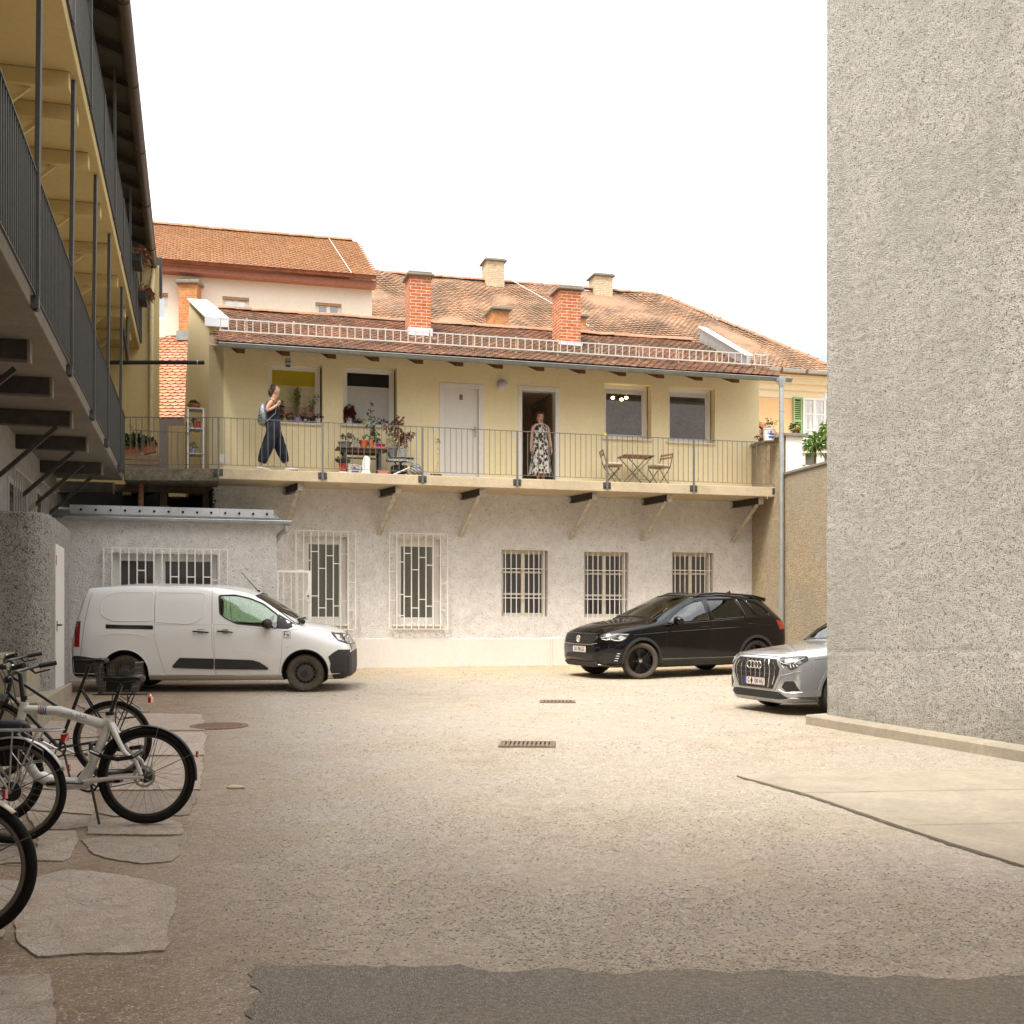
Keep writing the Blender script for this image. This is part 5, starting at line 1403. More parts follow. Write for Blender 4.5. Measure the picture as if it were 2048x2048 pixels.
def hull(keys, warp=None, shrink=0.0, xr=None, nst=90, sub=5, mi=0, zfloor=None):
    """closed car body lofted from key sections (x, zb, wb, zs, ws, zm, wm, zh, wh, zt, wt, zc)"""
    xs = [k[0] for k in keys]; x0, x1 = xr or (xs[0], xs[-1])
    st = sorted(set([x0 + (x1 - x0) * (.5 - .5 * math.cos(math.pi * i / nst)) for i in range(nst + 1)]))
    mb = MB(); rings = []
    for x in st:
        c = [hermite(xs, [k[j] for k in keys], x) for j in range(1, 12)]
        zb, wb, zs, ws, zm, wm, zh, wh, zt, wt, zc = c
        half = [(0, zb), (wb * .9, zb), (wb, zb + .02)] + catmull([(ws, zs), (wm, zm), (wh, zh), (wt, zt), (wt * .62, zt + (zc - zt) * .72), (0, zc)], sub)
        if shrink:
            half = [(max(0, y - shrink), z) for y, z in half]
            half = [(y, min(max(z, (zfloor or zb)), zc - shrink)) for y, z in half]
        ring = [V((x, y, z)) for y, z in half] + [V((x, -y, z)) for y, z in reversed(half[1:-1])]
        if warp: ring = [warp(p) for p in ring]
        rings.append(ring)
    n = len(rings[0])
    for r in rings: mb.v.extend(r)
    for i in range(len(rings) - 1):
        for j in range(n):
            mb.f.append([i*n+j, i*n+(j+1) % n, (i+1)*n+(j+1) % n, (i+1)*n+j]); mb.m.append(mi)
    mb.f.append(list(range(n))); mb.m.append(mi); mb.f.append(list(range((len(rings)-1)*n, len(rings)*n))[::-1]); mb.m.append(mi)
    return mb
def mesh_of(mb, name='tmp', mats=()):
    me = bpy.data.meshes.new(name); me.from_pydata([tuple(p) for p in mb.v], [], mb.f)
    for m in mats: me.materials.append(m)
    me.polygons.foreach_set('material_index', mb.m if mats else [0] * len(mb.f))
    bm = bmesh.new(); bm.from_mesh(me); bmesh.ops.recalc_face_normals(bm, faces=bm.faces); bm.to_mesh(me); bm.free()
    return me
def carve(base, cutters, mats):
    """solid minus a list of solids (exact booleans)"""
    o = link(bpy.data.objects.new('tmp_base', mesh_of(base, 'tmp', mats))); cs = []
    for c in cutters:
        co = link(bpy.data.objects.new('tmp_cut', mesh_of(c, 'tmpc', mats))); cs.append(co)
        m = o.modifiers.new('b', 'BOOLEAN'); m.operation = 'DIFFERENCE'; m.solver = 'EXACT'; m.object = co
    dg = bpy.context.evaluated_depsgraph_get(); dg.update()
    me = bpy.data.meshes.new_from_object(o.evaluated_get(dg))
    for x in cs + [o]: bpy.data.objects.remove(x)
    return me
def rpoly(poly, r=.03, n=4):
    out = []; k = len(poly)
    for i in range(k):
        p = V((*poly[i], 0)); a = V((*poly[i-1], 0)) - p; b = V((*poly[(i+1) % k], 0)) - p
        q = min(r, a.length * .45, b.length * .45); a.normalize(); b.normalize()
        s, e = p + a * q, p + b * q
        for t in range(n + 1):
            u = t / n; w = s * (1-u)**2 + p * 2*u*(1-u) + e * u*u; out.append((w.x, w.y))
    return out
class Skin:
    def __init__(s, mb, root, M):
        s.bv = BVHTree.FromPolygons([tuple(p) for p in mb.v], [tuple(f) for f in mb.f]); s.root = root; s.M = M
    def hit(s, a, b, mode):
        if mode == 'L': o, d = V((a, 4, b)), V((0, -1, 0))
        elif mode == 'R': o, d = V((a, -4, b)), V((0, 1, 0))
        elif mode == 'F': o, d = V((9, a, b)), V((-1, 0, 0))
        elif mode == 'B': o, d = V((-9, a, b)), V((1, 0, 0))
        else: o, d = V((a, b, 5)), V((0, 0, -1))
        h = s.bv.ray_cast(o, d)
        if h[0] is None:
            h = s.bv.find_nearest(o + d * (4 if mode in 'LR' else 5))
        n = h[1]
        if n.dot(d) > 0: n = -n
        return h[0], n
    def panel(s, poly, mode, off=.004, thick=.006, grid=.06, mb=None, mi=0, holes=()):
        mb = mb or MB(); pts = []; n = len(poly); es = []
        loops = [poly] + list(holes)
        for lp in loops:
            b0 = len(pts); k_ = len(lp)
            for i in range(k_):
                a, b = lp[i], lp[(i+1) % k_]; L = math.dist(a, b); k = max(1, int(L / grid))
                for q in range(k): pts.append((a[0]+(b[0]-a[0])*q/k, a[1]+(b[1]-a[1])*q/k))
            m_ = len(pts) - b0; es += [(b0 + i, b0 + (i+1) % m_) for i in range(m_)]
        nb = len(pts)
        x0, x1 = min(p[0] for p in poly), max(p[0] for p in poly); y0, y1 = min(p[1] for p in poly), max(p[1] for p in poly)
        gx = x0 + grid * .5
        while gx < x1:
            gy = y0 + grid * .5
            while gy < y1:
                if inside((gx, gy), poly) and not any(inside((gx, gy), h) for h in holes) and min((gx-p[0])**2+(gy-p[1])**2 for p in pts[:nb]) > (grid*.35)**2: pts.append((gx, gy))
                gy += grid
            gx += grid
        r = delaunay_2d_cdt([V(p) for p in pts], es, [], 0, 1e-6)
        tri = []
        for f in r[2]:
            c = (sum(r[0][i].x for i in f)/3, sum(r[0][i].y for i in f)/3)
            if inside(c, poly) and not any(inside(c, h) for h in holes): tri.append(tuple(f))
        hits = [s.hit(p.x, p.y, mode) for p in r[0]]
        top = [h[0] + h[1]*off for h in hits]
        if mode in 'L' or mode == 'F': pass
        mb.add(top, tri, mi)
        if thick:
            rim = [s.hit(p[0], p[1], mode) for p in pts[:nb]]
            t0 = [h[0]+h[1]*off for h in rim]; t1 = [h[0]+h[1]*(off-thick) for h in rim]
            mb.add(t0 + t1, [(a, b, nb+b, nb+a) for a, b in es], mi)
        return mb
    def line(s, pts, mode, r=.003, off=0.0, mb=None, mi=0, step=.05, closed=False, n=6, flat=None):
        mb = mb or MB(); out = []
        if closed: pts = list(pts) + [pts[0]]
        for i in range(len(pts)-1):
            a, b = pts[i], pts[i+1]; k = max(1, int(math.dist(a, b)/step))
            for q in range(k): out.append((a[0]+(b[0]-a[0])*q/k, a[1]+(b[1]-a[1])*q/k))
        out.append(pts[-1])
        return mb.tube([(lambda h: h[0]+h[1]*off)(s.hit(*p, mode)) for p in out], r, n, mi=mi, flat=flat)
    def put(s, mb, name, mat, parent=None, smooth=35):
        me = MB(); me.v = [s.M @ p for p in mb.v]; me.f = mb.f; me.m = mb.m
        return me.build(name, mat, parent or s.root, smooth=smooth, merge=True)
def car_matrix(contact, heading, scale=1.0):
    up = V((0, -SLOPE, 1)).normalized(); f = V((heading.x, heading.y, 0)); f = (f - up * f.dot(up)).normalized(); l = up.cross(f)
    m = Matrix(((f.x*scale, l.x*scale, up.x*scale, contact.x), (f.y*scale, l.y*scale, up.y*scale, contact.y), (f.z*scale, l.z*scale, up.z*scale, contact.z), (0, 0, 0, 1)))
    return m
M_tyre = P('tyre rubber', (.035, .031, .027), .8, var=.25, scale=14)
M_tyre_d = P('dusty tyre rubber', (.085, .068, .050), .9, var=.3, scale=18)
M_blk = P('black trim', (.022, .021, .020), .55, var=.15)
M_gloss = P('gloss black', (.010, .010, .010), .15, var=.05, spec=.6)
M_clad = P('charcoal cladding', (.032, .031, .030), .65, var=.15, scale=8)
M_cab = P('cabin lining', (.030, .029, .028), .8)
M_well = P('wheel well', (.010, .009, .008), .95)
M_chrome = P('chrome', (.75, .74, .72), .18, 1.0, var=.03)
M_rimb = P('black alloy', (.03, .029, .028), .28, .6, var=.1)
M_rims = P('dusty steel wheel', (.085, .074, .063), .7, .3, var=.3, scale=20)
M_lens = lens('lamp lens', (.45, .45, .44)); M_lensd = lens('dark lamp lens', (.05, .05, .052)); M_lensr = lens('red lamp lens', (.28, .008, .008)); M_lensw = lens('white light guide', (.72, .72, .70))
M_glass_g = clearglass('green car glass', (.66, .86, .68), .07)
M_glass_d = clearglass('privacy car glass', (.10, .10, .10), .03)
M_seam = P('panel gap', (.015, .014, .013), .9)
M_plate = P('number plate', (.72, .70, .66), .4, var=.04); M_pblue = P('plate blue', (.03, .08, .30), .4); M_pred = P('plate red', (.5, .03, .03), .4); M_ink = P('plate ink', (.015, .015, .015), .5)

def wheel(root, M, x, y, r, w, style, side, mats, name='wheel', steer=0.0):
    """tyre with rim; side +1 = left wheel"""
    tm, rm = mats
    A = M @ Matrix.Translation(V((x, y, r))) @ Matrix.Rotation(steer, 4, 'Z') @ Matrix.Rotation(-side * math.pi / 2, 4, 'X')   # local +z points outward
    rr = r * (.665 if style == 'steel' else .74)
    mb = MB(); h = w / 2
    prof = [(rr - .01, -h * .8), (rr + .02, -h), (r - .03, -h), (r - .008, -h * .8), (r, -h * .5), (r, 0), (r, h * .5), (r - .008, h * .8), (r - .03, h), (rr + .03, h * 1.0), (rr + .005, h * .9), (rr - .012, h * .78)]
    mb.lathe(prof, A, 44, cap=False)
    for k in range(60):                                      # tread blocks
        t = 2 * math.pi * k / 60
        for z0, z1 in ((-h * .78, -h * .1), (h * .1, h * .78)):
            a = V((math.cos(t), math.sin(t), 0)); b = V((-math.sin(t), math.cos(t), 0))
            p = a * (r - .004) - b * .009 + V((0, 0, z0))
            mb.obox(A @ p, (A.to_3x3() @ (b * .018)), (A.to_3x3() @ (a * .007)), (A.to_3x3() @ V((0, 0, z1 - z0))))
    wh = mb.build(name, tm, root, smooth=40)
    mb = MB()
    if style == 'steel':
        mb.lathe([(rr, h * .78), (rr - .012, h * .80), (rr - .03, h * .60), (rr * .86, h * .25), (rr * .80, h * .22), (rr * .66, h * .46), (rr * .60, h * .50), (rr * .40, h * .50), (rr * .36, h * .58), (rr * .30, h * .62), (.001, h * .63)], A, 40, cap=False)
        for k in range(15):
            t = 2 * math.pi * k / 15; c = V((math.cos(t) * rr * .735, math.sin(t) * rr * .735, h * .37))
            nrm = V((math.cos(t) * .75, math.sin(t) * .75, 1)).normalized()
            mb.lathe([(.017, 0), (.017, .006)], A @ (Matrix.Translation(c) @ nrm.to_track_quat('Z', 'Y').to_matrix().to_4x4()), 10, mi=1)
        mb.build('rim', [rm, M_well], wh, smooth=35)
        hb = MB(); hb.lathe([(rr * .27, h * .62), (rr * .27, h * .68), (rr * .24, h * .70), (.001, h * .70)], A, 24, cap=False); hb.build('hub_cap', M_clad, wh, smooth=35)
    else:
        mb.lathe([(rr, h * .80), (rr - .012, h * .82), (rr - .022, h * .68), (rr - .03, -h * .3), (rr * .5, -h * .4), (.001, -h * .4)], A, 40, cap=False)
        n = style
        for k in range(n):
            t = 2 * math.pi * k / n
            for dt in ((-.13, .13) if n == 5 else (0,)):
                a0, a1 = t + dt * .3, t + dt
                p0 = V((math.cos(a0) * rr * .12, math.sin(a0) * rr * .12, h * .60)); p1 = V((math.cos(a1) * (rr - .015), math.sin(a1) * (rr - .015), h * .66))
                mb.tube([A @ p0, A @ (p0.lerp(p1, .5) + V((0, 0, -.004))), A @ p1], [.026, .020, .024], 4, flat=.7)
        mb.lathe([(rr * .24, h * .2), (rr * .24, h * .62), (rr * .2, h * .70), (.001, h * .71)], A, 24, cap=False)
        mb.build('rim', rm, wh, smooth=35)
        hb = MB(); hb.lathe([(rr * .13, h * .70), (rr * .13, h * .73), (.001, h * .735)], A, 20, cap=False); hb.build('hub_cap', M_chrome, wh, smooth=35)
    return wh
def cylinder(x, y0, y1, z, r, n=40, mi=1, sq=1.0):
    mb = MB(); A = Matrix.Translation(V((x, y0, z))) @ Matrix.Rotation(-math.pi / 2, 4, 'X')
    return mb.lathe([(r, 0), (r, y1 - y0)], A, n, mi=mi)
def prism_y(poly, y0, y1, mi=1): 
    return MB().prism([V((a, y0, b)) for a, b in poly], V((0, y1 - y0, 0)), mi)
def prism_x(poly, x0, x1, mi=1):
    return MB().prism([V((x0, a, b)) for a, b in poly], V((x1 - x0, 0, 0)), mi)
def put_mesh(me, name, root, M):
    me.transform(ROOT[root.name] @ M)
    me.polygons.foreach_set('use_smooth', [True] * len(me.polygons)); me.set_sharp_from_angle(angle=R(32))
    o = link(bpy.data.objects.new(name, me)); me.name = name; o.parent = root; return o
def seats(sk, xs, ys, z, mat, wheel_at=None):
    for x in xs:
        for y in ys:
            mb = MB(); mb.ball((x, y, z + .04), .24, .23, .09, 12, 8); mb.ball((x - .27, y, z + .33), .10, .22, .34, 12, 8, M=Matrix.Rotation(R(-14), 3, 'Y')); mb.ball((x - .38, y, z + .74), .06, .12, .10, 10, 6)
            sk.put(mb, 'car_seat', mat, smooth=180)
    if wheel_at:
        x, y, zz = wheel_at; mb = MB(); A = Matrix.Translation(V(wheel_at)) @ Matrix.Rotation(R(-62), 4, 'Y')
        mb.tube([A @ V((.18 * math.cos(t), .18 * math.sin(t), 0)) for t in [2*math.pi*i/24 for i in range(24)]], .014, 6, closed=True)
        mb.tube([A @ V((-.18, 0, 0)), A @ V((.18, 0, 0))], .014, 6); mb.tube([A @ V((0, 0, 0)), A @ V((0, -.0, -.3))], .03, 6)
        sk.put(mb, 'steering_wheel', M_cab, smooth=60)
def mirror(sk, x, y, z, side, mat, base=M_blk):
    mb = MB(); A = Matrix.Rotation(R(8) * side, 3, 'Z')
    mb.ball((x, y + side * .13, z), .075, .115, .085, 16, 10, M=A); m = sk.put(mb, 'mirror', mat, smooth=180)
    mb = MB(); mb.tube([(x + .02, y - side * .03, z - .06), (x + .01, y + side * .10, z - .055)], [.035, .03], 8, flat=.5); sk.put(mb, 'mirror_arm', base, m, smooth=60)
    mb = MB(); mb.ball((x - .066, y + side * .13, z), .012, .095, .065, 12, 8, M=A); sk.put(mb, 'mirror_glass', M_gloss, m, smooth=180)

# ---------------------------------------------------------------- white panel van
vc = ground_at(605.8, 1382.8)
VM = car_matrix(V((vc.x, vc.y + .80, gz(vc.y + .80))), V((1, .06, 0))) @ Matrix.Translation(V((-3.90, 0, 0)))
van = thing('panel_van', 'white panel van with black bumpers parked side-on in front of the annex', 'van', mat=VM)
M_vanp = paint('van white', (.80, .785, .76), .28, dirt=.06)
#        x    zb   wb   zs   ws    zm   wm    zh    wh    zt    wt    zc
VK = [(.05, .27, .70, .34, .80, .75, .86, 1.10, .84, 1.62, .70, 1.70),
      (.09, .24, .76, .33, .87, .75, .90, 1.12, .88, 1.68, .745, 1.775),
      (.34, .22, .78, .32, .90, .75, .925, 1.12, .905, 1.69, .76, 1.79),
      (.95, .20, .80, .30, .905, .75, .925, 1.14, .91, 1.71, .775, 1.83),
      (2.2, .19, .80, .29, .905, .72, .925, 1.13, .91, 1.69, .765, 1.815),
      (2.75, .19, .80, .29, .905, .72, .925, 1.12, .905, 1.63, .735, 1.755),
      (3.07, .19, .80, .29, .905, .72, .925, 1.11, .90, 1.54, .71, 1.66),
      (3.45, .19, .80, .29, .905, .72, .925, 1.08, .89, 1.33, .72, 1.44),
      (3.80, .19, .80, .29, .905, .70, .925, 1.00, .87, 1.11, .74, 1.20),
      (4.15, .19, .80, .29, .90, .68, .92, .94, .85, 1.045, .70, 1.12),
      (4.42, .20, .76, .30, .87, .62, .885, .87, .82, .97, .62, 1.04),
      (4.60, .20, .72, .31, .82, .58, .84, .80, .77, .89, .55, .945),
      (4.69, .22, .62, .32, .73, .56, .75, .75, .67, .82, .45, .85),
      (4.735, .27, .50, .35, .60, .55, .62, .68, .54, .74, .36, .76)]
def vwarp(p):
    k = max(0.0, min(1.0, (1.3 - p.x) / 1.25)); q = max(0.0, p.z - .75) / 1.05
    return V((p.x + .25 * k * q ** 1.3, p.y, p.z))
VK = [((k[0] if k[0] < 4.15 else 4.15 + (k[0] - 4.15) * .86),) + tuple(k[1:]) for k in VK]
vh = hull(VK, sub=6, warp=vwarp)
FX, RX = 3.90, .925
cuts = []
def vq(pts): return [((x - 35) / 381 + .03, (782 - y) / 381) for x, y in pts]
win = rpoly(vq([(962, 165), (1060, 161), (1150, 181), (1240, 218), (1335, 290), (1335, 376), (1250, 362), (1080, 345), (1010, 311), (972, 280)]), .03)
cuts.append(hull(VK, shrink=.05, xr=(.3, 3.95), nst=60, mi=1, zfloor=.80))
for x, r in ((FX, .385), (RX, .40)):
    for sgn in (1, -1): cuts.append(cylinder(x, .58 * sgn if sgn > 0 else -1.1, 1.1 if sgn > 0 else -.58, .325, r))
winL = rpoly([(2.05, 1.10), (3.36, 1.12), (3.36, 1.26), (3.06, 1.48), (2.80, 1.60), (2.05, 1.62)], .05)
cuts.append(prism_y(win, -1.2, -.3)); cuts.append(prism_y(winL, .3, 1.2))
wsy = [(-.70, 1.17), (.70, 1.17), (.60, 1.60), (-.60, 1.60)]
wcut = MB(); wcut.prism([V((3.70, -.68, 1.22)), V((3.70, .68, 1.22)), V((3.02, .62, 1.60)), V((3.02, -.62, 1.60))], V((.5, 0, .45)), 1)
cuts.append(wcut)
body = put_mesh(carve(vh, cuts, [M_vanp, M_cab]), 'body', van, VM)
sk = Skin(vh, van, VM)
for sd in 'RL': 
    wq = win if sd == 'R' else winL
    w = sk.put(sk.panel(wq, sd, -.012, .004, .07), 'side_window', M_glass_g)
    sk.put(sk.line(wq, sd, .011, -.002, closed=True, step=.04), 'window_seal', M_blk, w)
ws_ = [(3.78, -.72), (3.78, .72), (3.08, .63), (3.08, -.63)]
sk.put(sk.panel(ws_, 'T', -.002, .004, .08), 'windscreen', M_glass_g)
sk.put(sk.line(ws_, 'T', .012, .0, closed=True), 'windscreen_seal', M_blk)
for sd in 'RL':
    # doors as their own skins
    dd = vq([(935, 348), (1010, 350), (1085, 362), (1250, 378), (1368, 390), (1362, 560), (1340, 682), (952, 672), (942, 520)])
    d1 = sk.put(sk.panel(rpoly(dd, .03), sd, .003, .006, .06), 'front_door', M_vanp)
    sk.put(sk.line(rpoly(dd, .03), sd, .0035, -.001, closed=True), 'door_gap', M_seam, d1)
    tri = vq([(1337, 284), (1455, 356), (1402, 380), (1337, 377)]); sk.put(sk.panel(tri, sd, .004, .006), 'corner_trim', M_blk, d1)
    sl = vq([(567, 352), (920, 352), (930, 520), (945, 672), (635, 668), (610, 600), (585, 500), (565, 440)])
    d2 = sk.put(sk.panel(rpoly(sl, .03), sd, .003, .006, .06), 'sliding_door', M_vanp)
    sk.put(sk.line(rpoly(sl, .03) , sd, .0035, -.001, closed=True), 'door_gap', M_seam, d2)
    sk.put(sk.line(vq([(565, 352), (562, 125), (575, 108), (918, 117), (926, 348)]), sd, .0035, -.001), 'roof_gap', M_seam, d2)
    for hx, dr in ((855, d2), (1008, d1)):
        hp = vq([(hx - 48, 392), (hx + 48, 399)]); q, n_ = sk.hit(*hp[0], sd); q2, n2 = sk.hit(*hp[1], sd)
        mb = MB(); mb.tube([q, q + n_ * .035 + V((.02, 0, 0)), q2 + n2 * .035 - V((.02, 0, 0)), q2], [.012, .016, .016, .012], 8, flat=.8); hn = sk.put(mb, 'handle', M_blk, dr, smooth=60)
        cx = (hp[0][0] + hp[1][0]) / 2; sk.put(sk.panel(rpoly([(cx - .05, hp[0][1] - .045), (cx + .05, hp[0][1] - .045), (cx + .06, hp[0][1] + .035), (cx - .06, hp[0][1] + .035)], .03), sd, .003, .003), 'handle_cup', P('cup grey', (.36, .345, .33), .4), hn)
    sk.put(sk.panel(rpoly(vq([(262, 347), (370, 351), (558, 354), (558, 379), (262, 373)]), .01), sd, .005, .006), 'slide_rail', M_gloss)
    md = sk.put(sk.panel(rpoly(vq([(675, 612), (722, 560), (936, 566), (936, 633), (680, 624)]), .02), sd, .016, .016), 'side_moulding', M_clad, d2)
    sk.put(sk.panel(rpoly(vq([(942, 566), (1180, 576), (1225, 590), (1280, 628), (1276, 638), (942, 633)]), .02), sd, .016, .016), 'side_moulding', M_clad, d1)
    # pressed cargo panels: raised rims round the blind window recesses
    for pp in ([(232, 200), (262, 165), (330, 146), (555, 146), (555, 330), (300, 328), (250, 300), (226, 275)], [(575, 146), (850, 150), (872, 162), (878, 180), (876, 290), (840, 325), (780, 346), (575, 332)]):
        inn = rpoly(vq(pp), .05); mb = sk.panel(inn, sd, .0035, .0035, .06); sk.put(mb, 'pressed_panel', M_vanp)
        sk.put(sk.line(inn, sd, .012, -.002, closed=True, flat=.45), 'panel_rim', M_vanp)
    # crease lines on doors
    sk.put(sk.line(vq([(955, 505), (1120, 512), (1240, 525), (1290, 550)]), sd, .010, -.004, flat=.5), 'crease', M_vanp, d1)
    sk.put(sk.line(vq([(240, 415), (300, 405), (420, 405), (520, 425)]), sd, .014, -.006, flat=.5), 'crease', M_vanp)
    # dark bumpers wrap round the corners
    sk.put(sk.panel(vq([(1658, 556), (1690, 530), (1722, 512), (1790, 515), (1842, 522), (1842, 660), (1740, 700), (1690, 702), (1668, 640), (1672, 600)]), sd, .010, .02, .045), 'bumper_corner', M_clad)
    sk.put(sk.panel(vq([(40, 548), (90, 545), (230, 566), (222, 600), (216, 680), (40, 672)]), sd, .010, .02, .05), 'rear_bumper_corner', M_clad)
    for k in range(5):
        y_ = 562 + k * 20; sk.put(sk.line(vq([(1778, y_), (1826, y_ + 3)]), sd, .006, .014, flat=.8), 'bumper_slot', M_gloss)
    hl = rpoly(vq([(1668, 404), (1740, 416), (1800, 434), (1818, 488), (1775, 478), (1718, 456), (1690, 430)]), .012)
    h_ = sk.put(sk.panel(hl, sd, .006, .010, .04), 'headlight', M_lensd); sk.put(sk.line(hl, sd, .005, .004, closed=True, step=.03), 'lamp_rim', M_blk, h_)
    sk.put(sk.panel(rpoly(vq([(1690, 416), (1722, 424), (1742, 446), (1735, 456), (1715, 448)]), .008), sd, .009, .004, .03), 'light_guide', M_lensw, h_)
    sk.put(sk.panel(rpoly(vq([(1752, 430), (1788, 440), (1800, 470), (1775, 472), (1756, 458)]), .012), sd, .009, .004, .03), 'reflector', M_lens, h_)
    sk.put(sk.panel(rpoly(vq([(74, 330), (105, 326), (98, 490), (66, 488)]), .012), sd, .008, .012, .04), 'tail_light', M_lensr)
    q, n_ = sk.hit(*vq([(1403, 495)])[0], sd); mb = MB(); mb.ball(q, .022, .008, .012, 10, 6); sk.put(mb, 'indicator', M_lensw, smooth=180)
    sk.put(sk.line(vq([(1372, 395), (1500, 375), (1690, 402)]), sd, .003, -.0005), 'bonnet_gap', M_seam)
    sk.put(sk.line(vq([(172, 92), (132, 320), (105, 540)]), sd, .0035, -.001), 'tailgate_gap', M_seam)
    # arch lips
    for x, r in ((FX, .385), (RX, .40)):
        sk.put(sk.line([(x + r * math.cos(t), .325 + r * math.sin(t)) for t in [math.pi * (-.05 + 1.1 * i / 22) for i in range(23)]], sd, .012, -.004), 'arch_lip', M_blk if x > 2 else M_vanp)
    # square sticker with letters on the wing
    st_ = vq([(1378, 396), (1418, 396), (1418, 434), (1378, 434)]); q0 = sk.put(sk.panel(st_, sd, .0045, .002, .05), 'sticker', P('sticker white', (.66, .65, .63), .5))
    sk.put(sk.line(st_, sd, .0035, .005, closed=True), 'sticker_border', M_ink, q0)
    c_ = vq([(1395, 416)])[0]; hp, n_ = sk.hit(*c_, sd)
    if sd == 'R': sk.put(text_mb('Ln', .085, frame_mat(hp + n_ * .007, V((1, 0, 0)), V((0, 0, 1))), .001, bold=.002), 'sticker_letters', M_ink, q0)
# nose: bumper, grille, badge, plate
sk.put(sk.panel(rpoly([(-.74, .25), (.74, .25), (.78, .62), (.62, .66), (-.62, .66), (-.78, .62)], .05), 'F', .010, .02, .06), 'front_bumper', M_clad)
sk.put(sk.panel(rpoly([(-.50, .66), (.50, .66), (.58, .80), (-.58, .80)], .03), 'F', .008, .01, .05), 'grille', M_gloss)
sk.put(sk.panel(rpoly([(-.62, .30), (.62, .30), (.62, .60), (-.62, .60)], .05), 'B', .012, .02, .06), 'rear_bumper', M_clad)
sk.put(sk.panel(rpoly([(-.60, 1.12), (.60, 1.12), (.55, 1.46), (-.55, 1.46)], .05), 'B', .006, .01, .06), 'rear_window', M_gloss)
for sgn in (1, -1): mirror(sk, 3.30, .88 * sgn, 1.15, sgn, M_clad)
q, _ = sk.hit(3.0, 0, 'T'); mb = MB(); mb.lathe([(.03, -.01), (.025, .02), (.012, .03)], Matrix.Translation(q), 12); mb.tube([q, q + V((-.30, 0, .34))], [.010, .005], 6); sk.put(mb, 'antenna', M_blk)
mb = MB(); mb.tube([(3.74, -.55, 1.215), (3.82, -.1, 1.235)], .012, 6); mb.tube([(3.78, -.62, 1.205), (3.86, -.72, 1.17)], .04, 8); sk.put(mb, 'wiper', M_blk)
seats(sk, (2.55,), (.42, -.42), .72, M_cab, (3.12, .40, 1.10))
mb = MB(); mb.box(3.15, 3.75, -.80, .80, .7, 1.05); sk.put(mb, 'dashboard', M_cab)
for x in (FX, RX):
    for sgn in (1, -1): wheel(van, VM, x, .795 * sgn, .312, .19, 'steel', sgn, (M_tyre_d, M_rims))

# ---------------------------------------------------------------- black SUV
hd = V((-.885, -.466, 0)).normalized(); lf = V((.466, -.885, 0)).normalized()
ctc = ground_at(1278.6, 1357.5) - lf * .80
SM = car_matrix(V((ctc.x, ctc.y, gz(ctc.y))), hd)
suv = thing('parked_suv', 'black SUV with black alloy wheels parked against the barred windows', 'car', mat=SM)
M_black = paint('black paint', (.003, .003, .0035), .10, dirt=.015, coat=.4)
SK = [(-3.64, 0.36, 0.58, 0.44, 0.68, 0.7, 0.72, 0.93, 0.68, 1.0, 0.52, 1.02),
      (-3.57, 0.3, 0.68, 0.4, 0.82, 0.72, 0.86, 1.04, 0.8, 1.14, 0.6, 1.18),
      (-3.42, 0.26, 0.73, 0.36, 0.88, 0.74, 0.905, 1.1, 0.84, 1.3, 0.61, 1.36),
      (-3.2, 0.24, 0.76, 0.33, 0.9, 0.74, 0.92, 1.15, 0.865, 1.45, 0.61, 1.54),
      (-3.02, 0.23, 0.77, 0.32, 0.9, 0.75, 0.92, 1.16, 0.875, 1.505, 0.62, 1.605),
      (-2.79, 0.22, 0.78, 0.31, 0.9, 0.75, 0.92, 1.165, 0.885, 1.52, 0.63, 1.63),
      (-2.0, 0.2, 0.78, 0.3, 0.89, 0.72, 0.91, 1.135, 0.885, 1.56, 0.63, 1.665),
      (-1.45, 0.2, 0.78, 0.3, 0.89, 0.7, 0.91, 1.105, 0.885, 1.545, 0.61, 1.64),
      (-1.15, 0.2, 0.78, 0.3, 0.89, 0.7, 0.91, 1.095, 0.885, 1.45, 0.62, 1.545),
      (-0.8, 0.2, 0.78, 0.3, 0.89, 0.7, 0.915, 1.075, 0.885, 1.3, 0.68, 1.4),
      (-0.45, 0.2, 0.78, 0.3, 0.895, 0.7, 0.92, 1.03, 0.885, 1.145, 0.75, 1.235),
      (-0.25, 0.2, 0.78, 0.3, 0.895, 0.7, 0.92, 1.015, 0.885, 1.075, 0.745, 1.155),
      (0, 0.21, 0.77, 0.31, 0.9, 0.7, 0.92, 0.99, 0.88, 1.045, 0.7, 1.12),
      (0.45, 0.22, 0.72, 0.31, 0.87, 0.66, 0.9, 0.93, 0.83, 0.99, 0.6, 1.06),
      (0.7, 0.23, 0.64, 0.32, 0.77, 0.62, 0.81, 0.85, 0.74, 0.925, 0.52, 0.98),
      (0.82, 0.26, 0.54, 0.35, 0.64, 0.58, 0.69, 0.76, 0.62, 0.85, 0.4, 0.885),
      (0.87, 0.32, 0.46, 0.4, 0.55, 0.56, 0.58, 0.7, 0.52, 0.76, 0.3, 0.77)]
sh_ = hull(SK, sub=6)
def so_(p): return p
fw_ = rpoly([(-.60, 1.07), (-1.60, 1.125), (-1.60, 1.51), (-1.38, 1.48), (-1.12, 1.385), (-.82, 1.225)], .03)
rwn = rpoly([(-1.70, 1.13), (-2.48, 1.165), (-2.40, 1.53), (-1.70, 1.52)], .03)
qw1 = rpoly([(-2.53, 1.168), (-2.82, 1.18), (-2.64, 1.52), (-2.46, 1.53)], .02)
qw2 = rpoly([(-2.86, 1.183), (-3.10, 1.20), (-3.18, 1.235), (-3.06, 1.37), (-2.92, 1.46), (-2.69, 1.512)], .05)
cuts = [hull(SK, shrink=.045, xr=(-3.1, -.25), nst=60, mi=1, zfloor=.82)]
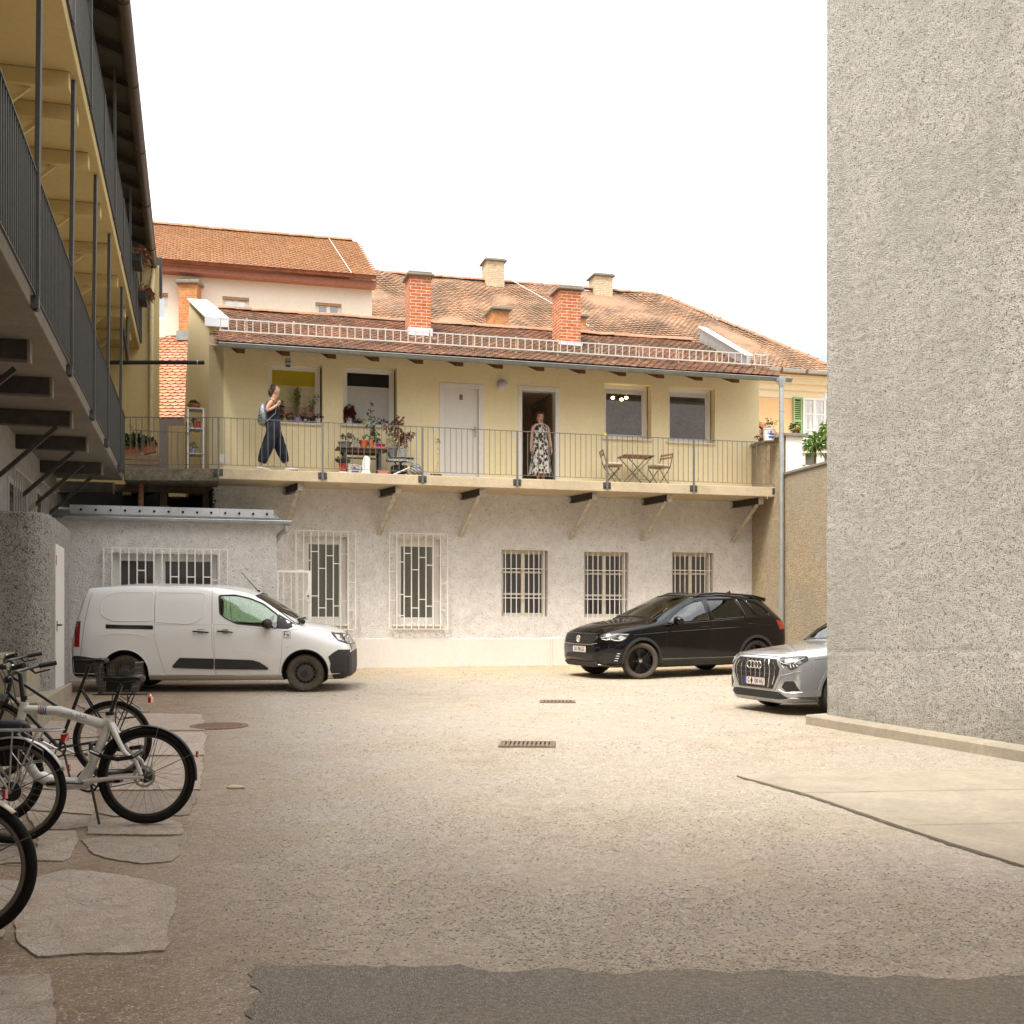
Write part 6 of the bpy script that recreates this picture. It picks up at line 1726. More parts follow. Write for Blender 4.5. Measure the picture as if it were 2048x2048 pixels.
for x, r in ((0, .40), (-2.79, .40)):
    for sgn in (1, -1): cuts.append(cylinder(x, .58 if sgn > 0 else -1.1, 1.1 if sgn > 0 else -.58, .352, r))
for w_ in (fw_, rwn, qw1, qw2): cuts.append(prism_y(w_, -1.2, 1.2))
wcut = MB(); wcut.prism([V((-.42, -.66, 1.15)), V((-.42, .66, 1.15)), V((-1.36, .55, 1.58)), V((-1.36, -.55, 1.58))], V((.4, 0, .5)), 1); cuts.append(wcut)
put_mesh(carve(sh_, cuts, [M_black, M_cab]), 'body', suv, SM)
sk = Skin(sh_, suv, SM)
wsp = [(-.36, -.70), (-.36, .70), (-1.34, .555), (-1.34, -.555)]
sk.put(sk.panel(wsp, 'T', -.004, .004, .08), 'windscreen', M_glass_g); sk.put(sk.line(wsp, 'T', .011, 0, closed=True), 'windscreen_seal', M_blk)
mb = MB(); mb.ball((-1.16, 0, 1.42), .05, .12, .04, 12, 6); mb.box(-1.12, -.75, -.80, .80, .9, 1.03); sk.put(mb, 'dashboard', M_cab)
seats(sk, (-1.75,), (.40, -.40), .66, M_cab, (-1.15, .38, 1.0)); seats(sk, (-2.6,), (.45, 0, -.45), .68, M_cab)
for sd in 'LR':
    for nm, w_, gl in (('front_window', fw_, M_glass_g), ('rear_window', rwn, M_glass_d), ('rear_window', qw1, M_glass_d), ('quarter_window', qw2, M_glass_d)):
        w = sk.put(sk.panel(w_, sd, -.008, .004, .07), nm, gl); sk.put(sk.line(w_, sd, .009, 0, closed=True, step=.04), 'window_seal', M_gloss, w)
    sk.put(sk.line([(-.50, 1.04), (-1.7, 1.10), (-2.5, 1.138), (-3.10, 1.17)], sd, .010, .004, flat=.6), 'belt_trim', M_gloss)
    sk.put(sk.line([(-3.10, 1.17), (-3.25, 1.235), (-3.09, 1.39), (-2.93, 1.485), (-2.66, 1.545), (-1.65, 1.535), (-1.38, 1.50), (-1.10, 1.40), (-.78, 1.235), (-.54, 1.08)], sd, .008, .002, flat=.7), 'window_trim', P('satin trim', (.10, .10, .10), .25, .8))
    f = rpoly([(-.56, .98), (-.80, 1.03), (-1.62, 1.085), (-1.66, .42), (-.62, .42), (-.56, .6)], .04)
    d1 = sk.put(sk.panel(f, sd, .002, .005, .06), 'front_door', M_black); sk.put(sk.line(f, sd, .004, -.002, closed=True), 'door_gap', M_seam, d1)
    g_ = rpoly([(-1.69, 1.088), (-2.88, 1.145), (-2.82, .90), (-2.50, .70), (-2.37, .52), (-2.36, .42), (-1.69, .42)], .04)
    d2 = sk.put(sk.panel(g_, sd, .002, .005, .06), 'rear_door', M_black); sk.put(sk.line(g_, sd, .004, -.002, closed=True), 'door_gap', M_seam, d2)
    sk.put(sk.line([(-1.66, 1.02), (-1.655, 1.5)], sd, .012, .0, flat=.5), 'door_pillar', M_gloss)
    for hx, hz, dr in ((-1.50, .985, d1), (-2.66, 1.03, d2)):
        q, n_ = sk.hit(hx + .10, hz, sd); q2, n2 = sk.hit(hx - .10, hz + .008, sd)
        mb = MB(); mb.tube([q, q.lerp(q2, .2) + n_ * .03, q.lerp(q2, .8) + n2 * .03, q2], .013, 8, flat=.8); sk.put(mb, 'handle', M_black, dr, smooth=60)
    sk.put(sk.line([(.20, .85), (-.6, .90), (-1.6, .94), (-2.7, .985), (-3.2, 1.015)], sd, .014, -.004, flat=.5), 'crease', M_black)
    # matt arch and sill cladding
    for x in (0, -2.79):
        ro, ri = .455, .40
        arc = [math.pi * (-.08 + 1.16 * i / 20) for i in range(21)]
        ring = [(x + ro * math.cos(t), .352 + ro * math.sin(t)) for t in arc] + [(x + ri * math.cos(t), .352 + ri * math.sin(t)) for t in reversed(arc)]
        ring = [(a, max(b, .24)) for a, b in ring]
        sk.put(sk.panel(ring, sd, .016, .03, .05), 'arch_trim', M_clad)
    sk.put(sk.panel([(-.46, .24), (-.46, .36), (-2.33, .36), (-2.33, .24)], sd, .014, .02, .06), 'sill_trim', M_clad)
    sk.put(sk.line([(-.46, .375), (-2.33, .375)], sd, .005, .006), 'sill_strip', P('sill chrome', (.32, .31, .29), .3, .8))
    # roof rails
    mb = MB(); y = (1 if sd == 'L' else -1) * .575
    pts = []
    for x_ in (-1.45, -1.65, -2.0, -2.5, -2.85, -3.0):
        q, _ = sk.hit(x_, y, 'T'); pts.append(q + V((0, 0, .005 if x_ in (-1.45, -3.0) else .05)))
    mb.tube(pts, .018, 8, flat=1.1); sk.put(mb, 'roof_rail', P('rail satin', (.05, .05, .05), .3, .6), smooth=60)
    hl = rpoly([(.28, .875), (.52, .890), (.72, .86), (.80, .80), (.66, .745), (.46, .73), (.36, .80)], .02)
    h_ = sk.put(sk.panel(hl, sd, .008, .012, .04), 'headlight', M_lensd); sk.put(sk.line([(.32, .862), (.54, .87), (.78, .80)], sd, .006, .008, step=.03), 'light_guide', M_lensw, h_)
    sk.put(sk.line([(.44, .775), (.52, .748), (.60, .752), (.66, .785)], sd, .009, .010, step=.03), 'light_guide', M_lensw, h_); sk.put(sk.line([(.68, .775), (.72, .76), (.78, .775)], sd, .008, .010, step=.03), 'light_guide', M_lensw, h_)
    sk.put(sk.panel(rpoly([(.36, .80), (.47, .745), (.54, .80), (.48, .85)], .015), sd, .010, .004, .03), 'reflector', M_lens, h_)
    tl = rpoly([(-3.32, 1.09), (-3.55, 1.08), (-3.63, .93), (-3.40, .90)], .02); sk.put(sk.panel(tl, sd, .008, .012, .05), 'tail_light', M_lensr)
    sk.put(sk.panel(rpoly([(.50, .31), (.80, .33), (.84, .42), (.76, .52), (.56, .50)], .03), sd, .004, .006, .04), 'bumper_inlet', M_blk)
    for k in range(4):
        a = (.50 + k * .012, .50 - k * .045); sk.put(sk.line([a, (a[0] + .06, a[1] + .004)], sd, .006, .010), 'inlet_blade', M_chrome)
    sk.put(sk.line([(.46, .275), (.62, .262), (.80, .29)], sd, .010, .008), 'bumper_lip', P('satin lip', (.20, .20, .20), .3, .6))
    mirror(sk, -.74, (.90 if sd == 'L' else -.90), 1.12, (1 if sd == 'L' else -1), M_black)
# nose
gr_ = rpoly([(-.60, .80), (-.52, .86), (.52, .86), (.60, .80), (.50, .69), (.30, .675), (-.30, .675), (-.50, .69)], .02)
g_ = sk.put(sk.panel(gr_, 'F', .006, .012, .04), 'grille', M_blk)
for z in (.715, .755, .795, .835): sk.put(sk.line([(-.54, z), (.54, z)], 'F', .008, .010, step=.04), 'grille_bar', M_gloss, g_)
sk.put(sk.line([(-.60, .868), (-.3, .872), (.3, .872), (.60, .868)], 'F', .007, .009), 'grille_trim', M_chrome, g_)
sk.put(sk.line([(-.62, .70), (-.5, .675), (-.3, .662), (.3, .662), (.5, .675), (.62, .70)], 'F', .006, .009), 'grille_trim', M_chrome, g_)
q, n_ = sk.hit(0, .765, 'F'); BMx = frame_mat(q + V((.022, 0, 0)), V((0, 1, 0)), V((0, 0, 1)))
mb = MB(); mb.tube([BMx @ V((.068 * math.cos(t), .068 * math.sin(t), 0)) for t in [2*math.pi*i/28 for i in range(28)]], .006, 6, closed=True); mb.lathe([(.064, -.012), (.064, -.006)], BMx, 24)
bd = sk.put(mb, 'badge', M_chrome, g_, smooth=60)
mb = MB(); text_mb('V', .075, BMx @ Matrix.Translation(V((0, .031, .002))), .004, mb=mb, bold=.002); text_mb('W', .075, BMx @ Matrix.Translation(V((0, -.028, .002))), .004, mb=mb, bold=.002); sk.put(mb, 'badge_letters', P('badge white', (.62, .60, .56), .3), bd)
def plate(sk, z, txt, w=.52, h=.115, out=.014, tiltx=0.0, dy=0.0):
    xs_ = max(sk.hit(dy + s_ * w / 2 * .0, z + t_ * h / 2, 'F')[0].x for s_ in (-1, 0, 1) for t_ in (-1, 1))
    A = frame_mat(V((xs_ + out, dy, z)), V((0, 1, 0)), V((0, 0, 1)))
    mb = MB(); mb.box(-w/2 - .012, w/2 + .012, -h/2 - .018, h/2 + .010, -.02, -.002); f_ = MB().add([A @ p for p in mb.v], mb.f); fr = sk.put(f_, 'plate_holder', M_gloss)
    mb = MB(); mb.box(-w/2, w/2, -h/2, h/2, -.002, .001); p_ = sk.put(MB().add([A @ p for p in mb.v], mb.f), 'number_plate', M_plate, fr)
    mb = MB(); mb.box(-w/2, -w/2 + .045, -h/2, h/2, .001, .0025); sk.put(MB().add([A @ p for p in mb.v], mb.f), 'plate_band', M_pblue, fr)
    mb = MB(); mb.box(-w/2 + .046, w/2, h/2 - .012, h/2 - .006, .001, .0022); mb.box(-w/2 + .046, w/2, -h/2 + .006, -h/2 + .012, .001, .0022); sk.put(MB().add([A @ p for p in mb.v], mb.f), 'plate_stripe', M_pred, fr)
    sk.put(text_mb(txt, .098, A @ Matrix.Translation(V((.024, -.002, .003))), .0008, bold=.0018, xs=.80), 'plate_letters', M_ink, fr)
plate(sk, .565, 'GU\u00b7786 GG')
sk.put(sk.panel(rpoly([(-.50, .40), (.50, .40), (.46, .48), (-.46, .48)], .02), 'F', .006, .008, .05), 'lower_grille', M_blk)
sk.put(sk.panel(rpoly([(-.58, .26), (.58, .26), (.60, .33), (-.60, .33)], .02), 'F', .03, .03, .05), 'front_splitter', M_clad)
mb = MB(); pts = [sk.hit(-3.36, y, 'T')[0] for y in (-.60, -.3, 0, .3, .60)]
mb.prism([V((-2.95, -.55, 1.545)), V((-2.95, .55, 1.545)), V((-3.29, .57, 1.475)), V((-3.29, -.57, 1.475))], V((0, 0, .075))); sk.put(mb, 'rear_spoiler', M_black)
q, _ = sk.hit(-2.75, 0, 'T'); mb = MB(); mb.add([q + V((.08, -.02, 0)), q + V((.08, .02, 0)), q + V((-.08, .03, 0)), q + V((-.08, -.03, 0)), q + V((-.06, 0, .07))], [(0, 1, 4), (1, 2, 4), (2, 3, 4), (3, 0, 4)]); sk.put(mb, 'roof_fin', M_black)
sk.put(sk.line([(-.52, .74), (-.2, .60), (.3, .54), (.62, .48)], 'T', .003, 0), 'bonnet_gap', M_seam); sk.put(sk.line([(-.52, -.74), (-.2, -.60), (.3, -.54), (.62, -.48)], 'T', .003, 0), 'bonnet_gap', M_seam)
sk.put(sk.panel(rpoly([(-.60, 1.08), (.60, 1.08), (.52, 1.42), (-.52, 1.42)], .05), 'B', .006, .01, .06), 'tailgate_window', M_gloss)
for x in (0, -2.79):
    for sgn in (1, -1): wheel(suv, SM, x, .80 * sgn, .352, .23, 5, sgn, (M_tyre_d if x == 0 else M_tyre, M_rimb), steer=R(-17) if x == 0 else 0)

# ---------------------------------------------------------------- silver SUV nosing out behind the right wall
a_ = R(205.5); hd = V((math.cos(a_), math.sin(a_), 0))
AM = car_matrix(V((4.165, 16.67, gz(16.67))), hd, .89)
aud = thing('silver_suv', 'silver SUV with an eight-sided grille nosing out from behind the roughcast wall', 'car', mat=AM)
M_silv = paint('silver paint', (.50, .52, .54), .22, .75, dirt=.04)
AK = [(-3.55, .40, .56, .46, .66, .70, .70, .92, .66, 1.0, .50, 1.04),
      (-3.45, .30, .70, .38, .84, .72, .88, 1.00, .82, 1.2, .60, 1.26),
      (-2.68, .24, .78, .33, .91, .75, .925, 1.06, .88, 1.46, .62, 1.56),
      (-1.9, .20, .78, .30, .90, .72, .915, 1.04, .885, 1.52, .62, 1.62),
      (-1.40, .20, .78, .30, .90, .70, .915, 1.01, .885, 1.47, .61, 1.57),
      (-.85, .20, .78, .30, .90, .70, .92, .99, .885, 1.26, .68, 1.35),
      (-.50, .20, .78, .30, .90, .70, .925, .97, .885, 1.04, .76, 1.10),
      (0, .21, .77, .31, .905, .70, .925, .94, .885, .99, .72, 1.045),
      (.45, .20, .74, .30, .89, .66, .91, .90, .85, .955, .66, .995),
      (.72, .20, .70, .30, .83, .62, .85, .87, .77, .92, .58, .95),
      (.84, .20, .64, .30, .74, .58, .76, .83, .66, .885, .50, .905),
      (.90, .21, .56, .31, .64, .55, .66, .78, .56, .84, .42, .855),
      (.93, .24, .48, .33, .54, .54, .56, .72, .46, .78, .34, .785)]
ah = hull(AK, sub=6)
cuts = [hull(AK, shrink=.045, xr=(-3.0, -.35), nst=50, mi=1, zfloor=.82)]
for x in (0, -2.68):
    for sgn in (1, -1): cuts.append(cylinder(x, .58 if sgn > 0 else -1.1, 1.1 if sgn > 0 else -.58, .35, .40))
af = rpoly([(-.95, 1.02), (-1.70, 1.05), (-1.70, 1.46), (-1.50, 1.44), (-1.25, 1.34)], .03); ar = rpoly([(-1.80, 1.055), (-2.8, 1.09), (-2.7, 1.40), (-1.80, 1.47)], .04)
for w_ in (af, ar): cuts.append(prism_y(w_, -1.2, 1.2))
wcut = MB(); wcut.prism([V((-.62, -.66, 1.11)), V((-.62, .66, 1.11)), V((-1.33, .54, 1.51)), V((-1.33, -.54, 1.51))], V((.4, 0, .5)), 1); cuts.append(wcut)
put_mesh(carve(ah, cuts, [M_silv, M_cab]), 'body', aud, AM)
sk = Skin(ah, aud, AM)
wsp = [(-.58, -.70), (-.58, .70), (-1.32, .55), (-1.32, -.55)]
sk.put(sk.panel(wsp, 'T', -.004, .004, .08), 'windscreen', M_glass_g); sk.put(sk.line(wsp, 'T', .011, 0, closed=True), 'windscreen_seal', M_blk)
mb = MB(); mb.box(-1.12, -.75, -.80, .80, .9, 1.02); sk.put(mb, 'dashboard', M_cab); seats(sk, (-1.75,), (.40, -.40), .66, M_cab, (-1.15, .38, 1.0))
for sd in 'LR':
    for w_ in (af, ar): sk.put(sk.panel(w_, sd, -.006, .004, .08), 'side_window', M_glass_g)
    f = rpoly([(-.60, .92), (-.80, .975), (-1.68, 1.02), (-1.72, .40), (-.60, .40), (-.55, .6)], .04)
    d1 = sk.put(sk.panel(f, sd, .002, .005, .06), 'front_door', M_silv); sk.put(sk.line(f, sd, .004, -.002, closed=True), 'door_gap', M_seam, d1)
    arc = [math.pi * (-.08 + 1.16 * i / 20) for i in range(21)]
    for x in (0, -2.68):
        ring = [(x + .45 * math.cos(t), max(.22, .35 + .45 * math.sin(t))) for t in arc] + [(x + .40 * math.cos(t), max(.22, .35 + .40 * math.sin(t))) for t in reversed(arc)]
        sk.put(sk.panel(ring, sd, .010, .02, .05), 'arch_trim', M_silv)
    mirror(sk, -1.0, (.90 if sd == 'L' else -.90), 1.06, (1 if sd == 'L' else -1), M_silv)
    sk.put(sk.line([(-.55, .925), (0, .905), (.5, .86)], sd, .003, 0), 'bonnet_gap', M_seam)
# octagonal grille
M_agr = P('grille grey', (.10, .10, .105), .4, .5)
oc8 = [(-.46, .85), (.46, .85), (.56, .72), (.55, .62), (.42, .40), (-.42, .40), (-.55, .62), (-.56, .72)]
sr = sk.put(sk.panel([(a * 1.10, .625 + (b - .625) * 1.10) for a, b in oc8], 'F', .012, .016, .04), 'grille_surround', P('satin surround', (.50, .50, .50), .3, .7))
g_ = sk.put(sk.panel(oc8, 'F', .016, .01, .04), 'grille', M_blk)
for k in range(5): sk.put(sk.line([(-.50 + .02 * abs(k - 3), .46 + k * .085), (.50 - .02 * abs(k - 3), .46 + k * .085)], 'F', .004, .018, step=.04), 'grille_bar', M_agr, g_)
for y in (-.455, -.34, -.225, -.112, 0, .112, .225, .34, .455):
    t_ = .835 if abs(y) < .4 else .80; b_ = .42 if abs(y) < .44 else .47
    sk.put(sk.line([(y * .92, t_), (y * 1.06, .72), (y * 1.04, .60), (y * .94, b_)], 'F', .007, .022, step=.03), 'grille_fin', M_chrome, g_)
q, _ = sk.hit(0, .755, 'F')
for k in range(4):
    A = frame_mat(q + V((.042, (k - 1.5) * .082, 0)), V((0, 1, 0)), V((0, 0, 1)))
    mb = MB(); mb.tube([A @ V((.054 * math.cos(t), .054 * math.sin(t), 0)) for t in [2*math.pi*i/28 for i in range(28)]], .0085, 8, closed=True); sk.put(mb, 'badge_ring', M_chrome, g_, smooth=60)
sk.put(sk.panel(rpoly([(-.40, .40), (.40, .40), (.44, .56), (-.44, .56)], .02), 'F', .024, .01, .05), 'plate_panel', P('brown panel', (.035, .03, .028), .3))
plate(sk, .50, 'G\u2666100 HU', .50, .115, .034)
for sgn in (1, -1):
    hl = rpoly([(.50, .865), (.60, .880), (.735, .905), (.80, .905), (.835, .86), (.79, .75), (.74, .715), (.69, .725), (.665, .775), (.585, .782), (.53, .815)], .012)
    # the lamp wraps the corner: seen from 45 degrees, project along the diagonal
    hl = [(sgn * a, b) for a, b in hl]
    h_ = sk.put(sk.panel(hl, 'F', .008, .012, .035), 'headlight', M_lensd); sk.put(sk.line(hl, 'F', .005, .008, closed=True, step=.03), 'lamp_rim', M_blk, h_)
    sk.put(sk.panel(rpoly([(sgn * a, b) for a, b in [(.60, .855), (.70, .875), (.745, .83), (.69, .800), (.62, .81)]], .012), 'F', .011, .004, .03), 'reflector', M_lens, h_)
    for k in range(3): sk.put(sk.line([(sgn * (.70 + .035 * k), .79 - .004 * k), (sgn * (.725 + .035 * k), .735 + .012 * k)], 'F', .007, .013), 'light_guide', M_lensw, h_)
    sk.put(sk.line([(sgn * .53, .83), (sgn * .60, .80), (sgn * .68, .79)], 'F', .006, .012), 'light_guide', M_lensw, h_); sk.put(sk.line([(sgn * .745, .80), (sgn * .77, .84), (sgn * .80, .88)], 'F', .006, .012), 'light_guide', M_lensw, h_)
    fg = rpoly([(sgn * a, b) for a, b in [(.61, .44), (.66, .53), (.78, .54), (.83, .39), (.68, .375)]], .015)
    sk.put(sk.panel(fg, 'F', .006, .01, .035), 'bumper_inlet', M_blk)
    sk.put(sk.line([(sgn * .56, .40), (sgn * .66, .355), (sgn * .84, .37)], 'F', .014, .004, flat=.7), 'inlet_blade', M_silv)
    sk.put(sk.line([(sgn * .57, .61), (sgn * .70, .64), (sgn * .83, .69)], 'F', .02, -.006, flat=.5), 'crease', M_silv)
sk.put(sk.panel(rpoly([(-.70, .27), (-.56, .36), (.56, .36), (.70, .27), (.50, .245), (-.50, .245)], .02), 'F', .006, .01, .05), 'lower_grille', M_blk)
sk.put(sk.panel(rpoly([(-.80, .29), (-.72, .29), (-.62, .245), (.62, .245), (.72, .29), (.80, .29), (.80, .205), (-.80, .205)], .01), 'F', .020, .03, .05), 'skid_plate', P('satin skid', (.45, .46, .47), .3, .6))
sk.put(sk.line([(-.60, .885), (-.3, .895), (.3, .895), (.60, .885)], 'F', .004, .002), 'bonnet_gap', M_seam)
for x in (0, -2.68):
    for sgn in (1, -1): wheel(aud, AM, x, .80 * sgn, .345, .22, 5, sgn, (M_tyre, M_rims))
# ================================================================ bicycles
M_bwhite = paint('bicycle white', (.76, .73, .67), .3, dirt=.08)
M_bblack = paint('bicycle black', (.007, .0065, .006), .3, dirt=.03, coat=.5)
M_alu = P('aluminium', (.48, .47, .45), .35, .8, var=.1)
M_spoke = P('spokes', (.20, .19, .18), .35, .9, var=.1)
M_rubber = P('bicycle tyre', (.010, .009, .008), .8, var=.2, spec=.2)
M_saddle = P('saddle black', (.010, .0095, .0095), .45, var=.15, spec=.3)
M_rimgrey = P('rim grey', (.17, .155, .13), .45, .5, var=.15)
M_refl = lens('red reflector', (.42, .012, .010)); M_amber = lens('amber reflector', (.75, .30, .02))
def bike(name, label, axle, R_, heading, opts, group='bicycles parked along the left building'):
    """axle = ground point under the rear hub; heading = direction it faces"""
    h = V((heading[0], heading[1], 0)).normalized(); l = V((-h.y, h.x, 0))
    up = (UP + l * opts.get('lean', 0)).normalized(); l = up.cross(h)
    M = Matrix(((h.x, l.x, up.x, axle.x), (h.y, l.y, up.y, axle.y), (h.z, l.z, up.z, axle.z), (0, 0, 0, 1)))
    b = thing(name, label, 'bicycle', mat=M, group=group)
    wb = opts.get('wb', 1.06); tw = opts.get('tyre', .021)
    put = lambda mb, nm, mat, par=None, sm=50: MB_w(mb, M).build(nm, mat, par or b, smooth=sm)
    def MB_w(mb, M):
        o = MB(); o.v = [M @ p for p in mb.v]; o.f = mb.f; o.m = mb.m; return o
    def ring(x, r, n=56): return [V((x + r * math.cos(t), 0, R_ + r * math.sin(t))) for t in [2*math.pi*i/n for i in range(n)]]
    for x in (0, wb):
        mb = MB(); mb.tube(ring(x, R_ - tw), tw, 10, closed=True); wh = put(mb, 'wheel', M_rubber, sm=180)
        mb = MB(); mb.tube(ring(x, R_ - tw * 2 - .010), .012, 8, closed=True, flat=1.3); put(mb, 'rim', opts.get('rim', M_rimgrey), wh, 180)
        mb = MB(); rr = R_ - tw * 2 - .012
        for k in range(28):
            t = 2 * math.pi * k / 28; dt = .9 * (1 if k % 4 < 2 else -1); hy = .028 if k % 2 else -.028
            mb.tube([V((x + .026 * math.cos(t + dt), hy, R_ + .026 * math.sin(t + dt))), V((x + rr * math.cos(t), 0, R_ + rr * math.sin(t)))], .0013, 4, cap=False)
        put(mb, 'spokes', M_spoke, wh)
        mb = MB(); A = Matrix.Translation(V((x, -.05, R_))) @ Matrix.Rotation(-math.pi/2, 4, 'X'); hr = opts.get('hub', .026) if x == 0 else .02
        mb.lathe([(.012, -.02), (.012, 0), (hr * .7, .01), (hr, .025), (hr, .075), (hr * .7, .09), (.012, .10), (.012, .12)], A, 16); put(mb, 'hub', M_bblack if opts.get('hub') else M_alu, wh)
        if opts.get('disc') and x == 0:
            mb = MB(); A2 = Matrix.Translation(V((x, .058, R_))) @ Matrix.Rotation(-math.pi/2, 4, 'X'); mb.lathe([(.062, 0), (.08, 0), (.08, .002), (.062, .002), (.062, 0)], A2, 28, cap=False)
            for k in range(6):
                t = k * math.pi / 3; mb.tube([A2 @ V((.02 * math.cos(t), .02 * math.sin(t), 0)), A2 @ V((.066 * math.cos(t + .4), .066 * math.sin(t + .4), 0))], .004, 4)
            put(mb, 'brake_disc', M_alu, wh)
        if opts.get('cassette') and x == 0:
            mb = MB()
            for k in range(6):
                A2 = Matrix.Translation(V((x, .03 + k * .005, R_))) @ Matrix.Rotation(-math.pi/2, 4, 'X'); mb.lathe([(.065 - k * .006, 0), (.065 - k * .006, .002)], A2, 26)
            put(mb, 'cassette', M_bblack, wh)
    fm = opts['paint']; bbx, bbz = opts.get('bb', (.44, .29)); st = opts['seat_top']; ht, hb_ = opts['head']
    T = lambda *p: [V((x, y, z)) for x, y, z in p]
    mb = MB()
    if opts.get('ebike'):
        mb.tube(T((ht[0], 0, ht[1] - .03), (.62, 0, .815), (st[0] + .05, 0, st[1] - .055), (st[0], 0, st[1] - .02)), [.030, .036, .038, .034], 14)
        mb.tube(T((st[0] - .005, 0, st[1] + .02), (st[0] + .03, 0, st[1] - .12), (bbx - .05, 0, bbz + .13), (bbx + .02, 0, bbz)), [.024, .030, .032, .045], 14)
        mb.tube(T((bbx - .03, 0, bbz - .01), (bbx + .12, 0, bbz - .012), (bbx + .25, 0, bbz + .005), (bbx + .34, 0, bbz + .05), (hb_[0] - .09, 0, hb_[1] - .17), (hb_[0] - .03, 0, hb_[1] - .05), (hb_[0], 0, hb_[1] + .02)), [.038, .046, .046, .044, .042, .038, .034], 14)
        mb.ball((bbx + .01, 0, bbz), .055, .045, .055, 14, 10)
        for s in (1, -1):
            mb.tube(T((st[0] - .01, .02 * s, st[1] - .05), (st[0] - .12, .05 * s, st[1] - .25), (.055, .062 * s, R_ + .10), (.02, .062 * s, R_ + .01)), [.022, .019, .015, .016], 10)
            mb.tube(T((bbx, .045 * s, bbz + .005), (.2, .06 * s, R_ - .01), (0, .062 * s, R_ - .005)), [.020, .015, .013], 10)
        mb.tube(T((ht[0] - .008, 0, ht[1] + .02), (hb_[0], 0, hb_[1] - .02)), .030, 14)
    else:
        r = opts.get('tube', .016)
        mb.tube(T((st[0], 0, st[1]), (bbx, 0, bbz)), r, 12); mb.tube(T((ht[0], 0, ht[1] - .05), *( [(lambda q: (q[0], 0, q[1]))(opts['top_end'])])), r, 12)
        mb.tube(T((hb_[0], 0, hb_[1] + .03), (bbx, 0, bbz)), r * 1.15, 12); mb.tube(T((ht[0], 0, ht[1]), (hb_[0], 0, hb_[1])), r * 1.2, 12); mb.ball((bbx, 0, bbz), .028, .04, .028)
        for s in (1, -1):
            mb.tube(T((st[0], .015 * s, st[1] - .03), (.0, .06 * s, R_)), .009, 8); mb.tube(T((bbx, .03 * s, bbz), (.0, .06 * s, R_)), .010, 8)
    fr = put(mb, 'frame', fm, sm=60)
    mb = MB()
    for s in (1, -1): mb.tube(T((hb_[0], .0, hb_[1]), (hb_[0] + .02, .055 * s, hb_[1] - .04), (wb - .03, .058 * s, R_ + .16), (wb, .058 * s, R_)), [.020, .019, .014, .010], 10)
    put(mb, 'fork', opts.get('fork', fm), sm=60)
    # seat post and saddle
    sx, sz = opts['saddle']
    mb = MB(); mb.tube(T((st[0], 0, st[1]), (sx + .02, 0, sz - .05)), .0145, 10)
    if opts.get('ebike'): mb.lathe([(.032, -.012), (.032, .012)], Matrix.Translation(V((st[0] - .004, 0, st[1] + .022))), 14)
    put(mb, 'seat_post', M_bblack)
    mb = MB(); pts = [(-.135, .072, 0), (-.11, .085, .005), (-.05, .078, .0), (.02, .045, -.012), (.09, .024, -.008), (.145, .016, -.012)]
    vs = []; n = 10
    for x, w, dz in pts:
        for k in range(n):
            t = 2 * math.pi * k / n; q = math.sin(t); vs.append(V((sx + x, w * math.cos(t), sz + dz + (.018 * q if q > 0 else .030 * q * (1 if x < .03 else .6)))))
    fcs = [(i*n+j, i*n+(j+1) % n, (i+1)*n+(j+1) % n, (i+1)*n+j) for i in range(len(pts)-1) for j in range(n)] + [tuple(range(n-1, -1, -1)), tuple(range((len(pts)-1)*n, len(pts)*n))]
    mb.add(vs, fcs); mb.tube(T((sx - .09, .02, sz - .03), (sx + .02, .02, sz - .055), (sx + .12, .01, sz - .02)), .004, 6); put(mb, 'saddle', M_saddle, sm=70)
    # bars
    bx, bz = opts['bar']
    mb = MB(); mb.tube(T((ht[0], 0, ht[1]), (bx + .015, 0, bz - .02), (bx + .05, 0, bz)), .017, 10)
    mb.lathe([(.024, -.015), (.024, .015)], Matrix.Translation(V((ht[0] - .003, 0, ht[1] + .05))), 12)
    mb.tube(T((bx - .11, .30, bz + .05), (bx - .02, .24, bz + .03), (bx + .05, .08, bz), (bx + .05, -.08, bz), (bx - .02, -.24, bz + .03), (bx - .11, -.30, bz + .05)), .012, 10); hbr = put(mb, 'handlebar', M_bblack, sm=60)
    for s in (1, -1):
        mb = MB(); mb.tube(T((bx - .03, .245 * s, bz + .032), (bx - .13, .31 * s, bz + .054)), .018, 10); put(mb, 'grip', M_saddle, hbr)
        mb = MB(); mb.tube(T((bx + .01, .20 * s, bz + .01), (bx + .0, .24 * s, bz - .02), (bx - .09, .30 * s, bz + .005)), [.014, .008, .006], 8); put(mb, 'brake_lever', M_bblack, hbr)
        mb = MB(); mb.tube(T((bx + .02, .17 * s, bz + .01), (bx + .13, .10 * s, bz + .03), (ht[0] + .05, .03 * s, ht[1] - .05), (hb_[0] + .02, .03 * s, hb_[1] - .05)), .003, 5); put(mb, 'cable', M_bblack, hbr)
    mb = MB(); mb.ball((bx + .02, .13, bz + .035), .022); put(mb, 'bell', M_alu, hbr, 180)
    mb = MB(); mb.ball((bx + .10, 0, bz - .06), .035, .035, .03); put(mb, 'front_lamp', M_bblack, hbr, 180)
    # crank
    mb = MB(); A = Matrix.Translation(V((bbx, .055 * opts.get('side', -1), bbz))) @ Matrix.Rotation(-math.pi/2, 4, 'X')
    mb.lathe([(.085, 0), (.085, .004), (.070, .004), (.070, 0), (.085, 0)], A, 30, cap=False)
    for k in range(5): t = k * 2 * math.pi / 5; mb.tube([A @ V((.02 * math.cos(t), .02 * math.sin(t), .002)), A @ V((.078 * math.cos(t), .078 * math.sin(t), .002))], .007, 4)
    cr_ = put(mb, 'chainring', M_bblack)
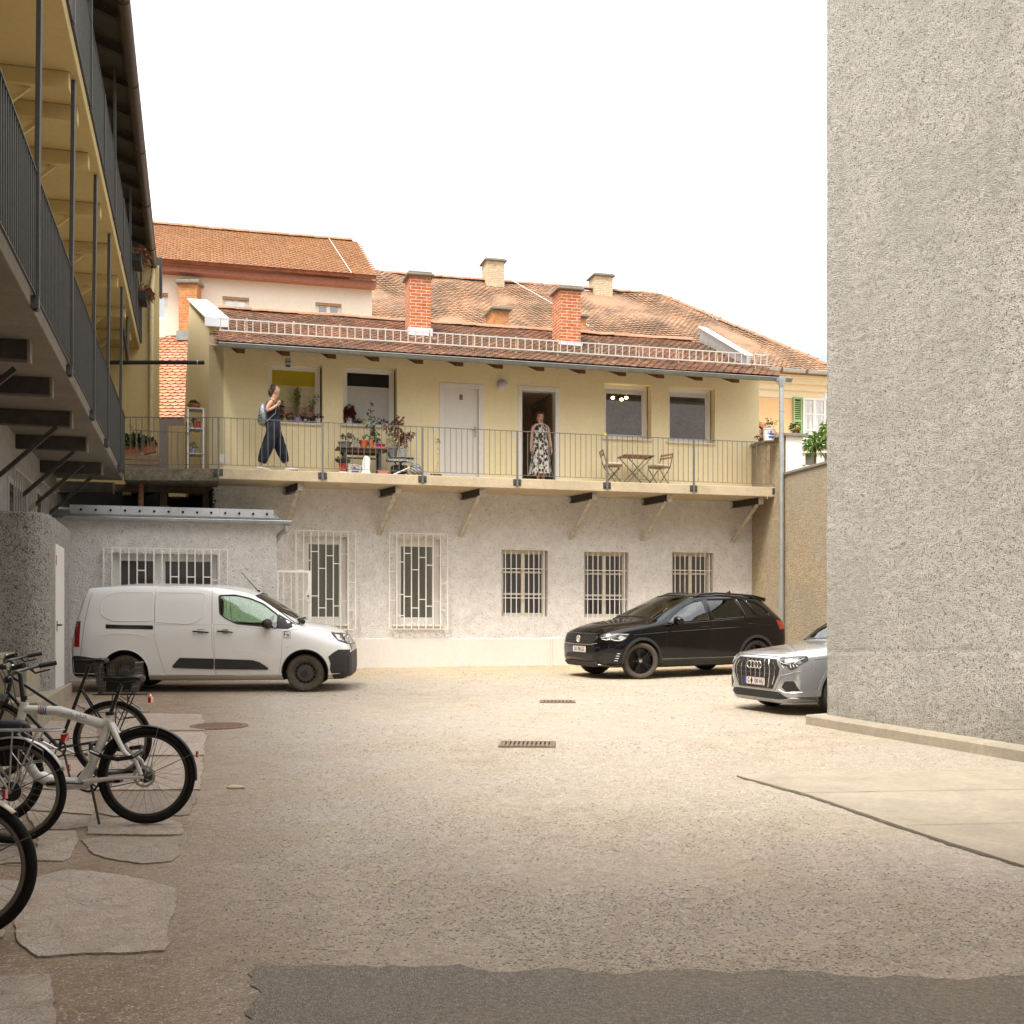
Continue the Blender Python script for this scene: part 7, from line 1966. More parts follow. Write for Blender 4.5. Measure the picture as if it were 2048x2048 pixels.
    ca = opts.get('crank', 0.05)
    for s in (1, -1):
        p = V((bbx, .075 * s, bbz)); q = p + V((math.cos(ca), 0, math.sin(ca))) * (.17 * s) 
        mb = MB(); mb.tube([V((bbx, 0, bbz)), p, q + V((0, .012 * s, 0))], [.014, .016, .011], 8, flat=.7); put(mb, 'crank', opts.get('crankmat', M_bblack), cr_)
        mb = MB(); o_ = q + V((-.045, .02 * s, -.012)); mb.obox(o_, V((.09, 0, 0)), V((0, .09 * s, 0)), V((0, 0, .024))); put(mb, 'pedal', M_saddle, cr_, 30)
    mb = MB(); y = .055 * opts.get('side', -1); mb.tube(T((bbx, y, bbz + .08), (0, y, R_ + .035)), .004, 6); mb.tube(T((bbx, y, bbz - .08), (0, y, R_ - .035)), .004, 6); put(mb, 'chain', M_bblack, cr_)
    # fenders
    fmat = opts.get('fender')
    if fmat:
        for x, a0, a1 in ((0, opts.get('f0', -12), 150), (wb, 60, 190)):
            mb = MB(); n = 24; vs = []; rf = R_ + .012
            for i in range(n + 1):
                t = R(a0 + (a1 - a0) * i / n) ; t = math.pi - t
                for k in range(7):
                    u = (k / 6 - .5) * 2; rr = rf + .012 * math.cos(u * 1.4) - .010; vs.append(V((x + rr * math.cos(t), u * .026, R_ + rr * math.sin(t))))
            if x: vs = [V((2 * x - p.x, p.y, p.z)) if 0 else p for p in vs]
            mb.add(vs, [(i*7+k, i*7+k+1, (i+1)*7+k+1, (i+1)*7+k) for i in range(n) for k in range(6)])
            ff = put(mb, 'mudguard', fmat, sm=60)
            ff.modifiers.new('Solidify', 'SOLIDIFY').thickness = .003
            mb = MB()
            for s in (1, -1):
                for ang in ((25, 75) if not x else (100,)):
                    t = math.pi - R(ang); mb.tube(T((x, .06 * s, R_), (x + (rf) * math.cos(t), .028 * s, R_ + rf * math.sin(t))), .0025, 5)
            put(mb, 'stay', M_spoke, ff)
    if opts.get('rack'):
        rz, ra, rb = R_ * 2 + .055, -.32, .16; rm = opts['rack']
        mb = MB(); w = .065
        mb.tube(T((rb, w * .6, rz), (rb - .05, w, rz), (ra + .04, w, rz), (ra, w * .7, rz), (ra, -w * .7, rz), (ra + .04, -w, rz), (rb - .05, -w, rz), (rb, -w * .6, rz)), .006, 8, closed=True)
        for x in (-.22, -.10, .02): mb.tube(T((x, w, rz), (x, -w, rz)), .005, 6)
        mb.tube(T((ra + .02, 0, rz), (rb, 0, rz)), .005, 6)
        for s in (1, -1):
            mb.tube(T((-.18, w * s, rz), (-.02, .075 * s, R_ + .02)), .006, 6); mb.tube(T((-.02, w * s, rz), (0, .075 * s, R_ + .02)), .006, 6)
            mb.tube(T((-.05, w * s, rz - .02), (-.22, .08 * s, rz - .13), (-.23, .085 * s, rz - .20), (-.08, .085 * s, rz - .22), (-.02, .08 * s, rz - .14)), .0045, 6)
        rk = put(mb, 'luggage_rack', rm)
        mb = MB(); mb.obox(V((ra - .03, -.045, rz - .075)), V((.025, 0, 0)), V((0, .09, 0)), V((0, 0, .05))); put(mb, 'tail_light', M_refl, rk, 30)
    if opts.get('amber'):
        mb = MB(); mb.ball((-.335, .0, R_ * 2 + .02), .016, .035, .035); put(mb, 'amber_reflector', M_amber, rk, 180)
    mb = MB(); t = math.pi - R(opts.get('refl', 20)); mb.obox(V(((R_ + .03) * math.cos(t), -.016, R_ + (R_ + .03) * math.sin(t))), V((-.014, 0, 0)), V((0, .032, 0)), V((0, 0, .045))); put(mb, 'reflector', M_refl, None, 30)
    mb = MB(); mb.tube(T((bbx - .05, .03, bbz - .02), (bbx - .13, .10, .015)), .010, 8); put(mb, 'kickstand', M_bblack)
    return b, M, put
def axle_at(px, py, Rr): 
    g = ground_at(px, py); return V((g.x, g.y, gh(g.x, g.y) + .018)), g
ax, _ = axle_at(293, 1653, .35)
wbk, WM, wput = bike('bicycle', 'white electric bicycle with thick frame tubes and a black rear mudguard', ax, .35, (-1, -.03), dict(
    wb=1.08, paint=M_bwhite, ebike=True, seat_top=(.265, .775), head=((.875, .86), (.935, .62)), saddle=(.16, 1.055), bar=(.885, 1.10), bb=(.435, .305), tyre=.025, hub=.052, disc=True, fender=P('black mudguard', (.018, .018, .018), .35), side=-1, rim=M_bblack, f0=-6))
# stripes, lettering and folding lock on the white bicycle
mb = MB()
cols = []
M_or = P('orange stripe', (.60, .17, .03), .4); M_nv = P('navy stripe', (.02, .03, .09), .4)
def tube_band(x, w, mat_i, mb): 
    z0 = .835 - (.875 - x) * .06
    t = (.875 - x) / (.875 - .62); zc = (.83 + (.815 - .83) * t); A = Matrix.Translation(V((x, 0, zc))) @ Matrix.Rotation(R(90), 4, 'Y')
    mb.lathe([(.0345, -w/2), (.0345, w/2)], A, 16, mi=mat_i, cap=False)
for k in range(5): tube_band(.76 - k * .013, .007, 0 if k == 0 else 1, mb)
mb.v = [WM @ p for p in mb.v]; mb.build('stripes', [M_or, M_nv], wbk, smooth=60)
A = frame_mat(V((.50, .037, .788)), V((-1, 0, -.10)), V((-.10, 0, 1)))
tm = text_mb('milk plus', .050, A, .001); tm.v = [WM @ p for p in tm.v]; tm.build('lettering', P('grey lettering', (.33, .32, .33), .4), wbk)
lk = thing('bicycle_lock', 'black plastic-coated lock looped round the white bicycle frame and wheel', 'lock', WM @ V((.25, 0, .5)))
pts = [(.385, .04, .57), (.375, .065, .53), (.30, .075, .50), (.18, .08, .475), (.08, .08, .49), (.02, .075, .53), (.03, .03, .56), (.06, -.05, .55), (.2, -.06, .53), (.33, -.055, .55), (.39, -.03, .58)]
mb = MB(); mb.tube([WM @ V(p) for p in pts], .016, 10, closed=True); mb.build('lock_sleeve', M_saddle, lk, smooth=180)
mb = MB(); mb.tube([WM @ V((.07, .098, .50)), WM @ V((.0, .098, .545))], .009, 8); mb.tube([WM @ V((.375, .09, .535)), WM @ V((.31, .094, .512))], .007, 8); mb.build('lock_end', M_alu, lk, smooth=60)
ax, _ = axle_at(225, 1562, .35)
b2, BM2, put2 = bike('bicycle', 'black bicycle with a wire basket over its rear wheel, farthest back by the steps', ax, .35, (-1, -.05), dict(
    wb=1.05, paint=M_bblack, seat_top=(.27, .83), head=((.87, .96), (.92, .75)), top_end=(.37, .57), saddle=(.185, 1.06), bar=(.86, 1.06), bb=(.47, .28), tyre=.022, fender=None, rack=M_bblack, amber=True, crank=.5, crankmat=M_alu, side=1, refl=70))
bk2 = thing('bicycle_basket', 'dark wire basket standing on the rear rack of the black bicycle', 'basket', BM2 @ V((-.06, 0, .76)))
mb = MB(); z0, z1 = .765, 1.04
def bpt(u, v, z):
    t = (z - z0) / (z1 - z0); a = .145 + .035 * t; b = .11 + .03 * t; return BM2 @ V((-.055 + u * a, v * b, z))
sq = [(-1, -1), (1, -1), (1, 1), (-1, 1)]
for z in (z0, z0 + .06, z0 + .12, z0 + .18, z0 + .23, z1): mb.tube([bpt(u, v, z) for u, v in sq], .006 if z == z1 else .0028, 6, closed=True)
for i in range(4):
    (u0, v0), (u1, v1) = sq[i], sq[(i+1) % 4]
    for k in range(13): u = u0 + (u1 - u0) * k / 13; v = v0 + (v1 - v0) * k / 13; mb.tube([bpt(u, v, z0), bpt(u, v, z1)], .0028, 5)
for k in range(10): u = -1 + 2 * k / 9; mb.tube([bpt(u, -1, z0), bpt(u, 1, z0)], .0028, 5)
mb.build('wire_mesh', M_bblack, bk2)
mb = MB(); mb.obox(BM2 @ V((-.20, .115, .80)), BM2.to_3x3() @ V((.22, 0, 0)), BM2.to_3x3() @ V((0, .008, .0)), BM2.to_3x3() @ V((0, .02, .13))); mb.build('name_board', M_saddle, bk2)
ax, _ = axle_at(26, 1693, .35)
b3, BM3, put3 = bike('bicycle', 'grey bicycle with silver mudguards and a tube luggage rack with a red lamp', ax, .35, (-1, -.06), dict(
    wb=1.06, paint=M_alu, seat_top=(.28, .80), head=((.86, .93), (.92, .72)), top_end=(.285, .78), saddle=(.2, .98), bar=(.86, 1.02), bb=(.45, .28), tyre=.022, fender=M_alu, rack=M_alu, cassette=True, side=1, f0=22))
mb = MB(); bg3 = thing('saddle_bag', 'black fabric pannier hanging beside the grey bicycle rack', 'bag', BM3 @ V((.1, -.2, .5)))
mb.obox(BM3 @ V((-.05, -.20, .50)), BM3.to_3x3() @ V((.34, 0, 0)), BM3.to_3x3() @ V((0, .10, 0)), BM3.to_3x3() @ V((0, 0, .30))); mb.build('bag_body', M_saddle, bg3, bevel=.03, seg=3, smooth=60)
mb = MB(); mb.obox(BM3 @ V((-.03, -.207, .66)), BM3.to_3x3() @ V((.30, 0, 0)), BM3.to_3x3() @ V((0, .114, 0)), BM3.to_3x3() @ V((0, 0, .15))); mb.build('bag_flap', P('bag flap', (.025, .025, .027), .6), bg3, bevel=.025, seg=2, smooth=60)
ax, _ = axle_at(-73, 1888, .35)
b4, BM4, put4 = bike('bicycle', 'bicycle with a cream rear mudguard and knobbly black tyre, nearest to the viewer', ax, .35, (-1, -.04), dict(
    wb=1.06, paint=P('cream frame paint', (.50, .44, .33), .35), seat_top=(.28, .80), head=((.86, .93), (.92, .72)), top_end=(.285, .78), saddle=(.2, 1.0), bar=(.86, 1.05), bb=(.45, .28), tyre=.026, fender=P('cream mudguard', (.60, .53, .40), .35), side=1, f0=47, refl=60))
# ================================================================ people
def skin(name, nodes, edges, mat, parent, sub=2, root=0, smooth=True):
    """one continuous surface grown over joints: nodes = [(pos, radius or (rx, ry))]"""
    me = bpy.data.meshes.new(name); im = ROOT[root_of(parent).name]
    me.from_pydata([tuple(im @ V(n[0])) for n in nodes], edges, [])
    o = link(bpy.data.objects.new('tmp_skin', me))
    o.modifiers.new('Skin', 'SKIN').use_smooth_shade = True
    if not me.skin_vertices: me.skin_vertices.new() if hasattr(me.skin_vertices, 'new') else None
    for i, n in enumerate(nodes):
        r = n[1] if isinstance(n[1], (tuple, list)) else (n[1], n[1])
        me.skin_vertices[0].data[i].radius = r
        me.skin_vertices[0].data[i].use_root = (i == root)
    s = o.modifiers.new('Sub', 'SUBSURF'); s.levels = sub; s.render_levels = sub
    dg = bpy.context.evaluated_depsgraph_get(); dg.update()
    m2 = bpy.data.meshes.new_from_object(o.evaluated_get(dg)); bpy.data.objects.remove(o); bpy.data.meshes.remove(me)
    m2.name = name; m2.materials.clear(); m2.materials.append(mat)
    m2.polygons.foreach_set('use_smooth', [True] * len(m2.polygons))
    r = link(bpy.data.objects.new(name, m2)); r.parent = parent; return r
def chain(nodes, edges, start, pts):
    prev = start
    for p, r in pts:
        nodes.append((p, r)); edges.append((prev, len(nodes) - 1)); prev = len(nodes) - 1
    return prev
t = NT('skin'); t.set(col=t.ramp(t.noise(30, 3), [(.3, (.55, .31, .21)), (.7, (.64, .38, .265))]), rough=.5, spec=.35); t.b.inputs['Subsurface Weight'].default_value = .08
M_skin = t.mat
M_hairb = P('brown hair', (.075, .042, .024), .6, var=.4, scale=40, bump=.5, bscale=120); M_hairr = P('auburn hair', (.085, .030, .016), .55, var=.4, scale=40, bump=.5, bscale=120)
M_navy = P('navy cloth', (.014, .017, .030), .85, var=.3, scale=12, bump=.25, bscale=40)
M_eye = P('eye', (.03, .02, .015), .2); M_lip = P('lips', (.36, .12, .09), .45); M_brow = P('eyebrow', (.06, .035, .02), .8)
M_shoe = P('white trainer', (.62, .60, .57), .5, var=.08); M_sole = P('shoe dark', (.03, .028, .03), .6)
def hand(nodes, edges, wrist, pw, d, side, palm, curl=.6):
    """palm and five fingers; d = pointing direction, palm = palm normal, side = towards the thumb"""
    d, palm, side = V(d).normalized(), V(palm).normalized(), V(side).normalized()
    c = pw + d * .055
    pi_ = chain(nodes, edges, wrist, [(pw + d * .02, (.026, .020)), (c, (.036, .017))])
    for k, (o_, L) in enumerate(((.026, .070), (.009, .078), (-.009, .072), (-.025, .056))):
        b = c + d * .035 + side * o_
        a = b + (d * math.cos(curl * .5) + palm * math.sin(curl * .5)) * L * .5
        e = a + (d * math.cos(curl * 1.4) + palm * math.sin(curl * 1.4)) * L * .5
        chain(nodes, edges, pi_, [(b, .0092), (a, .0086), (e, .007)])
    b = pw + d * .03 + side * .034 + palm * .008
    chain(nodes, edges, pi_ - 1, [(b, .012), (b + d * .03 + side * .016 + palm * .012, .0095), (b + d * .055 + side * .012 + palm * .02, .008)])

# ---- woman walking along the gallery, seen from her right side
s0 = fs(547.5, 850, .87)[0]; D0 = .87
def W(a, d, z): return FP(s0 + a * .99, D0 + d, Z_FLOOR + z * .975)
p1 = thing('person', 'woman in loose dark navy jumpsuit striding right along the gallery with a silver backpack', 'person', FP(s0, D0, Z_FLOOR))
nd = [(W(-.02, 0, .95), (.08, .09))]; ed = []
ch_ = chain(nd, ed, 0, [(W(-.02, 0, 1.12), (.08, .10)), (W(-.03, 0, 1.32), (.085, .11)), (W(-.045, 0, 1.47), (.075, .115)), (W(-.015, 0, 1.545), (.055, .055)), (W(.02, 0, 1.625), (.062, .062)), (W(.045, 0, 1.70), (.10, .084)), (W(.045, 0, 1.775), (.10, .086)), (W(.03, 0, 1.835), (.068, .06))])
nd.append((W(.12, 0, 1.705), (.026, .02))); ed.append((6, len(nd) - 1))          # nose and brow line come forward
nd.append((W(.112, 0, 1.645), (.028, .03))); ed.append((5, len(nd) - 1))         # chin
# near arm (towards the viewer) bent up to the backpack strap
a = chain(nd, ed, 3, [(W(-.07, .16, 1.45), .048), (W(-.145, .185, 1.33), .042), (W(-.165, .19, 1.255), .037), (W(-.04, .175, 1.32), .032), (W(.055, .15, 1.395), .025)])
hand(nd, ed, a, W(.055, .15, 1.395), V(E) * .5 + UP * .8, -N * .4 + UP * -.1 + E * .4, -N, 1.3)
a = chain(nd, ed, 3, [(W(-.03, -.17, 1.45), .05), (W(.0, -.21, 1.30), .042), (W(.02, -.21, 1.22), .038), (W(.08, -.17, 1.33), .032), (W(.085, -.14, 1.40), .025)])
hand(nd, ed, a, W(.085, -.14, 1.40), V(E) * .4 + UP * .8, N * .4, N, 1.3)
# legs: far leg forward, near leg back
b = chain(nd, ed, 0, [(W(.0, .085, .86), .06), (W(-.11, .09, .50), .060), (W(-.21, .09, .28), .050), (W(-.295, .09, .10), .032), (W(-.30, .09, .045), .034), (W(-.22, .09, .025), .03)])
b = chain(nd, ed, 0, [(W(.0, -.085, .86), .06), (W(.17, -.08, .50), .060), (W(.24, -.08, .28), .048), (W(.295, -.08, .10), .032), (W(.31, -.08, .06), .034), (W(.42, -.08, .055), .03)])
skin('body', nd, ed, M_skin, p1)
# jumpsuit: sleeveless top and wide cropped legs
nd = [(W(-.02, 0, .95), (.165, .185))]; ed = []
chain(nd, ed, 0, [(W(-.015, 0, 1.12), (.140, .165)), (W(-.02, 0, 1.30), (.135, .17)), (W(-.05, 0, 1.42), (.095, .135)), (W(-.055, .0, 1.475), (.05, .11))])
chain(nd, ed, 0, [(W(-.02, .08, .84), (.15, .12)), (W(-.12, .09, .56), (.145, .13)), (W(-.19, .09, .36), (.135, .12)), (W(-.245, .09, .19), (.105, .10)), (W(-.255, .09, .165), (.085, .08))])
chain(nd, ed, 0, [(W(.02, -.08, .84), (.15, .12)), (W(.13, -.08, .56), (.145, .13)), (W(.20, -.08, .38), (.115, .11)), (W(.25, -.08, .235), (.085, .085)), (W(.255, -.08, .215), (.07, .07))])
js = skin('jumpsuit', nd, ed, M_navy, p1)
tx = bpy.data.textures.new('folds', 'CLOUDS'); tx.noise_scale = .12
dm = js.modifiers.new('Folds', 'DISPLACE'); dm.texture = tx; dm.strength = .035; dm.mid_level = .5
# hair gathered at the back of the head
mb = MB(); mb.ball(W(.005, 0, 1.755), .088, .085, .088, 16, 10); mb.ball(W(-.055, 0, 1.69), .062, .07, .085, 12, 8); mb.ball(W(-.045, 0, 1.60), .03, .045, .05, 10, 6); mb.ball(W(-.02, 0, 1.835), .05, .045, .035, 10, 6)
mb.build('hair', M_hairb, p1, smooth=180)
mb = MB(); mb.tube([W(.10, .065, 1.80), W(.085, 0, 1.845), W(.10, -.065, 1.80)], .012, 6); mb.build('sunglasses', M_sole, p1, smooth=60)
for d in (.045, -.045):
    mb = MB(); mb.ball(W(.108, d, 1.725), .012, .014, .009, 8, 6); mb.build('eye', M_eye, p1, smooth=180)
    mb = MB(); mb.ball(W(.03, d * 1.75, 1.70), .022, .010, .032, 8, 6); mb.build('ear', M_skin, p1, smooth=180)
mb = MB(); mb.ball(W(.122, 0, 1.668), .012, .022, .008, 8, 6); mb.build('mouth', M_lip, p1, smooth=180)
for (a, d, z, tilt) in ((-.285, .09, .035, 0.0), (.315, -.08, .05, .22)):
    A = Matrix.Rotation(tilt, 3, 'X')
    mb = MB(); ax_ = E * math.cos(tilt) + UP * math.sin(tilt); uz = UP * math.cos(tilt) - E * math.sin(tilt)
    prof = [(-.085, .036, .065), (-.04, .044, .10), (.05, .05, .085), (.13, .052, .062), (.19, .042, .045), (.22, .018, .026)]
    vs = []; n = 10; o_ = W(a, d, z - .035)
    for x, w_, h_ in prof:
        for k in range(n):
            t_ = 2 * math.pi * k / n; vs.append(o_ + ax_ * x + N * (w_ * math.cos(t_)) + uz * (h_ * .5 + h_ * .5 * math.sin(t_)))
    mb.add(vs, [(i*n+j, i*n+(j+1) % n, (i+1)*n+(j+1) % n, (i+1)*n+j) for i in range(len(prof)-1) for j in range(n)] + [tuple(range(n-1, -1, -1)), tuple(range((len(prof)-1)*n, len(prof)*n))])
    sh = mb.build('shoe', M_shoe, p1, smooth=60)
    mb = MB()
    for q in (.03, .06, .09): mb.tube([o_ + ax_ * q + N * .047 + uz * .012, o_ + ax_ * (q - .02) + N * .03 + uz * .058], .006, 5)
    mb.obox(o_ - ax_ * .07 - N * .04 - uz * .006, ax_ * .26, N * .08, uz * .010); mb.build('shoe_stripe', M_sole, sh)
bpk = thing('backpack', 'silver grey rucksack on the back of the walking woman', 'backpack', W(-.2, 0, 1.2))
t = NT('silver fabric'); t.set(col=t.ramp(t.noise(25, 4), [(.35, (.16, .18, .20)), (.5, (.34, .37, .39)), (.65, (.50, .53, .55))]), rough=.4, metal=.3).bump(t.noise(30, 4), .4, .02)
M_silvf = t.mat
mb = MB(); mb.ball(W(-.215, .0, 1.21), .095, .15, .25, 16, 12); mb.ball(W(-.265, 0, 1.10), .07, .12, .12, 14, 8); mb.build('pack_body', M_silvf, bpk, smooth=180)
mb = MB(); 
for d in (.13, -.13): mb.tube([W(-.20, d, 1.40), W(-.10, d * 1.05, 1.52), W(.0, d, 1.49), W(.055, d, 1.40), W(.02, d * 1.15, 1.22), W(-.15, d * 1.1, 1.05)], .022, 6, flat=.35)
mb.build('shoulder_strap', M_silvf, bpk, smooth=60)
mb = MB()
for z in (1.06, 1.11, 1.16): mb.tube([W(-.325, .09, z), W(-.30, .13, z + .01), W(-.25, .155, z + .02)], .008, 5)
mb.build('pack_buckle', M_sole, bpk)

# ---- older woman standing in the open doorway
s0b = fs(1081, 880, -.02)[0]
def W2(a, d, z): return FP(s0b + a, -.02 + d, Z_FLOOR + .005 + z)
p2 = thing('person', 'woman in black and white leaf-patterned sleeveless dress standing in the open doorway', 'person', FP(s0b, 0, Z_FLOOR))
nd = [(W2(.01, -.02, .90), (.09, .07))]; ed = []
chain(nd, ed, 0, [(W2(.005, -.02, 1.08), (.09, .06)), (W2(0, -.02, 1.25), (.11, .06)), (W2(0, -.01, 1.355), (.11, .062)), (W2(-.005, .01, 1.43), (.05, .05)), (W2(-.01, .02, 1.485), (.062, .066)), (W2(-.012, .025, 1.545), (.082, .092)), (W2(-.012, .02, 1.60), (.084, .09)), (W2(-.01, .01, 1.65), (.06, .065))])
nd.append((W2(-.012, .105, 1.530), (.018, .018))); ed.append((6, len(nd) - 1))
nd.append((W2(-.012, .085, 1.468), (.026, .022))); ed.append((5, len(nd) - 1))
for sg_, ex_ in ((-1, (-.215, 1.07, -.245, .86)), (1, (.225, 1.06, .245, .84))):
    a = chain(nd, ed, 3, [(W2(.165 * sg_, 0, 1.365), .050), (W2(.195 * sg_, .0, 1.22), .045), (W2(ex_[0], .0, ex_[1]), .038), (W2((ex_[0] + ex_[2]) / 2, .03, (ex_[1] + ex_[3]) / 2), .033), (W2(ex_[2], .05, ex_[3]), .024)])
    hand(nd, ed, a, W2(ex_[2], .05, ex_[3]), -UP + N * .15, N, -E * sg_, .7)
    b = chain(nd, ed, 0, [(W2(.08 * sg_, 0, .82), .08), (W2(.065 * sg_, .01, .48), .055), (W2(.06 * sg_, -.01, .30), .048), (W2(.06 * sg_, .0, .09), .032), (W2(.06 * sg_, .0, .045), .034), (W2(.065 * sg_, .12, .025), .03)])
skin('body', nd, ed, M_skin, p2)
t = NT('leaf print'); ob = t.pos()
wv = t.voro(17, 'F1', vec=t.vmul(ob, (1, 1, .75))); nz = t.noise(24, 2, .5, dist=2.2)
f = t.math('ADD', t.math('MULTIPLY', wv, .9), nz)
t.set(col=t.ramp(f, [(0, (.028, .024, .022)), (1.02, (.035, .03, .027)), (1.06, (.62, .58, .52)), (1, (.66, .62, .56))]), rough=.8).bump(t.noise(12, 3), .2, .02)
M_leafp = t.mat
mb = MB(); n = 40
prof = [(1.43, .075, .062), (1.405, .145, .075), (1.35, .172, .095), (1.25, .172, .115), (1.15, .165, .105), (1.05, .168, .105), (.95, .19, .125), (.80, .20, .14), (.62, .215, .155), (.45, .235, .17), (.30, .255, .185), (.245, .262, .19)]
vs = []
for z, rx, ry in prof:
    for k in range(n):
        t_ = 2 * math.pi * k / n; fl = 1 + max(0, (1.0 - z)) * .13 * math.sin(k * 2 * math.pi / n * 8 + z) ; zz = z + (.02 * math.sin(t_ * 5) if z < .3 else 0)
        if z > 1.40: zz = z - .03 * max(0, -math.sin(t_))
        vs.append(W2(rx * fl * math.cos(t_), ry * fl * math.sin(t_), zz))
mb.add(vs, [(i*n+j, i*n+(j+1) % n, (i+1)*n+(j+1) % n, (i+1)*n+j) for i in range(len(prof)-1) for j in range(n)])
dr_ = mb.build('dress', M_leafp, p2, smooth=180); dr_.modifiers.new('S', 'SOLIDIFY').thickness = .006
mb = MB(); mb.ball(W2(-.012, -.012, 1.595), .102, .092, .108, 16, 10, M=Matrix(((E.x, N.x, 0), (E.y, N.y, 0), (0, 0, 1))))
for q in (-1, 1): mb.ball(W2(-.012 + .086 * q, .0, 1.53), .026, .045, .075, 10, 8)
for k in range(14): mb.ball(W2(-.012 + random.uniform(-.075, .075), random.uniform(-.05, .03), 1.66 + random.uniform(-.01, .04)), .028, .028, .022, 8, 6)
# leave the face clear: the fringe sits above the brow
mb.v = [p if not ((p - W2(-.012, 0, 1.555)).dot(N) > .055 and abs((p - W2(-.012, 0, 0)).dot(E)) < .06 and p.z < W2(0, 0, 1.60).z) else p - N * .06 for p in mb.v]
mb.build('hair', M_hairr, p2, smooth=180)
for q in (-1, 1):
    mb = MB(); mb.ball(W2(-.012 + .030 * q, .108, 1.553), .014, .008, .009, 8, 6); mb.build('eye', M_eye, p2, smooth=180)
    mb = MB(); mb.ball(W2(-.012 + .030 * q, .110, 1.576), .019, .006, .005, 8, 6); mb.build('eyebrow', M_brow, p2, smooth=180)
mb = MB(); mb.ball(W2(-.012, .104, 1.492), .022, .010, .010, 8, 6); mb.build('mouth', M_lip, p2, smooth=180)
mb = MB(); mb.tube([W2(.239 + .03 * math.cos(t_), .045 + .03 * math.sin(t_), .875) for t_ in [2*math.pi*i/14 for i in range(14)]], .009, 6, closed=True); mb.build('wristwatch', M_sole, p2, smooth=60)
for q in (-1, 1):
    mb = MB(); mb.ball(W2(.065 * q, .05, .03), .05, .12, .035, 12, 8, M=Matrix(((E.x, N.x, 0), (E.y, N.y, 0), (0, 0, 1)))); sh = mb.build('shoe', P('beige shoe', (.42, .36, .27), .5), p2, smooth=180)
    mb = MB(); mb.ball(W2(.065 * q, .02, .055), .042, .06, .022, 12, 6, M=Matrix(((E.x, N.x, 0), (E.y, N.y, 0), (0, 0, 1)))); mb.build('shoe_strap', M_sole, sh, smooth=180)
# ================================================================ pots, plants and other small things on the gallery
def leafmat(name, cols):
    t = NT(name); t.set(col=t.ramp(t.island(), [(i / (len(cols) - 1), c) for i, c in enumerate(cols)]), rough=.55, spec=.35); return t.mat
L_green = leafmat('green leaves', [(.035, .075, .018), (.06, .12, .028), (.10, .17, .04)])
L_dark = leafmat('dark green leaves', [(.018, .045, .018), (.035, .07, .025), (.05, .09, .03)])
L_lime = leafmat('yellow green leaves', [(.09, .14, .02), (.16, .21, .03), (.07, .12, .02)])
L_red = leafmat('dark red leaves', [(.05, .012, .010), (.10, .022, .018), (.16, .035, .025), (.04, .02, .012)])
L_maple = leafmat('maple leaves', [(.10, .022, .012), (.17, .045, .022), (.23, .075, .035), (.07, .03, .015)])
L_dry = leafmat('dry leaves', [(.16, .06, .03), (.24, .10, .05), (.13, .07, .035)])
L_grass = leafmat('grass stems', [(.10, .13, .03), (.16, .16, .05), (.20, .17, .08), (.06, .10, .025)])
M_stem = P('plant stem', (.11, .085, .04), .8); M_cane = P('cane', (.50, .34, .15), .7)
M_soil = P('potting soil', (.03, .022, .016), .95)
C_ = {'terracotta': (.38, .125, .055), 'orange': (.50, .12, .03), 'grey': (.17, .17, .16), 'pale': (.36, .37, .36), 'white': (.66, .63, .58), 'lavender': (.34, .26, .46),
      'dark': (.035, .038, .038), 'olive': (.085, .08, .055), 'lime': (.50, .48, .04), 'yellow': (.62, .52, .03), 'magenta': (.42, .02, .16), 'purple': (.03, .025, .04), 'pink': (.44, .16, .14), 'brown': (.14, .07, .04), 'red': (.45, .06, .03)}
def leaf(mb, p, d, L, w, droop=.3, mi=0):
    d = V(d).normalized(); s = d.cross(UP)
    if s.length < .05: s = d.orthogonal()
    s.normalize(); m = p + d * L * .5 + UP * (.12 * L); e = p + d * L - UP * (droop * L)
    mb.add([p, m + s * w * .5, e, m - s * w * .5], [(0, 1, 2), (0, 2, 3)], mi)
def bush(mb, c, rx, rz, n, L, w, droop=.3):
    for _ in range(n):
        while True:
            q = V((random.uniform(-1, 1), random.uniform(-1, 1), random.uniform(-1, 1)))
            if .2 < q.length < 1: break
        p = c + V((q.x * rx, q.y * rx, q.z * rz)); leaf(mb, p, q + V((random.uniform(-.5, .5), random.uniform(-.5, .5), random.uniform(-.3, .6))), L * random.uniform(.6, 1.3), w * random.uniform(.7, 1.2), droop)
def stalks(mb, base, n, h, spread, r=.003, lean=0):
    tips = []
    for _ in range(n):
        a = random.uniform(0, 6.28); k = random.uniform(.2, 1) * spread; hh = h * random.uniform(.6, 1.05)
        mid = base + V((math.cos(a) * k * .35, math.sin(a) * k * .35, hh * .55)); tip = base + V((math.cos(a) * k + lean, math.sin(a) * k, hh))
        mb.tube([base + V((math.cos(a) * .02, math.sin(a) * .02, 0)), mid, tip], [r, r * .8, r * .4], 4, cap=False); tips.append((mid, tip))
    return tips
def pxm(px, off): 
    y = (26.5 - off / .9664) / (1 - .266 * (px - CX) / F); return y / F
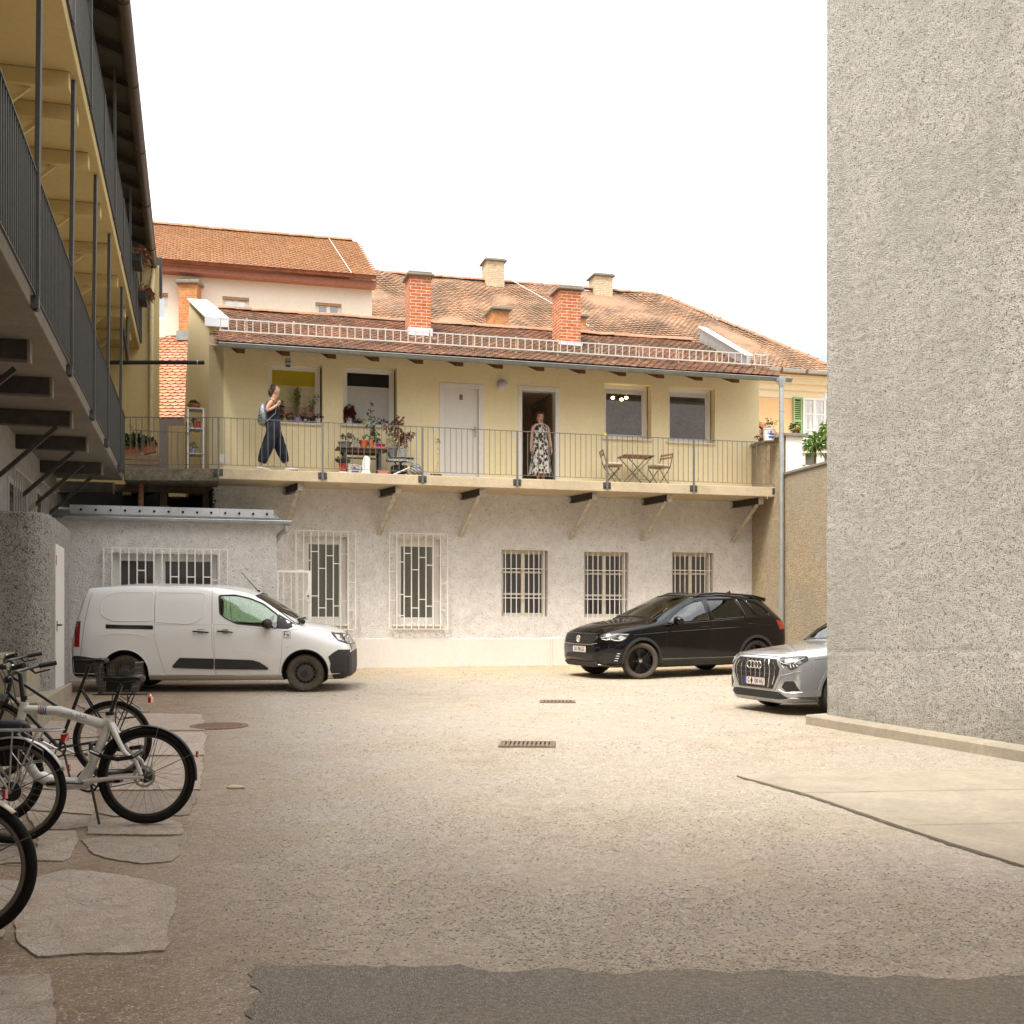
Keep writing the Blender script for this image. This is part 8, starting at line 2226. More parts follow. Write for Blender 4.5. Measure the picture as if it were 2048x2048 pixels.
def pot(px, off, z, wpx, hpx, col, label, cat='potted plant', group='potted plants on the gallery', name='potted_plant', rim=True, taper=.74, rx=1.0):
    s = fs(px, 900, off)[0]; k = pxm(px, off); r = wpx * k / 2; h = hpx * k
    c = FP(s, off, z)
    t = thing(name, label, cat, c, group=group)
    mb = MB(); prof = [(r * taper, 0), (r * .98, h * .82)] + ([(r * 1.06, h * .82), (r * 1.08, h), (r * .94, h)] if rim else [(r * 1.0, h), (r * .92, h)]) + [(r * .9, h * .86)]
    mb.lathe(prof, Matrix.Translation(c) @ Matrix.Diagonal((rx, 1, 1, 1)), 20, cap=False); mb.lathe([(.001, h * .87), (r * .9, h * .87)], Matrix.Translation(c) @ Matrix.Diagonal((rx, 1, 1, 1)), 16, mi=1, cap=False); mb.lathe([(r * taper, .001), (.001, .001)], Matrix.Translation(c) @ Matrix.Diagonal((rx, 1, 1, 1)), 16, cap=False)
    mb.build('pot', [P('pot ' + col, C_[col], .55, var=.12), M_soil], t, smooth=40)
    return t, c + UP * h, k
def plant(t, fn, mat, name='foliage'):
    mb = MB(); fn(mb); mb.build(name, mat, t, fix=False)
zs = [upw[0][2] + .005, upw[1][2] + .005, 0, 0]
so_ = -.045
# first window sill
t, c, k = pot(569, so_, zs[0], 7, 7, 'lime', 'tiny lime yellow pot on the sill under the yellow blind')
plant(t, lambda m: bush(m, c + UP * .02, .03, .03, 14, .04, .025), L_red)
t, c, k = pot(580, so_, zs[0], 13.5, 9, 'olive', 'olive grey pot with dark red succulent on the yellow-blind window sill')
plant(t, lambda m: bush(m, c + UP * .05, .085, .055, 70, .05, .028), L_red)
t, c, k = pot(594, so_, zs[0], 13.5, 10, 'lavender', 'lavender pot with a tall sheaf of grassy stems on the window sill')
def f(m):
    tips = stalks(m, c, 60, .66, .10, .0045)
    for a, b in tips:
        for _ in range(3): leaf(m, a.lerp(b, random.random()), V((random.uniform(-1, 1), random.uniform(-1, 1), random.uniform(-.2, 1))), .07, .012)
    for a, b in stalks(m, c, 16, .62, .26, .002):
        for _ in range(4): leaf(m, a.lerp(b, random.uniform(.5, 1)), V((random.uniform(-1, 1), random.uniform(-1, 1), .3)), .03, .014)
plant(t, f, L_grass)
t, c, k = pot(610, so_, zs[0], 15, 12.5, 'dark', 'large charcoal pot with a white tag on the window sill, thin flowering stem')
def f(m):
    bush(m, c + UP * .02 - E * .04, .06, .05, 40, .05, .03)
    for a, b in stalks(m, c, 3, .30, .06, .003): bush(m, b, .03, .03, 8, .03, .02)
plant(t, f, L_dark)
mb = MB(); mb.obox(c - UP * .09 + N * .079 - E * .02, E * .05, N * .002, UP * .025); mb.build('tag', M_white, t)
t, c, k = pot(624, so_, zs[0], 10.5, 11, 'purple', 'narrow blackish pot with spindly brown-flowered shoots beside the white pot')
def f(m):
    for a, b in stalks(m, c, 9, .52, .15, .0025, .06):
        for _ in range(12): leaf(m, a.lerp(b, random.uniform(-.3, 1.0)), V((random.uniform(-1, 1), random.uniform(-1, 1), random.uniform(-.3, .6))), .045, .022)
plant(t, f, leafmat('bronze leaves', [(.12, .05, .02), (.07, .09, .03), (.10, .12, .04), (.16, .05, .03)]))
t, c, k = pot(636, so_, zs[0], 11.5, 10, 'white', 'white pot with low red-leaved plant at the right end of the first sill')
plant(t, lambda m: bush(m, c + UP * .04, .10, .05, 60, .055, .028, .6), L_red)
t, c, k = pot(561, so_, zs[0], 9, 8, 'dark', 'small black pot with a tall dark bushy plant just right of the walking woman')
plant(t, lambda m: [bush(m, c + UP * z, .055, .08, 45, .06, .035) for z in (.08, .2, .3)], L_dark)
# second window sill
t, c, k = pot(698, so_, zs[1], 12.5, 12, 'white', 'white pot with dark red coleus on the second window sill')
def f(m):
    for z, r in ((.05, .11), (.13, .10), (.22, .06)): bush(m, c + UP * z, r, .07, 60, .085, .05, .6)
plant(t, f, L_red)
for px, w_, h_, lab in ((711, 9, 7.5, 'small dark pot of dark succulents right of the white coleus pot'), (720, 8, 7, 'small dark pot of dark succulents left of the yellow pot')):
    t, c, k = pot(px, so_, zs[1], w_, h_, 'dark', lab); plant(t, lambda m: bush(m, c + UP * .02, .045, .03, 34, .045, .025), L_dark)
t, c, k = pot(728.5, so_, zs[1], 8, 7.5, 'yellow', 'bright yellow small pot on the second window sill'); plant(t, lambda m: bush(m, c + UP * .02, .04, .02, 16, .035, .02), L_dark)
t, c, k = pot(766, so_, zs[1], 11, 5.5, 'pale', 'pale low pot with trailing dark shoots at the right of the second sill'); plant(t, lambda m: bush(m, c + UP * .03, .09, .035, 40, .06, .015, .7), L_dark)
t, c, k = pot(755, so_, zs[1], 7, 5, 'grey', 'small grey pot with a wispy shoot left of the pale low pot'); plant(t, lambda m: [leaf(m, p[1], V((random.uniform(-1, 1), 0, .4)), .05, .02) for p in stalks(m, c, 6, .12, .05)], L_green)

# brown garden table and what stands on it
to, tz = .55, Z_FLOOR + .60
tb = thing('wooden_table', 'brown wooden table crowded with flower pots on the gallery', 'table', FP(fs(723, 900, to)[0], to, Z_FLOOR))
s0t, s1t = fs(672, 895, to)[0], fs(775, 895, to)[0]
M_tbl = P('table wood', (.125, .062, .035), .6, var=.25, scale=12)
mb = MB(); 
for q in range(4): mb.fbox(s0t, s1t, to - .25 + q * .127, to - .25 + q * .127 + .12, tz - .03, tz)
mb.build('table_top', M_tbl, tb, bevel=.004)
mb = MB(); mb.fbox(s0t + .1, s1t - .1, to - .2, to - .17, tz - .11, tz - .031); mb.fbox(s0t + .1, s1t - .1, to + .17, to + .2, tz - .11, tz - .031); mb.fbox(s0t + .14, s1t - .14, to - .02, to + .02, tz - .22, tz - .19); mb.build('apron', M_tbl, tb)
for a in (s0t + .14, s1t - .22):
    for o in (to - .19, to + .16): mb = MB(); mb.fbox(a, a + .07, o, o + .05, Z_FLOOR, tz - .031); mb.build('leg', P('table leg', (.045, .042, .04), .6), tb, bevel=.004)
t, c, k = pot(690, to + .08, tz, 27, 11, 'grey', 'wide grey bowl with a small spreading brown-leaved shrub on the table', taper=.8)
def f(m):
    for a, b in stalks(m, c + E * .05, 9, .16, .16, .004): bush(m, b, .05, .02, 14, .05, .028)
plant(t, f, leafmat('brown leaves', [(.06, .035, .02), (.10, .05, .03), (.05, .06, .02)]))
t, c, k = pot(712.5, to + .14, tz, 12, 9, 'pale', 'small pale grey pot between the grey bowl and the orange pot'); plant(t, lambda m: bush(m, c + UP * .05, .07, .05, 45, .05, .03), L_dark)
t, c, k = pot(727.5, to + .06, tz, 17, 16, 'orange', 'bright orange pot with a spiky aloe on the table'); plant(t, lambda m: [leaf(m, c - UP * .02, V((random.uniform(-.5, .5), random.uniform(-.5, .5), 1)), .14, .03, 0) for _ in range(12)], L_dark)
t, c, k = pot(742, to + .02, tz, 11.5, 13, 'terracotta', 'terracotta pot with a tall ivy climbing a cane on the table')
def f(m):
    h = .92; pts = [c + E * (-.02 + .015 * math.sin(q * 3)) + UP * h * q for q in [i / 8 for i in range(9)]]
    m.tube(pts, .004, 5)
    for q in range(60):
        u = random.random() ** 1.1; p = c + UP * h * u + E * random.uniform(-.08, .10) * (1.15 - u) ; leaf(m, p, V((random.uniform(-1, 1), random.uniform(-1, 1), random.uniform(-.2, .5))), .10 * (1.1 - .5 * u), .085 * (1.1 - .5 * u), .45)
    for q in range(26): p = c + UP * random.uniform(.0, .34) + E * random.uniform(.02, .16); leaf(m, p, V((random.uniform(-1, 1), random.uniform(-1, 1), 0)), .10, .09, .5)
plant(t, f, leafmat('ivy leaves', [(.05, .10, .035), (.09, .15, .06), (.04, .08, .025), (.14, .19, .09)]))
mb = MB(); mb.tube([c - UP * .05, c + UP * .52], .007, 6); mb.build('cane', M_cane, t)
s = fs(743, 875, to + .16)[0]; pk_ = thing('pumpkin', 'small round orange ornament among the pots on the table', 'ornament', FP(s, to + .16, tz + .11))
mb = MB(); mb.ball(FP(s, to + .17, tz + .155), .034, .034, .026, 14, 8); mb.tube([FP(s, to + .17, tz), FP(s, to + .17, tz + .14)], .028, 10); mb.build('globe', P('pumpkin orange', C_['orange'], .5), pk_, smooth=60)
t, c, k = pot(760, to + .06, tz + .035, 20, 6, 'magenta', 'magenta bowl on a terracotta tray on the table', taper=.85); plant(t, lambda m: bush(m, c + UP * .02, .08, .02, 26, .045, .025), L_dark)
tr = thing('plant_tray', 'flat terracotta tray under the magenta bowl', 'tray', FP(fs(752, 890, to + .06)[0], to + .06, tz)); a, b = fs(737, 890, to)[0], fs(770, 890, to)[0]
mb = MB(); mb.fbox(a, b, to - .06, to + .18, tz + .001, tz + .034); mb.build('tray', P('pot terracotta', C_['terracotta']), tr, bevel=.008)

# Japanese maple, pale bucket, the dark folded lounger under them
so2, zst = .55, Z_FLOOR + .42
ln_ = thing('folded_lounger', 'black folded garden lounger with foil-like cover carrying the maple pot', 'lounger', FP(fs(793, 920, so2)[0], so2, Z_FLOOR))
a, b = fs(775, 915, so2)[0], fs(823, 915, so2)[0]
mb = MB(); mb.fbox(a, b, so2 - .24, so2 + .24, zst - .045, zst)
for q in (a + .04, b - .08): 
    for sgn in (1, -1): mb.obox(FP(q, so2 + .2 * sgn, Z_FLOOR), E * .025, N * .03, E * (.28 if q < a + .1 else -.28) + UP * (zst - Z_FLOOR - .045))
mb.fbox(a + .1, b - .12, so2 - .2, so2 + .16, Z_FLOOR + .10, Z_FLOOR + .26)
mb.build('frame', M_blk, ln_, bevel=.006)
t = NT('crumpled foil'); t.set(col=t.ramp(t.noise(30, 4, .7), [(.3, (.05, .05, .05)), (.55, (.30, .29, .28)), (.75, (.60, .58, .55))]), rough=.35, metal=.4).bump(t.noise(35, 4), 1, .03)
M_foil = t.mat
mb = MB(); n = 22
for i in range(n + 1):
    for j in range(7):
        u = a - .02 + (b - a + .05) * i / n; v = so2 - .10 + .37 * j / 6; z = zst + .008 + noise.noise(V((u * 14, v * 14, 0))) * .012
        if j == 6: z -= .10 + .03 * noise.noise(V((u * 9, 3, 0)))
        mb.v.append(FP(u, v, z))
for i in range(n):
    for j in range(6): mb.f.append([i*7+j, i*7+j+1, (i+1)*7+j+1, (i+1)*7+j]); mb.m.append(0)
mb.build('cover', M_foil, ln_, smooth=60, fix=False)
t, c, k = pot(783.5, so2 - .04, zst + .02, 25, 21, 'grey', 'big grey pot with a red-leaved Japanese maple and green sprigs', group='potted plants on the gallery')
def f(m):
    for cx, cz, r, rz_, n in ((.16, .30, .12, .10, 90), (.12, .50, .11, .10, 90), (-.08, .42, .08, .07, 45), (.30, .20, .11, .07, 60), (.24, .06, .09, .07, 40), (.36, .26, .08, .04, 36), (.44, .31, .05, .025, 18), (.17, .62, .06, .05, 24), (.14, .14, .08, .07, 30)):
        bush(m, c + E * cx + UP * cz, r, rz_, n, .075, .028, .5)
plant(t, f, L_maple)
mb = MB(); 
for d_ in ((.16, .52), (.36, .28), (.26, .10), (-.06, .42)): mb.tube([c + E * .05 - UP * .03, c + E * (.05 + d_[0] * .4) + UP * d_[1] * .6, c + E * d_[0] + UP * d_[1]], [.010, .007, .003], 6)
mb.build('branches', M_stem, t, smooth=60)
plant(t, lambda m: [leaf(m, c + E * random.uniform(-.12, .06) + N * .08 + UP * random.uniform(0, .26), V((random.uniform(-1, 1), random.uniform(-.4, .4), random.uniform(.2, 1))), .06, .014, .1) for _ in range(110)], L_lime, 'sprigs')
t, c, k = pot(807, so2 + .1, zst + .02, 16, 15, 'pale', 'pale grey bucket with wilted plant right of the maple pot'); plant(t, lambda m: bush(m, c + UP * .01, .07, .02, 30, .04, .02), L_grass)

# on the gallery floor
zf = Z_FLOOR
t, c, k = pot(686, .80, zf + .055, 16, 17, 'red', 'orange red pot with a dark dish of green leaves standing on a white block')
mb = MB(); mb.lathe([(.06, 0), (.15, .03), (.17, .075), (.15, .075), (.06, .03)], Matrix.Translation(c), 18); mb.build('dish', P('pot dark', C_['dark']), t, smooth=50)
plant(t, lambda m: bush(m, c + UP * .10 - E * .06, .10, .04, 50, .05, .04), L_lime)
s = fs(686, 940, .8)[0]; blk_ = thing('white_block', 'flat white block under the orange red pot', 'block', FP(s, .8, zf)); mb = MB(); mb.fbox(s - .09, s + .09, .72, .88, zf, zf + .054); mb.build('block', M_white, blk_, bevel=.01)
M_buck = P('bucket white', (.68, .67, .65), .35, var=.04)
def bucket(name, label, s, off, z, r, h, handle=True):
    t = thing(name, label, 'bucket', FP(s, off, z)); c = FP(s, off, z)
    mb = MB(); mb.lathe([(r * .86, 0), (r * .97, h * .9), (r * 1.04, h * .9), (r * 1.05, h), (r * .98, h), (r * .9, h * .2), (.001, h * .18)], Matrix.Translation(c), 28, cap=False); mb.build('tub', M_buck, t, smooth=40)
    def band(a0, a1, z0, z1, mat, nm):
        m = MB(); n = 10; vs = []
        for i in range(n + 1):
            a = a0 + (a1 - a0) * i / n; d = N * math.cos(a) + E * math.sin(a)
            for zz in (z0, z1): vs.append(c + d * (r * (.86 + .11 * zz / (.9 * h)) + .0025) + UP * zz)
        m.add(vs, [(2*i, 2*i+2, 2*i+3, 2*i+1) for i in range(n)]); m.build(nm, mat, t, smooth=60, fix=False)
    band(-.55, .6, h * .18, h * .34, P('label blue', (.04, .10, .34), .5), 'label'); band(-.45, .7, h * .42, h * .58, P('label blue', (.04, .10, .34), .5), 'label'); band(-.3, .1, h * .60, h * .76, P('label red', (.45, .05, .04), .5), 'label'); band(-.75, -.45, h * .5, h * .74, P('label sky', (.16, .42, .62), .5), 'label')
    if handle:
        mb = MB(); mb.tube([c + E * (r * 1.05) * math.cos(a) + UP * (h * .92 + .09 * math.sin(a)) + N * .06 * math.sin(a) for a in [math.pi * i / 12 for i in range(13)]], .004, 6); mb.build('handle', M_white, t)
    return t
s = fs(708.5, 940, .82)[0]; bucket('paint_bucket', 'white plastic tub with blue and red label on the gallery floor under the table', s, .82, zf, .155, .20, False)
s = fs(733, 940, .86)[0]; bd = thing('white_board', 'white rounded board leaning against the table leg on the gallery floor', 'board', FP(s, .86, zf))
mb = MB(); pts = [(-.105, 0), (.07, 0), (.085, .18), (.10, .30), (.075, .39), (.0, .425), (-.05, .40), (-.075, .30), (-.09, .15)]
mb.prism([FP(s + a, .86 - b * .25, zf + b) for a, b in rpoly(pts, .03)], N * .03); mb.build('board', M_white, bd, bevel=.008); mb = MB(); mb.fbox(s - .13, s + .08, .84, .94, zf, zf + .05); mb.build('foot', M_white, bd, bevel=.01)
s = fs(766, 940, .85)[0]; bx = thing('pink_planter', 'low dusty pink planter on the gallery floor left of the lounger', 'planter', FP(s, .85, zf)); mb = MB(); mb.prism([FP(s - .10, .78, zf), FP(s + .10, .78, zf), FP(s + .115, .77, zf + .11), FP(s - .115, .77, zf + .11)], N * .15); mb.build('trough', P('pot pink', C_['pink']), bx, bevel=.01)
mb = MB(); [leaf(mb, FP(s + random.uniform(-.08, .08), .84, zf + .11), V((random.uniform(-.5, .5), 0, 1)), .09, .012, 0) for _ in range(9)]; mb.build('seedlings', L_grass, bx, fix=False)
s = fs(742, 905, .78)[0]
stk = thing('white_pole', 'white wooden pole leaning diagonally against the lounger', 'pole', FP(fs(788, 950, 1.0)[0], 1.0, zf)); p = FP(fs(787, 950, 1.0)[0], 1.0, zf + .01); q = FP(fs(822, 940, .95)[0], .80, zf + .20); mb = MB(); mb.tube([p, q], .016, 8); mb.build('pole', M_white, stk, smooth=60); mb = MB(); mb.tube([q, q + (q - p).normalized() * .03], .019, 8); mb.build('pole_end', M_steel, stk)
s = fs(836, 940, .9)[0]; sk_ = thing('striped_sack', 'crumpled grey striped sack slumped beside the railing post', 'sack', FP(s, .9, zf))
t = NT('striped fabric'); t.set(col=t.ramp(t.math('FRACT', t.math('MULTIPLY', t.dot(t.pos(), (7, 3, 9)), 1.6)), [(.45, (.09, .09, .095)), (.5, (.34, .33, .32))], 'CONSTANT'), rough=.7).bump(t.noise(20, 4), .8, .03); M_strp = t.mat
mb = MB(); mb.ball(FP(s - .04, .88, zf + .10), .15, .11, .10, 22, 14); mb.ball(FP(s - .02, .88, zf + .17), .10, .08, .10, 18, 10)
mb.v = [p + V((noise.noise(p * 9), noise.noise(p * 9 + V((5, 0, 0))), noise.noise(p * 9 + V((0, 5, 0))))) * .03 for p in mb.v]; mb.v = [V((p.x, p.y, max(p.z, zf + .002))) for p in mb.v]; mb.build('sack_cloth', M_strp, sk_, smooth=180)
mb = MB(); mb.tube([FP(s - .12, .90, zf + .12), FP(s - .13, .91, zf + .29)], .022, 8); mb.build('sack_neck', M_strp, sk_, smooth=60)
s = fs(872, 945, .9)[0]; tr = thing('seed_tray', 'low brown tray of bulbs on the floor by the closed door', 'tray', FP(s, .9, zf)); mb = MB(); mb.fbox(s - .14, s + .13, .82, .98, zf, zf + .035); mb.build('tray', P('tray brown', (.12, .085, .05), .7), tr, bevel=.006)
mb = MB(); [mb.ball(FP(s - .10 + q * .05, .9 + .03 * (q % 2), zf + .05), .024, .024, .022, 10, 6) for q in range(5)]; mb.build('bulbs', P('bulb brown', (.07, .035, .02), .7), tr, smooth=180)
s = fs(855, 945, .92)[0]; bb_ = thing('blue_bag', 'small crumpled light blue bag on the floor by the seed tray', 'bag', FP(s, .92, zf)); mb = MB(); mb.ball(FP(s, .92, zf + .03), .05, .04, .035, 12, 8); mb.v = [p + V((0, 0, noise.noise(p * 30) * .015)) for p in mb.v]; mb.build('bag_film', P('blue film', (.12, .34, .50), .4), bb_, smooth=180)
dp = thing('dried_stalk', 'tall dried plant stalk standing on the gallery left of the closed door', 'plant', FP(fs(874, 930, .6)[0], .6, zf)); b0 = FP(fs(874, 930, .6)[0], .6, zf); mb = MB(); mb.tube([b0, b0 + UP * .45 + E * .005, b0 + UP * .84 - E * .02], [.006, .005, .003], 6); mb.build('stem', M_cane, dp); mb = MB(); bush(mb, b0 + UP * .82, .04, .05, 14, .05, .03, .6); [leaf(mb, b0 + UP * random.uniform(.2, .7), V((random.uniform(-1, 1), 0, -.3)), .05, .02, .5) for _ in range(7)]; mb.build('withered_leaves', L_dry, dp, fix=False)

# left corner: crate with planters, metal shelf
cr_o = -.15
s0c, s1c = fs(245, 925, .3)[0], fs(320, 925, .3)[0]
ct = thing('wooden_crate', 'wooden plank crate carrying two terracotta planters in the gallery corner', 'crate', FP((s0c + s1c) / 2, .0, zf))
t = NT('crate wood'); t.set(col=t.ramp(t.noise(6, 5, .6, vec=t.vmul(t.pos(), (1, 1, 9))), [(.3, (.20, .125, .065)), (.7, (.38, .255, .145))]), rough=.8); M_crate = t.mat
mb = MB()
for k in range(3): mb.fbox(s0c, s1c, .08, .10, zf + .03 + k * .115, zf + .135 + k * .115); mb.fbox(s0c, s1c, -.34, -.32, zf + .03 + k * .115, zf + .135 + k * .115)
for s in (s0c + .01, s1c - .04): mb.fbox(s, s + .03, -.32, .08, zf, zf + .37)
mb.fbox(s0c + .02, s1c - .02, -.32, .08, zf + .03, zf + .05); mb.fbox(s0c + .02, s1c - .02, -.32, .08, zf + .34, zf + .36); mb.build('planks', M_crate, ct, bevel=.004)
def trough(label, s, off, z, w, d, h, tilt, mat):
    t = thing('planter_box', label, 'planter', FP(s, off, z), group='terracotta planters on the crate'); Rm = Matrix.Rotation(tilt, 3, N)
    mb = MB(); o_ = FP(s, off, z)
    def q(a, b, c): return o_ + Rm @ (E * a + N * b + UP * c)
    w2 = w * .44
    mb.add([q(-w2, -d*.42, 0), q(w2, -d*.42, 0), q(w2, d*.42, 0), q(-w2, d*.42, 0), q(-w/2, -d/2, h), q(w/2, -d/2, h), q(w/2, d/2, h), q(-w/2, d/2, h)], [(3,2,1,0), (0,1,5,4), (1,2,6,5), (2,3,7,6), (3,0,4,7), (4,5,6,7)])
    mb.obox(q(-w/2 - .012, d/2 - .01, h - .03), Rm @ (E * (w + .024)), Rm @ (N * .022), Rm @ (UP * .035)); mb.build('trough', mat, t, bevel=.008); return t, q
M_tc = P('pot terracotta', C_['terracotta'])
sA_, sB_ = fs(263, 905, 0)[0], fs(300, 905, 0)[0]
t, q = trough('left terracotta planter with lush green leaves standing level on the crate', sA_, -.10, zf + .362, .38, .22, .17, 0, M_tc)
plant(t, lambda m: [bush(m, q(x, 0, .24 + z), .13, .10, 90, .11, .075, .5) for x, z in ((-.08, .0), (.08, .06), (.0, .12))], L_green)
t, q = trough('right terracotta planter tilted on end beside the level one', sB_, -.08, zf + .42, .30, .22, .22, R(14), M_tc)
plant(t, lambda m: [bush(m, q(x, 0, .27), .12, .06, 70, .11, .07, .6) for x in (-.10, .04)] + [bush(m, q(-.16, 0, .38), .09, .08, 40, .10, .07, .5)], L_dark)
sh0, sh1 = fs(376, 880, .25)[0], fs(407, 880, .25)[0]; zt_ = z_at(sh0, .25, 815)
shf = thing('metal_shelf', 'narrow grey metal shelf unit with plants against the side wall', 'shelf', FP((sh0 + sh1) / 2, .1, zf))
mb = MB()
for s in (sh0, sh1):
    for o in (-.10, .25): mb.fbox(s - .016, s + .016, o - .016, o + .016, zf, zt_)
mb.build('uprights', M_zincl, shf)
zsh = [zt_, zt_ - .42, zt_ - .95, zf + .08]
for z in zsh: mb = MB(); mb.fbox(sh0 - .02, sh1 + .02, -.118, .27, z - .03, z); mb.build('shelf_board', M_zinc, shf, bevel=.004)
sm = (sh0 + sh1) / 2; pm = 389
t, c, k = pot(388, .1, zsh[0], 26, 9, 'terracotta', 'wide terracotta bowl with green rosette on top of the metal shelf', taper=.6); plant(t, lambda m: [leaf(m, c, V((random.uniform(-1, 1), random.uniform(-1, 1), random.uniform(.3, 1.2))), .16, .06, .3) for _ in range(26)], L_lime)
t, c, k = pot(394, .15, zsh[1], 17, 14, 'red', 'red pot with trailing shoots on the second board of the metal shelf'); plant(t, lambda m: [bush(m, c - E * .1 - UP * .04, .11, .10, 30, .07, .03, .8), bush(m, c + UP * .02, .10, .04, 40, .06, .03)], L_dark)
t, c, k = pot(386, .15, zsh[2], 11, 10, 'lavender', 'lavender pot on the third board of the metal shelf'); plant(t, lambda m: bush(m, c + UP * .05, .06, .07, 50, .06, .02), L_dark)
lf_ = thing('thin_shoot', 'thin wispy green shoot rising beside the crate at the gallery corner', 'plant', FP(fs(262, 900, .2)[0], .2, zf + .37)); b0 = FP(fs(262, 900, .1)[0], .1, zf + .37); mb = MB(); mb.tube([b0, b0 + UP * .3 + E * .02, b0 + UP * .62], .003, 5); [leaf(mb, b0 + UP * random.uniform(.15, .6), V((random.uniform(-1, 1), 0, .3)), .05, .015) for _ in range(14)]; mb.build('shoot', L_grass, lf_, fix=False)

# bistro set
M_bist = P('bistro steel', (.028, .022, .018), .45, .4); M_slat = P('acacia slat', (.30, .175, .075), .55, var=.25, scale=20); M_cush = P('beige cushion', (.58, .50, .40), .9, var=.08, bump=.2)
ob_ = .52
st_ = fs(1272, 930, ob_)[0]; tz_ = zf + .69
bt_ = thing('bistro_table', 'folding bistro table with slatted wooden top on the gallery', 'table', FP(st_, ob_, zf))
mb = MB()
for k in range(6): mb.fbox(st_ - .36, st_ + .36, ob_ - .27 + k * .092, ob_ - .27 + k * .092 + .082, tz_ - .022, tz_)
mb.fbox(st_ - .345, st_ - .325, ob_ - .26, ob_ + .26, tz_ - .04, tz_ - .023); mb.fbox(st_ + .325, st_ + .345, ob_ - .26, ob_ + .26, tz_ - .04, tz_ - .023); mb.build('table_top', M_slat, bt_, bevel=.003)
for o in (-.22, .22):
    for sgn in (1, -1): mb = MB(); oo = o + .012 * sgn; mb.tube([FP(st_ - .33 * sgn, ob_ + oo, zf), FP(st_ + .31 * sgn, ob_ + oo, tz_ - .03)], .010, 6); mb.build('leg', M_bist, bt_)
mb = MB(); 
for q in (-.33, .33): mb.tube([FP(st_ + q, ob_ - .22, zf + .02), FP(st_ + q, ob_ + .22, zf + .02)], .008, 6)
mb.build('foot_bar', M_bist, bt_)
def bchair(px, face, label, rot=0.0):
    s = fs(px, 930, ob_)[0]; c0 = FP(s, ob_, zf); ex = (E * math.cos(rot) + N * math.sin(rot)) * face; ny = N * math.cos(rot) - E * math.sin(rot)
    t = thing('bistro_chair', label, 'chair', c0, group='folding bistro chairs')
    def q(a, b, z): return c0 + ex * a + ny * b + UP * z
    mb = MB()
    for k in range(5): mb.obox(q(-.18 + k * .075, -.19, .435), ex * .065, ny * .38, UP * .014)
    mb.build('seat', M_slat, t, bevel=.003)
    mb = MB()
    for z in (.66, .735): mb.obox(q(-.245 - (z - .66) * .3, -.19, z), ex * .012, ny * .38, UP * .05 - ex * .015)
    mb.build('backrest', M_slat, t, bevel=.003)
    for b in (-.19, .19):
        mb = MB(); mb.tube([q(.20, b, 0), q(-.17, b, .44), q(-.265, b, .79)], .010, 6); mb.build('back_leg', M_bist, t, smooth=60)
        mb = MB(); mb.tube([q(-.20, b * .9, 0), q(.19, b * .9, .435)], .010, 6); mb.build('front_leg', M_bist, t)
    mb = MB(); mb.tube([q(.16, -.17, .04), q(.16, .17, .04)], .007, 6); mb.tube([q(-.16, -.17, .04), q(-.16, .17, .04)], .007, 6); mb.build('stretcher', M_bist, t)
    cu = thing('seat_cushion', 'beige pad on the ' + ('left' if face > 0 else 'right') + ' folding bistro chair', 'cushion', q(0, 0, .45), group='chair cushions')
    mb = MB(); mb.obox(q(-.19, -.19, .451), ex * .38, ny * .38, UP * .05); mb.build('pad', M_cush, cu, bevel=.022, seg=3, smooth=60)
    mb = MB()
    for a in (-.09, .09):
        for b in (-.09, .09): mb.ball(q(a, b, .502), .012, .012, .005, 8, 4)
    mb.build('buttons', P('cushion button', (.42, .36, .28), .8), cu, smooth=180)
bchair(1225, 1, 'folding bistro chair left of the small table, facing right', R(8))
bchair(1318, -1, 'folding bistro chair right of the small table, facing left', R(-22))
cl = thing('yellow_clip', 'tiny yellow clip on the railing above the left bistro chair', 'clip', FP(fs(1210, 873, GR)[0], GR, zr1)); mb = MB(); s = fs(1210, 873, GR)[0]; mb.fbox(s - .025, s + .025, GR - .025, GR + .03, zr1 - .02, zr1 + .05); mb.build('clip', P('clip yellow', (.62, .45, .02), .4), cl, bevel=.008)

# right end: bucket tied to the downpipe, plants on the wall
sb = fs(1538, 875, 1.28)[0]; bucket('hanging_bucket', 'white bucket with blue label tied to the downpipe at the railing end', sb, 1.28, zr1 + .012, .135, .28)
mb = MB(); wr = thing('tie_wire', 'pale wire lashing the white bucket to the downpipe', 'wire', FP(sb, 1.28, zr1 + .2)); 
for z in (.10, .17, .25): mb.tube([FP(sb + .10, 1.28 + .12, zr1 + z), FP(s_dp, o_dp + .07, zr1 + z - .02), FP(s_dp + .07, o_dp, zr1 + z - .03), FP(s_dp, o_dp - .07, zr1 + z), FP(sb + .1, 1.2, zr1 + z + .02)], .004, 5)
mb.tube([FP(s_dp - .05, o_dp + .06, Z_FLOOR + .15), FP(s_dp - .16, OFF_E + .14, Z_FLOOR - .05), FP(s_dp - .18, OFF_E + .14, Z_FLOOR - .3)], .005, 5); mb.build('wire', P('pale cord', (.60, .52, .38), .7), wr)
t, c, k = pot(1592, 1.4, 6.19, 16, 11, 'brown', 'brown pot with cactus and a yellow fruit on the boundary wall pier')
plant(t, lambda m: [bush(m, c + UP * .06, .10, .07, 50, .10, .05, .3)], L_green)
mb = MB(); mb.ball(c + UP * .05 + N * .08, .05, .05, .05, 12, 8); mb.build('fruit', P('yellow fruit', (.62, .40, .03), .45), t, smooth=180)
t, c, k = pot(1540, .7, 6.19, 15, 8, 'dark', 'dark pot with thin flowering stems on the boundary wall behind the bucket')
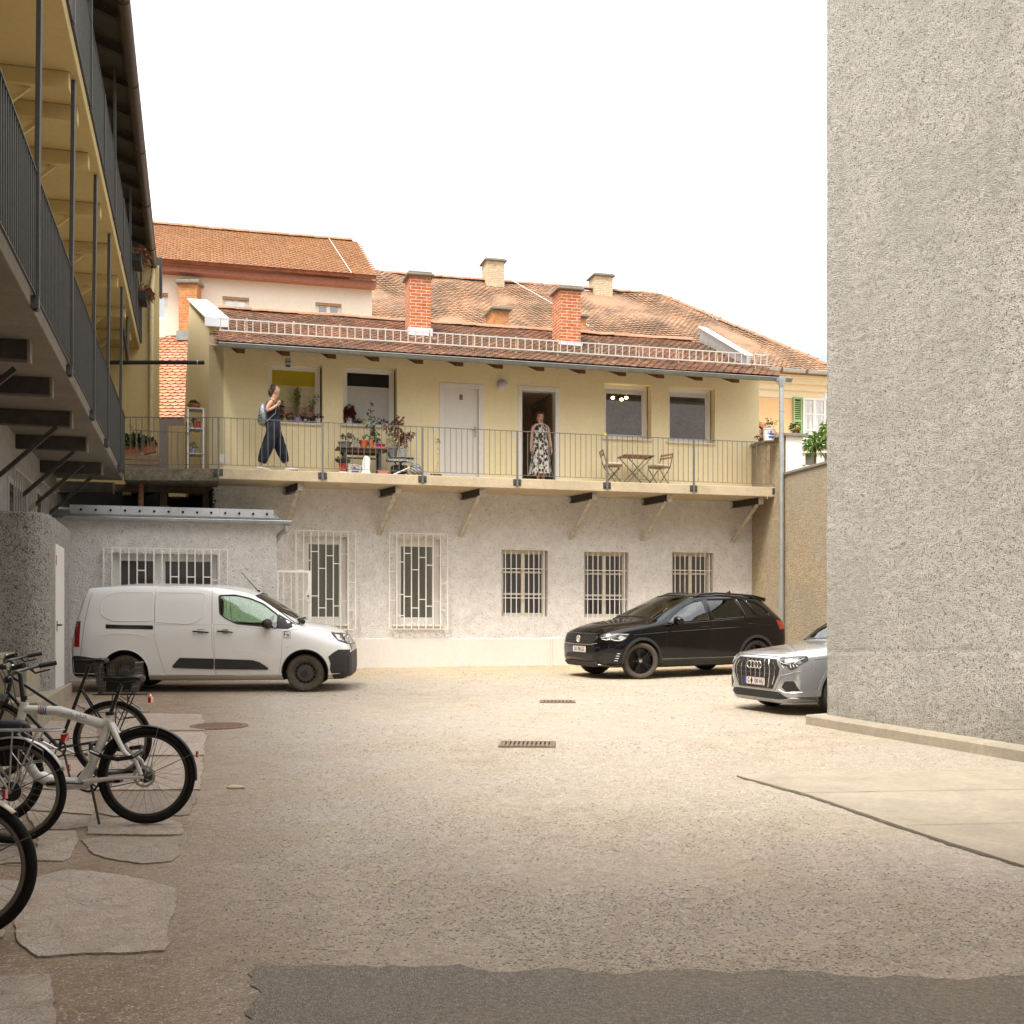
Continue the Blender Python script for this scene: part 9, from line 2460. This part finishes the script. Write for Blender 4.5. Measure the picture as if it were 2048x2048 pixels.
def f(m):
    for a, b in stalks(m, c, 10, .5, .22, .003):
        for _ in range(6): leaf(m, a.lerp(b, random.uniform(.2, 1)), V((random.uniform(-1, 1), random.uniform(-1, 1), .2)), .06, .03)
plant(t, f, leafmat('stem leaves', [(.14, .16, .05), (.22, .12, .04), (.08, .13, .03)]))
t, c, k = pot(1522, .35, 6.19, 12, 6, 'brown', 'small brown pot with dark red leaves on the boundary wall end'); plant(t, lambda m: bush(m, c + UP * .06, .10, .05, 36, .08, .03, .3), L_red)
def shrub(px, py, y, r, label, n=160):
    c = at_depth(px, py, y); t = thing('garden_shrub', label, 'shrub', V((c.x, c.y, gz(y))), group='shrubs behind the boundary wall')
    mb = MB(); mb.tube([V((c.x, c.y, 1)), c], [.05, .03], 8); mb.build('stem', M_stem, t)
    mb = MB(); [bush(mb, c + V((random.uniform(-.5, .5), random.uniform(-.5, .5), random.uniform(-.6, .6))) * r, r * .5, r * .5, n // 5, .16, .10, .3) for _ in range(5)]; mb.build('foliage', leafmat('bright shrub leaves', [(.14, .26, .04), (.20, .34, .06), (.10, .18, .03)]), t, fix=False)
shrub(1630, 880, 30.2, .34, 'bright green shrub in front of the white shuttered window'); shrub(1656, 862, 29.8, .34, 'taller bright green shrub at the edge of the roughcast wall', 240)
# dry flower boxes on the left building
for q, (px, py, s_) in enumerate(((262, 515, SU + .05), (274, 590, SU + .05))):
    o = off_at(px, SU); z = z_at(SU, o, py)
    t = thing('flower_box', ('upper' if q == 0 else 'lower') + ' dark box of dried red plants hung at the end of the left gallery', 'flower box', FP(SU, o, z), group='dried flower boxes')
    mb = MB(); mb.fbox(SU + .02, SU + .22, o - .35, o + .35, z - .18, z); mb.build('trough', M_blk, t, bevel=.015)
    mb = MB(); [bush(mb, FP(SU + .16, o + d, z + .05), .16, .12, 60, .12, .018, .6) for d in (-.19, -.06, .06, .19)]; mb.build('dried_plants', L_dry, t, fix=False)
# weeds
for px, py, off, n_, lab in ((330, 1016, AO + .0, 26, 'small green weed growing on the annex roof behind the zinc strip'), (205, 1018, AO, 10, 'tiny weed at the left end of the annex roof')):
    s = fs(px, py, off - .15)[0]; c = FP(s, off - .2, zAg + .12); t = thing('roof_weed', lab, 'weed', c, group='weeds on the annex roof'); mb = MB(); stalks(mb, c, 5, .1, .05); bush(mb, c + UP * .12, .07, .07, n_, .07, .03, .3); mb.build('weed_leaves', L_green, t, fix=False)
s = fs(425, 1000, .03)[0]; iv = thing('ivy_trail', 'thin trail of dark ivy at the edge of the open store', 'ivy', FP(s, .03, 4.0)); mb = MB(); [leaf(mb, FP(s + random.uniform(-.02, .10) + .04 * math.sin(z * 9), .03 + random.random() * .05, 4.0 + z), V((random.uniform(-1, 1), -1, random.uniform(-.5, .2))), .07, .05, .4) for z in [random.random() * .72 for _ in range(70)]]; mb.build('ivy_leaves', L_dark, iv, fix=False)
# a pale flat stone lying in the gravel
g = G(470, 1577); st = thing('flat_stone', 'flat pale stone lying in the gravel right of the flagstones', 'stone', V((g.x, g.y, gz(g.y)))); mb = MB(); mb.ball(V((g.x, g.y, gh(g.x, g.y) + .008)), .085, .055, .022, 16, 8); mb.v = [p + V((noise.noise(p * 18), noise.noise(p * 18 + V((3, 0, 0))), 0)) * .02 for p in mb.v]; mb.build('stone', P('pale stone', (.50, .43, .30), .9, bump=.3), st, smooth=180)
g = G(1690, 1800)
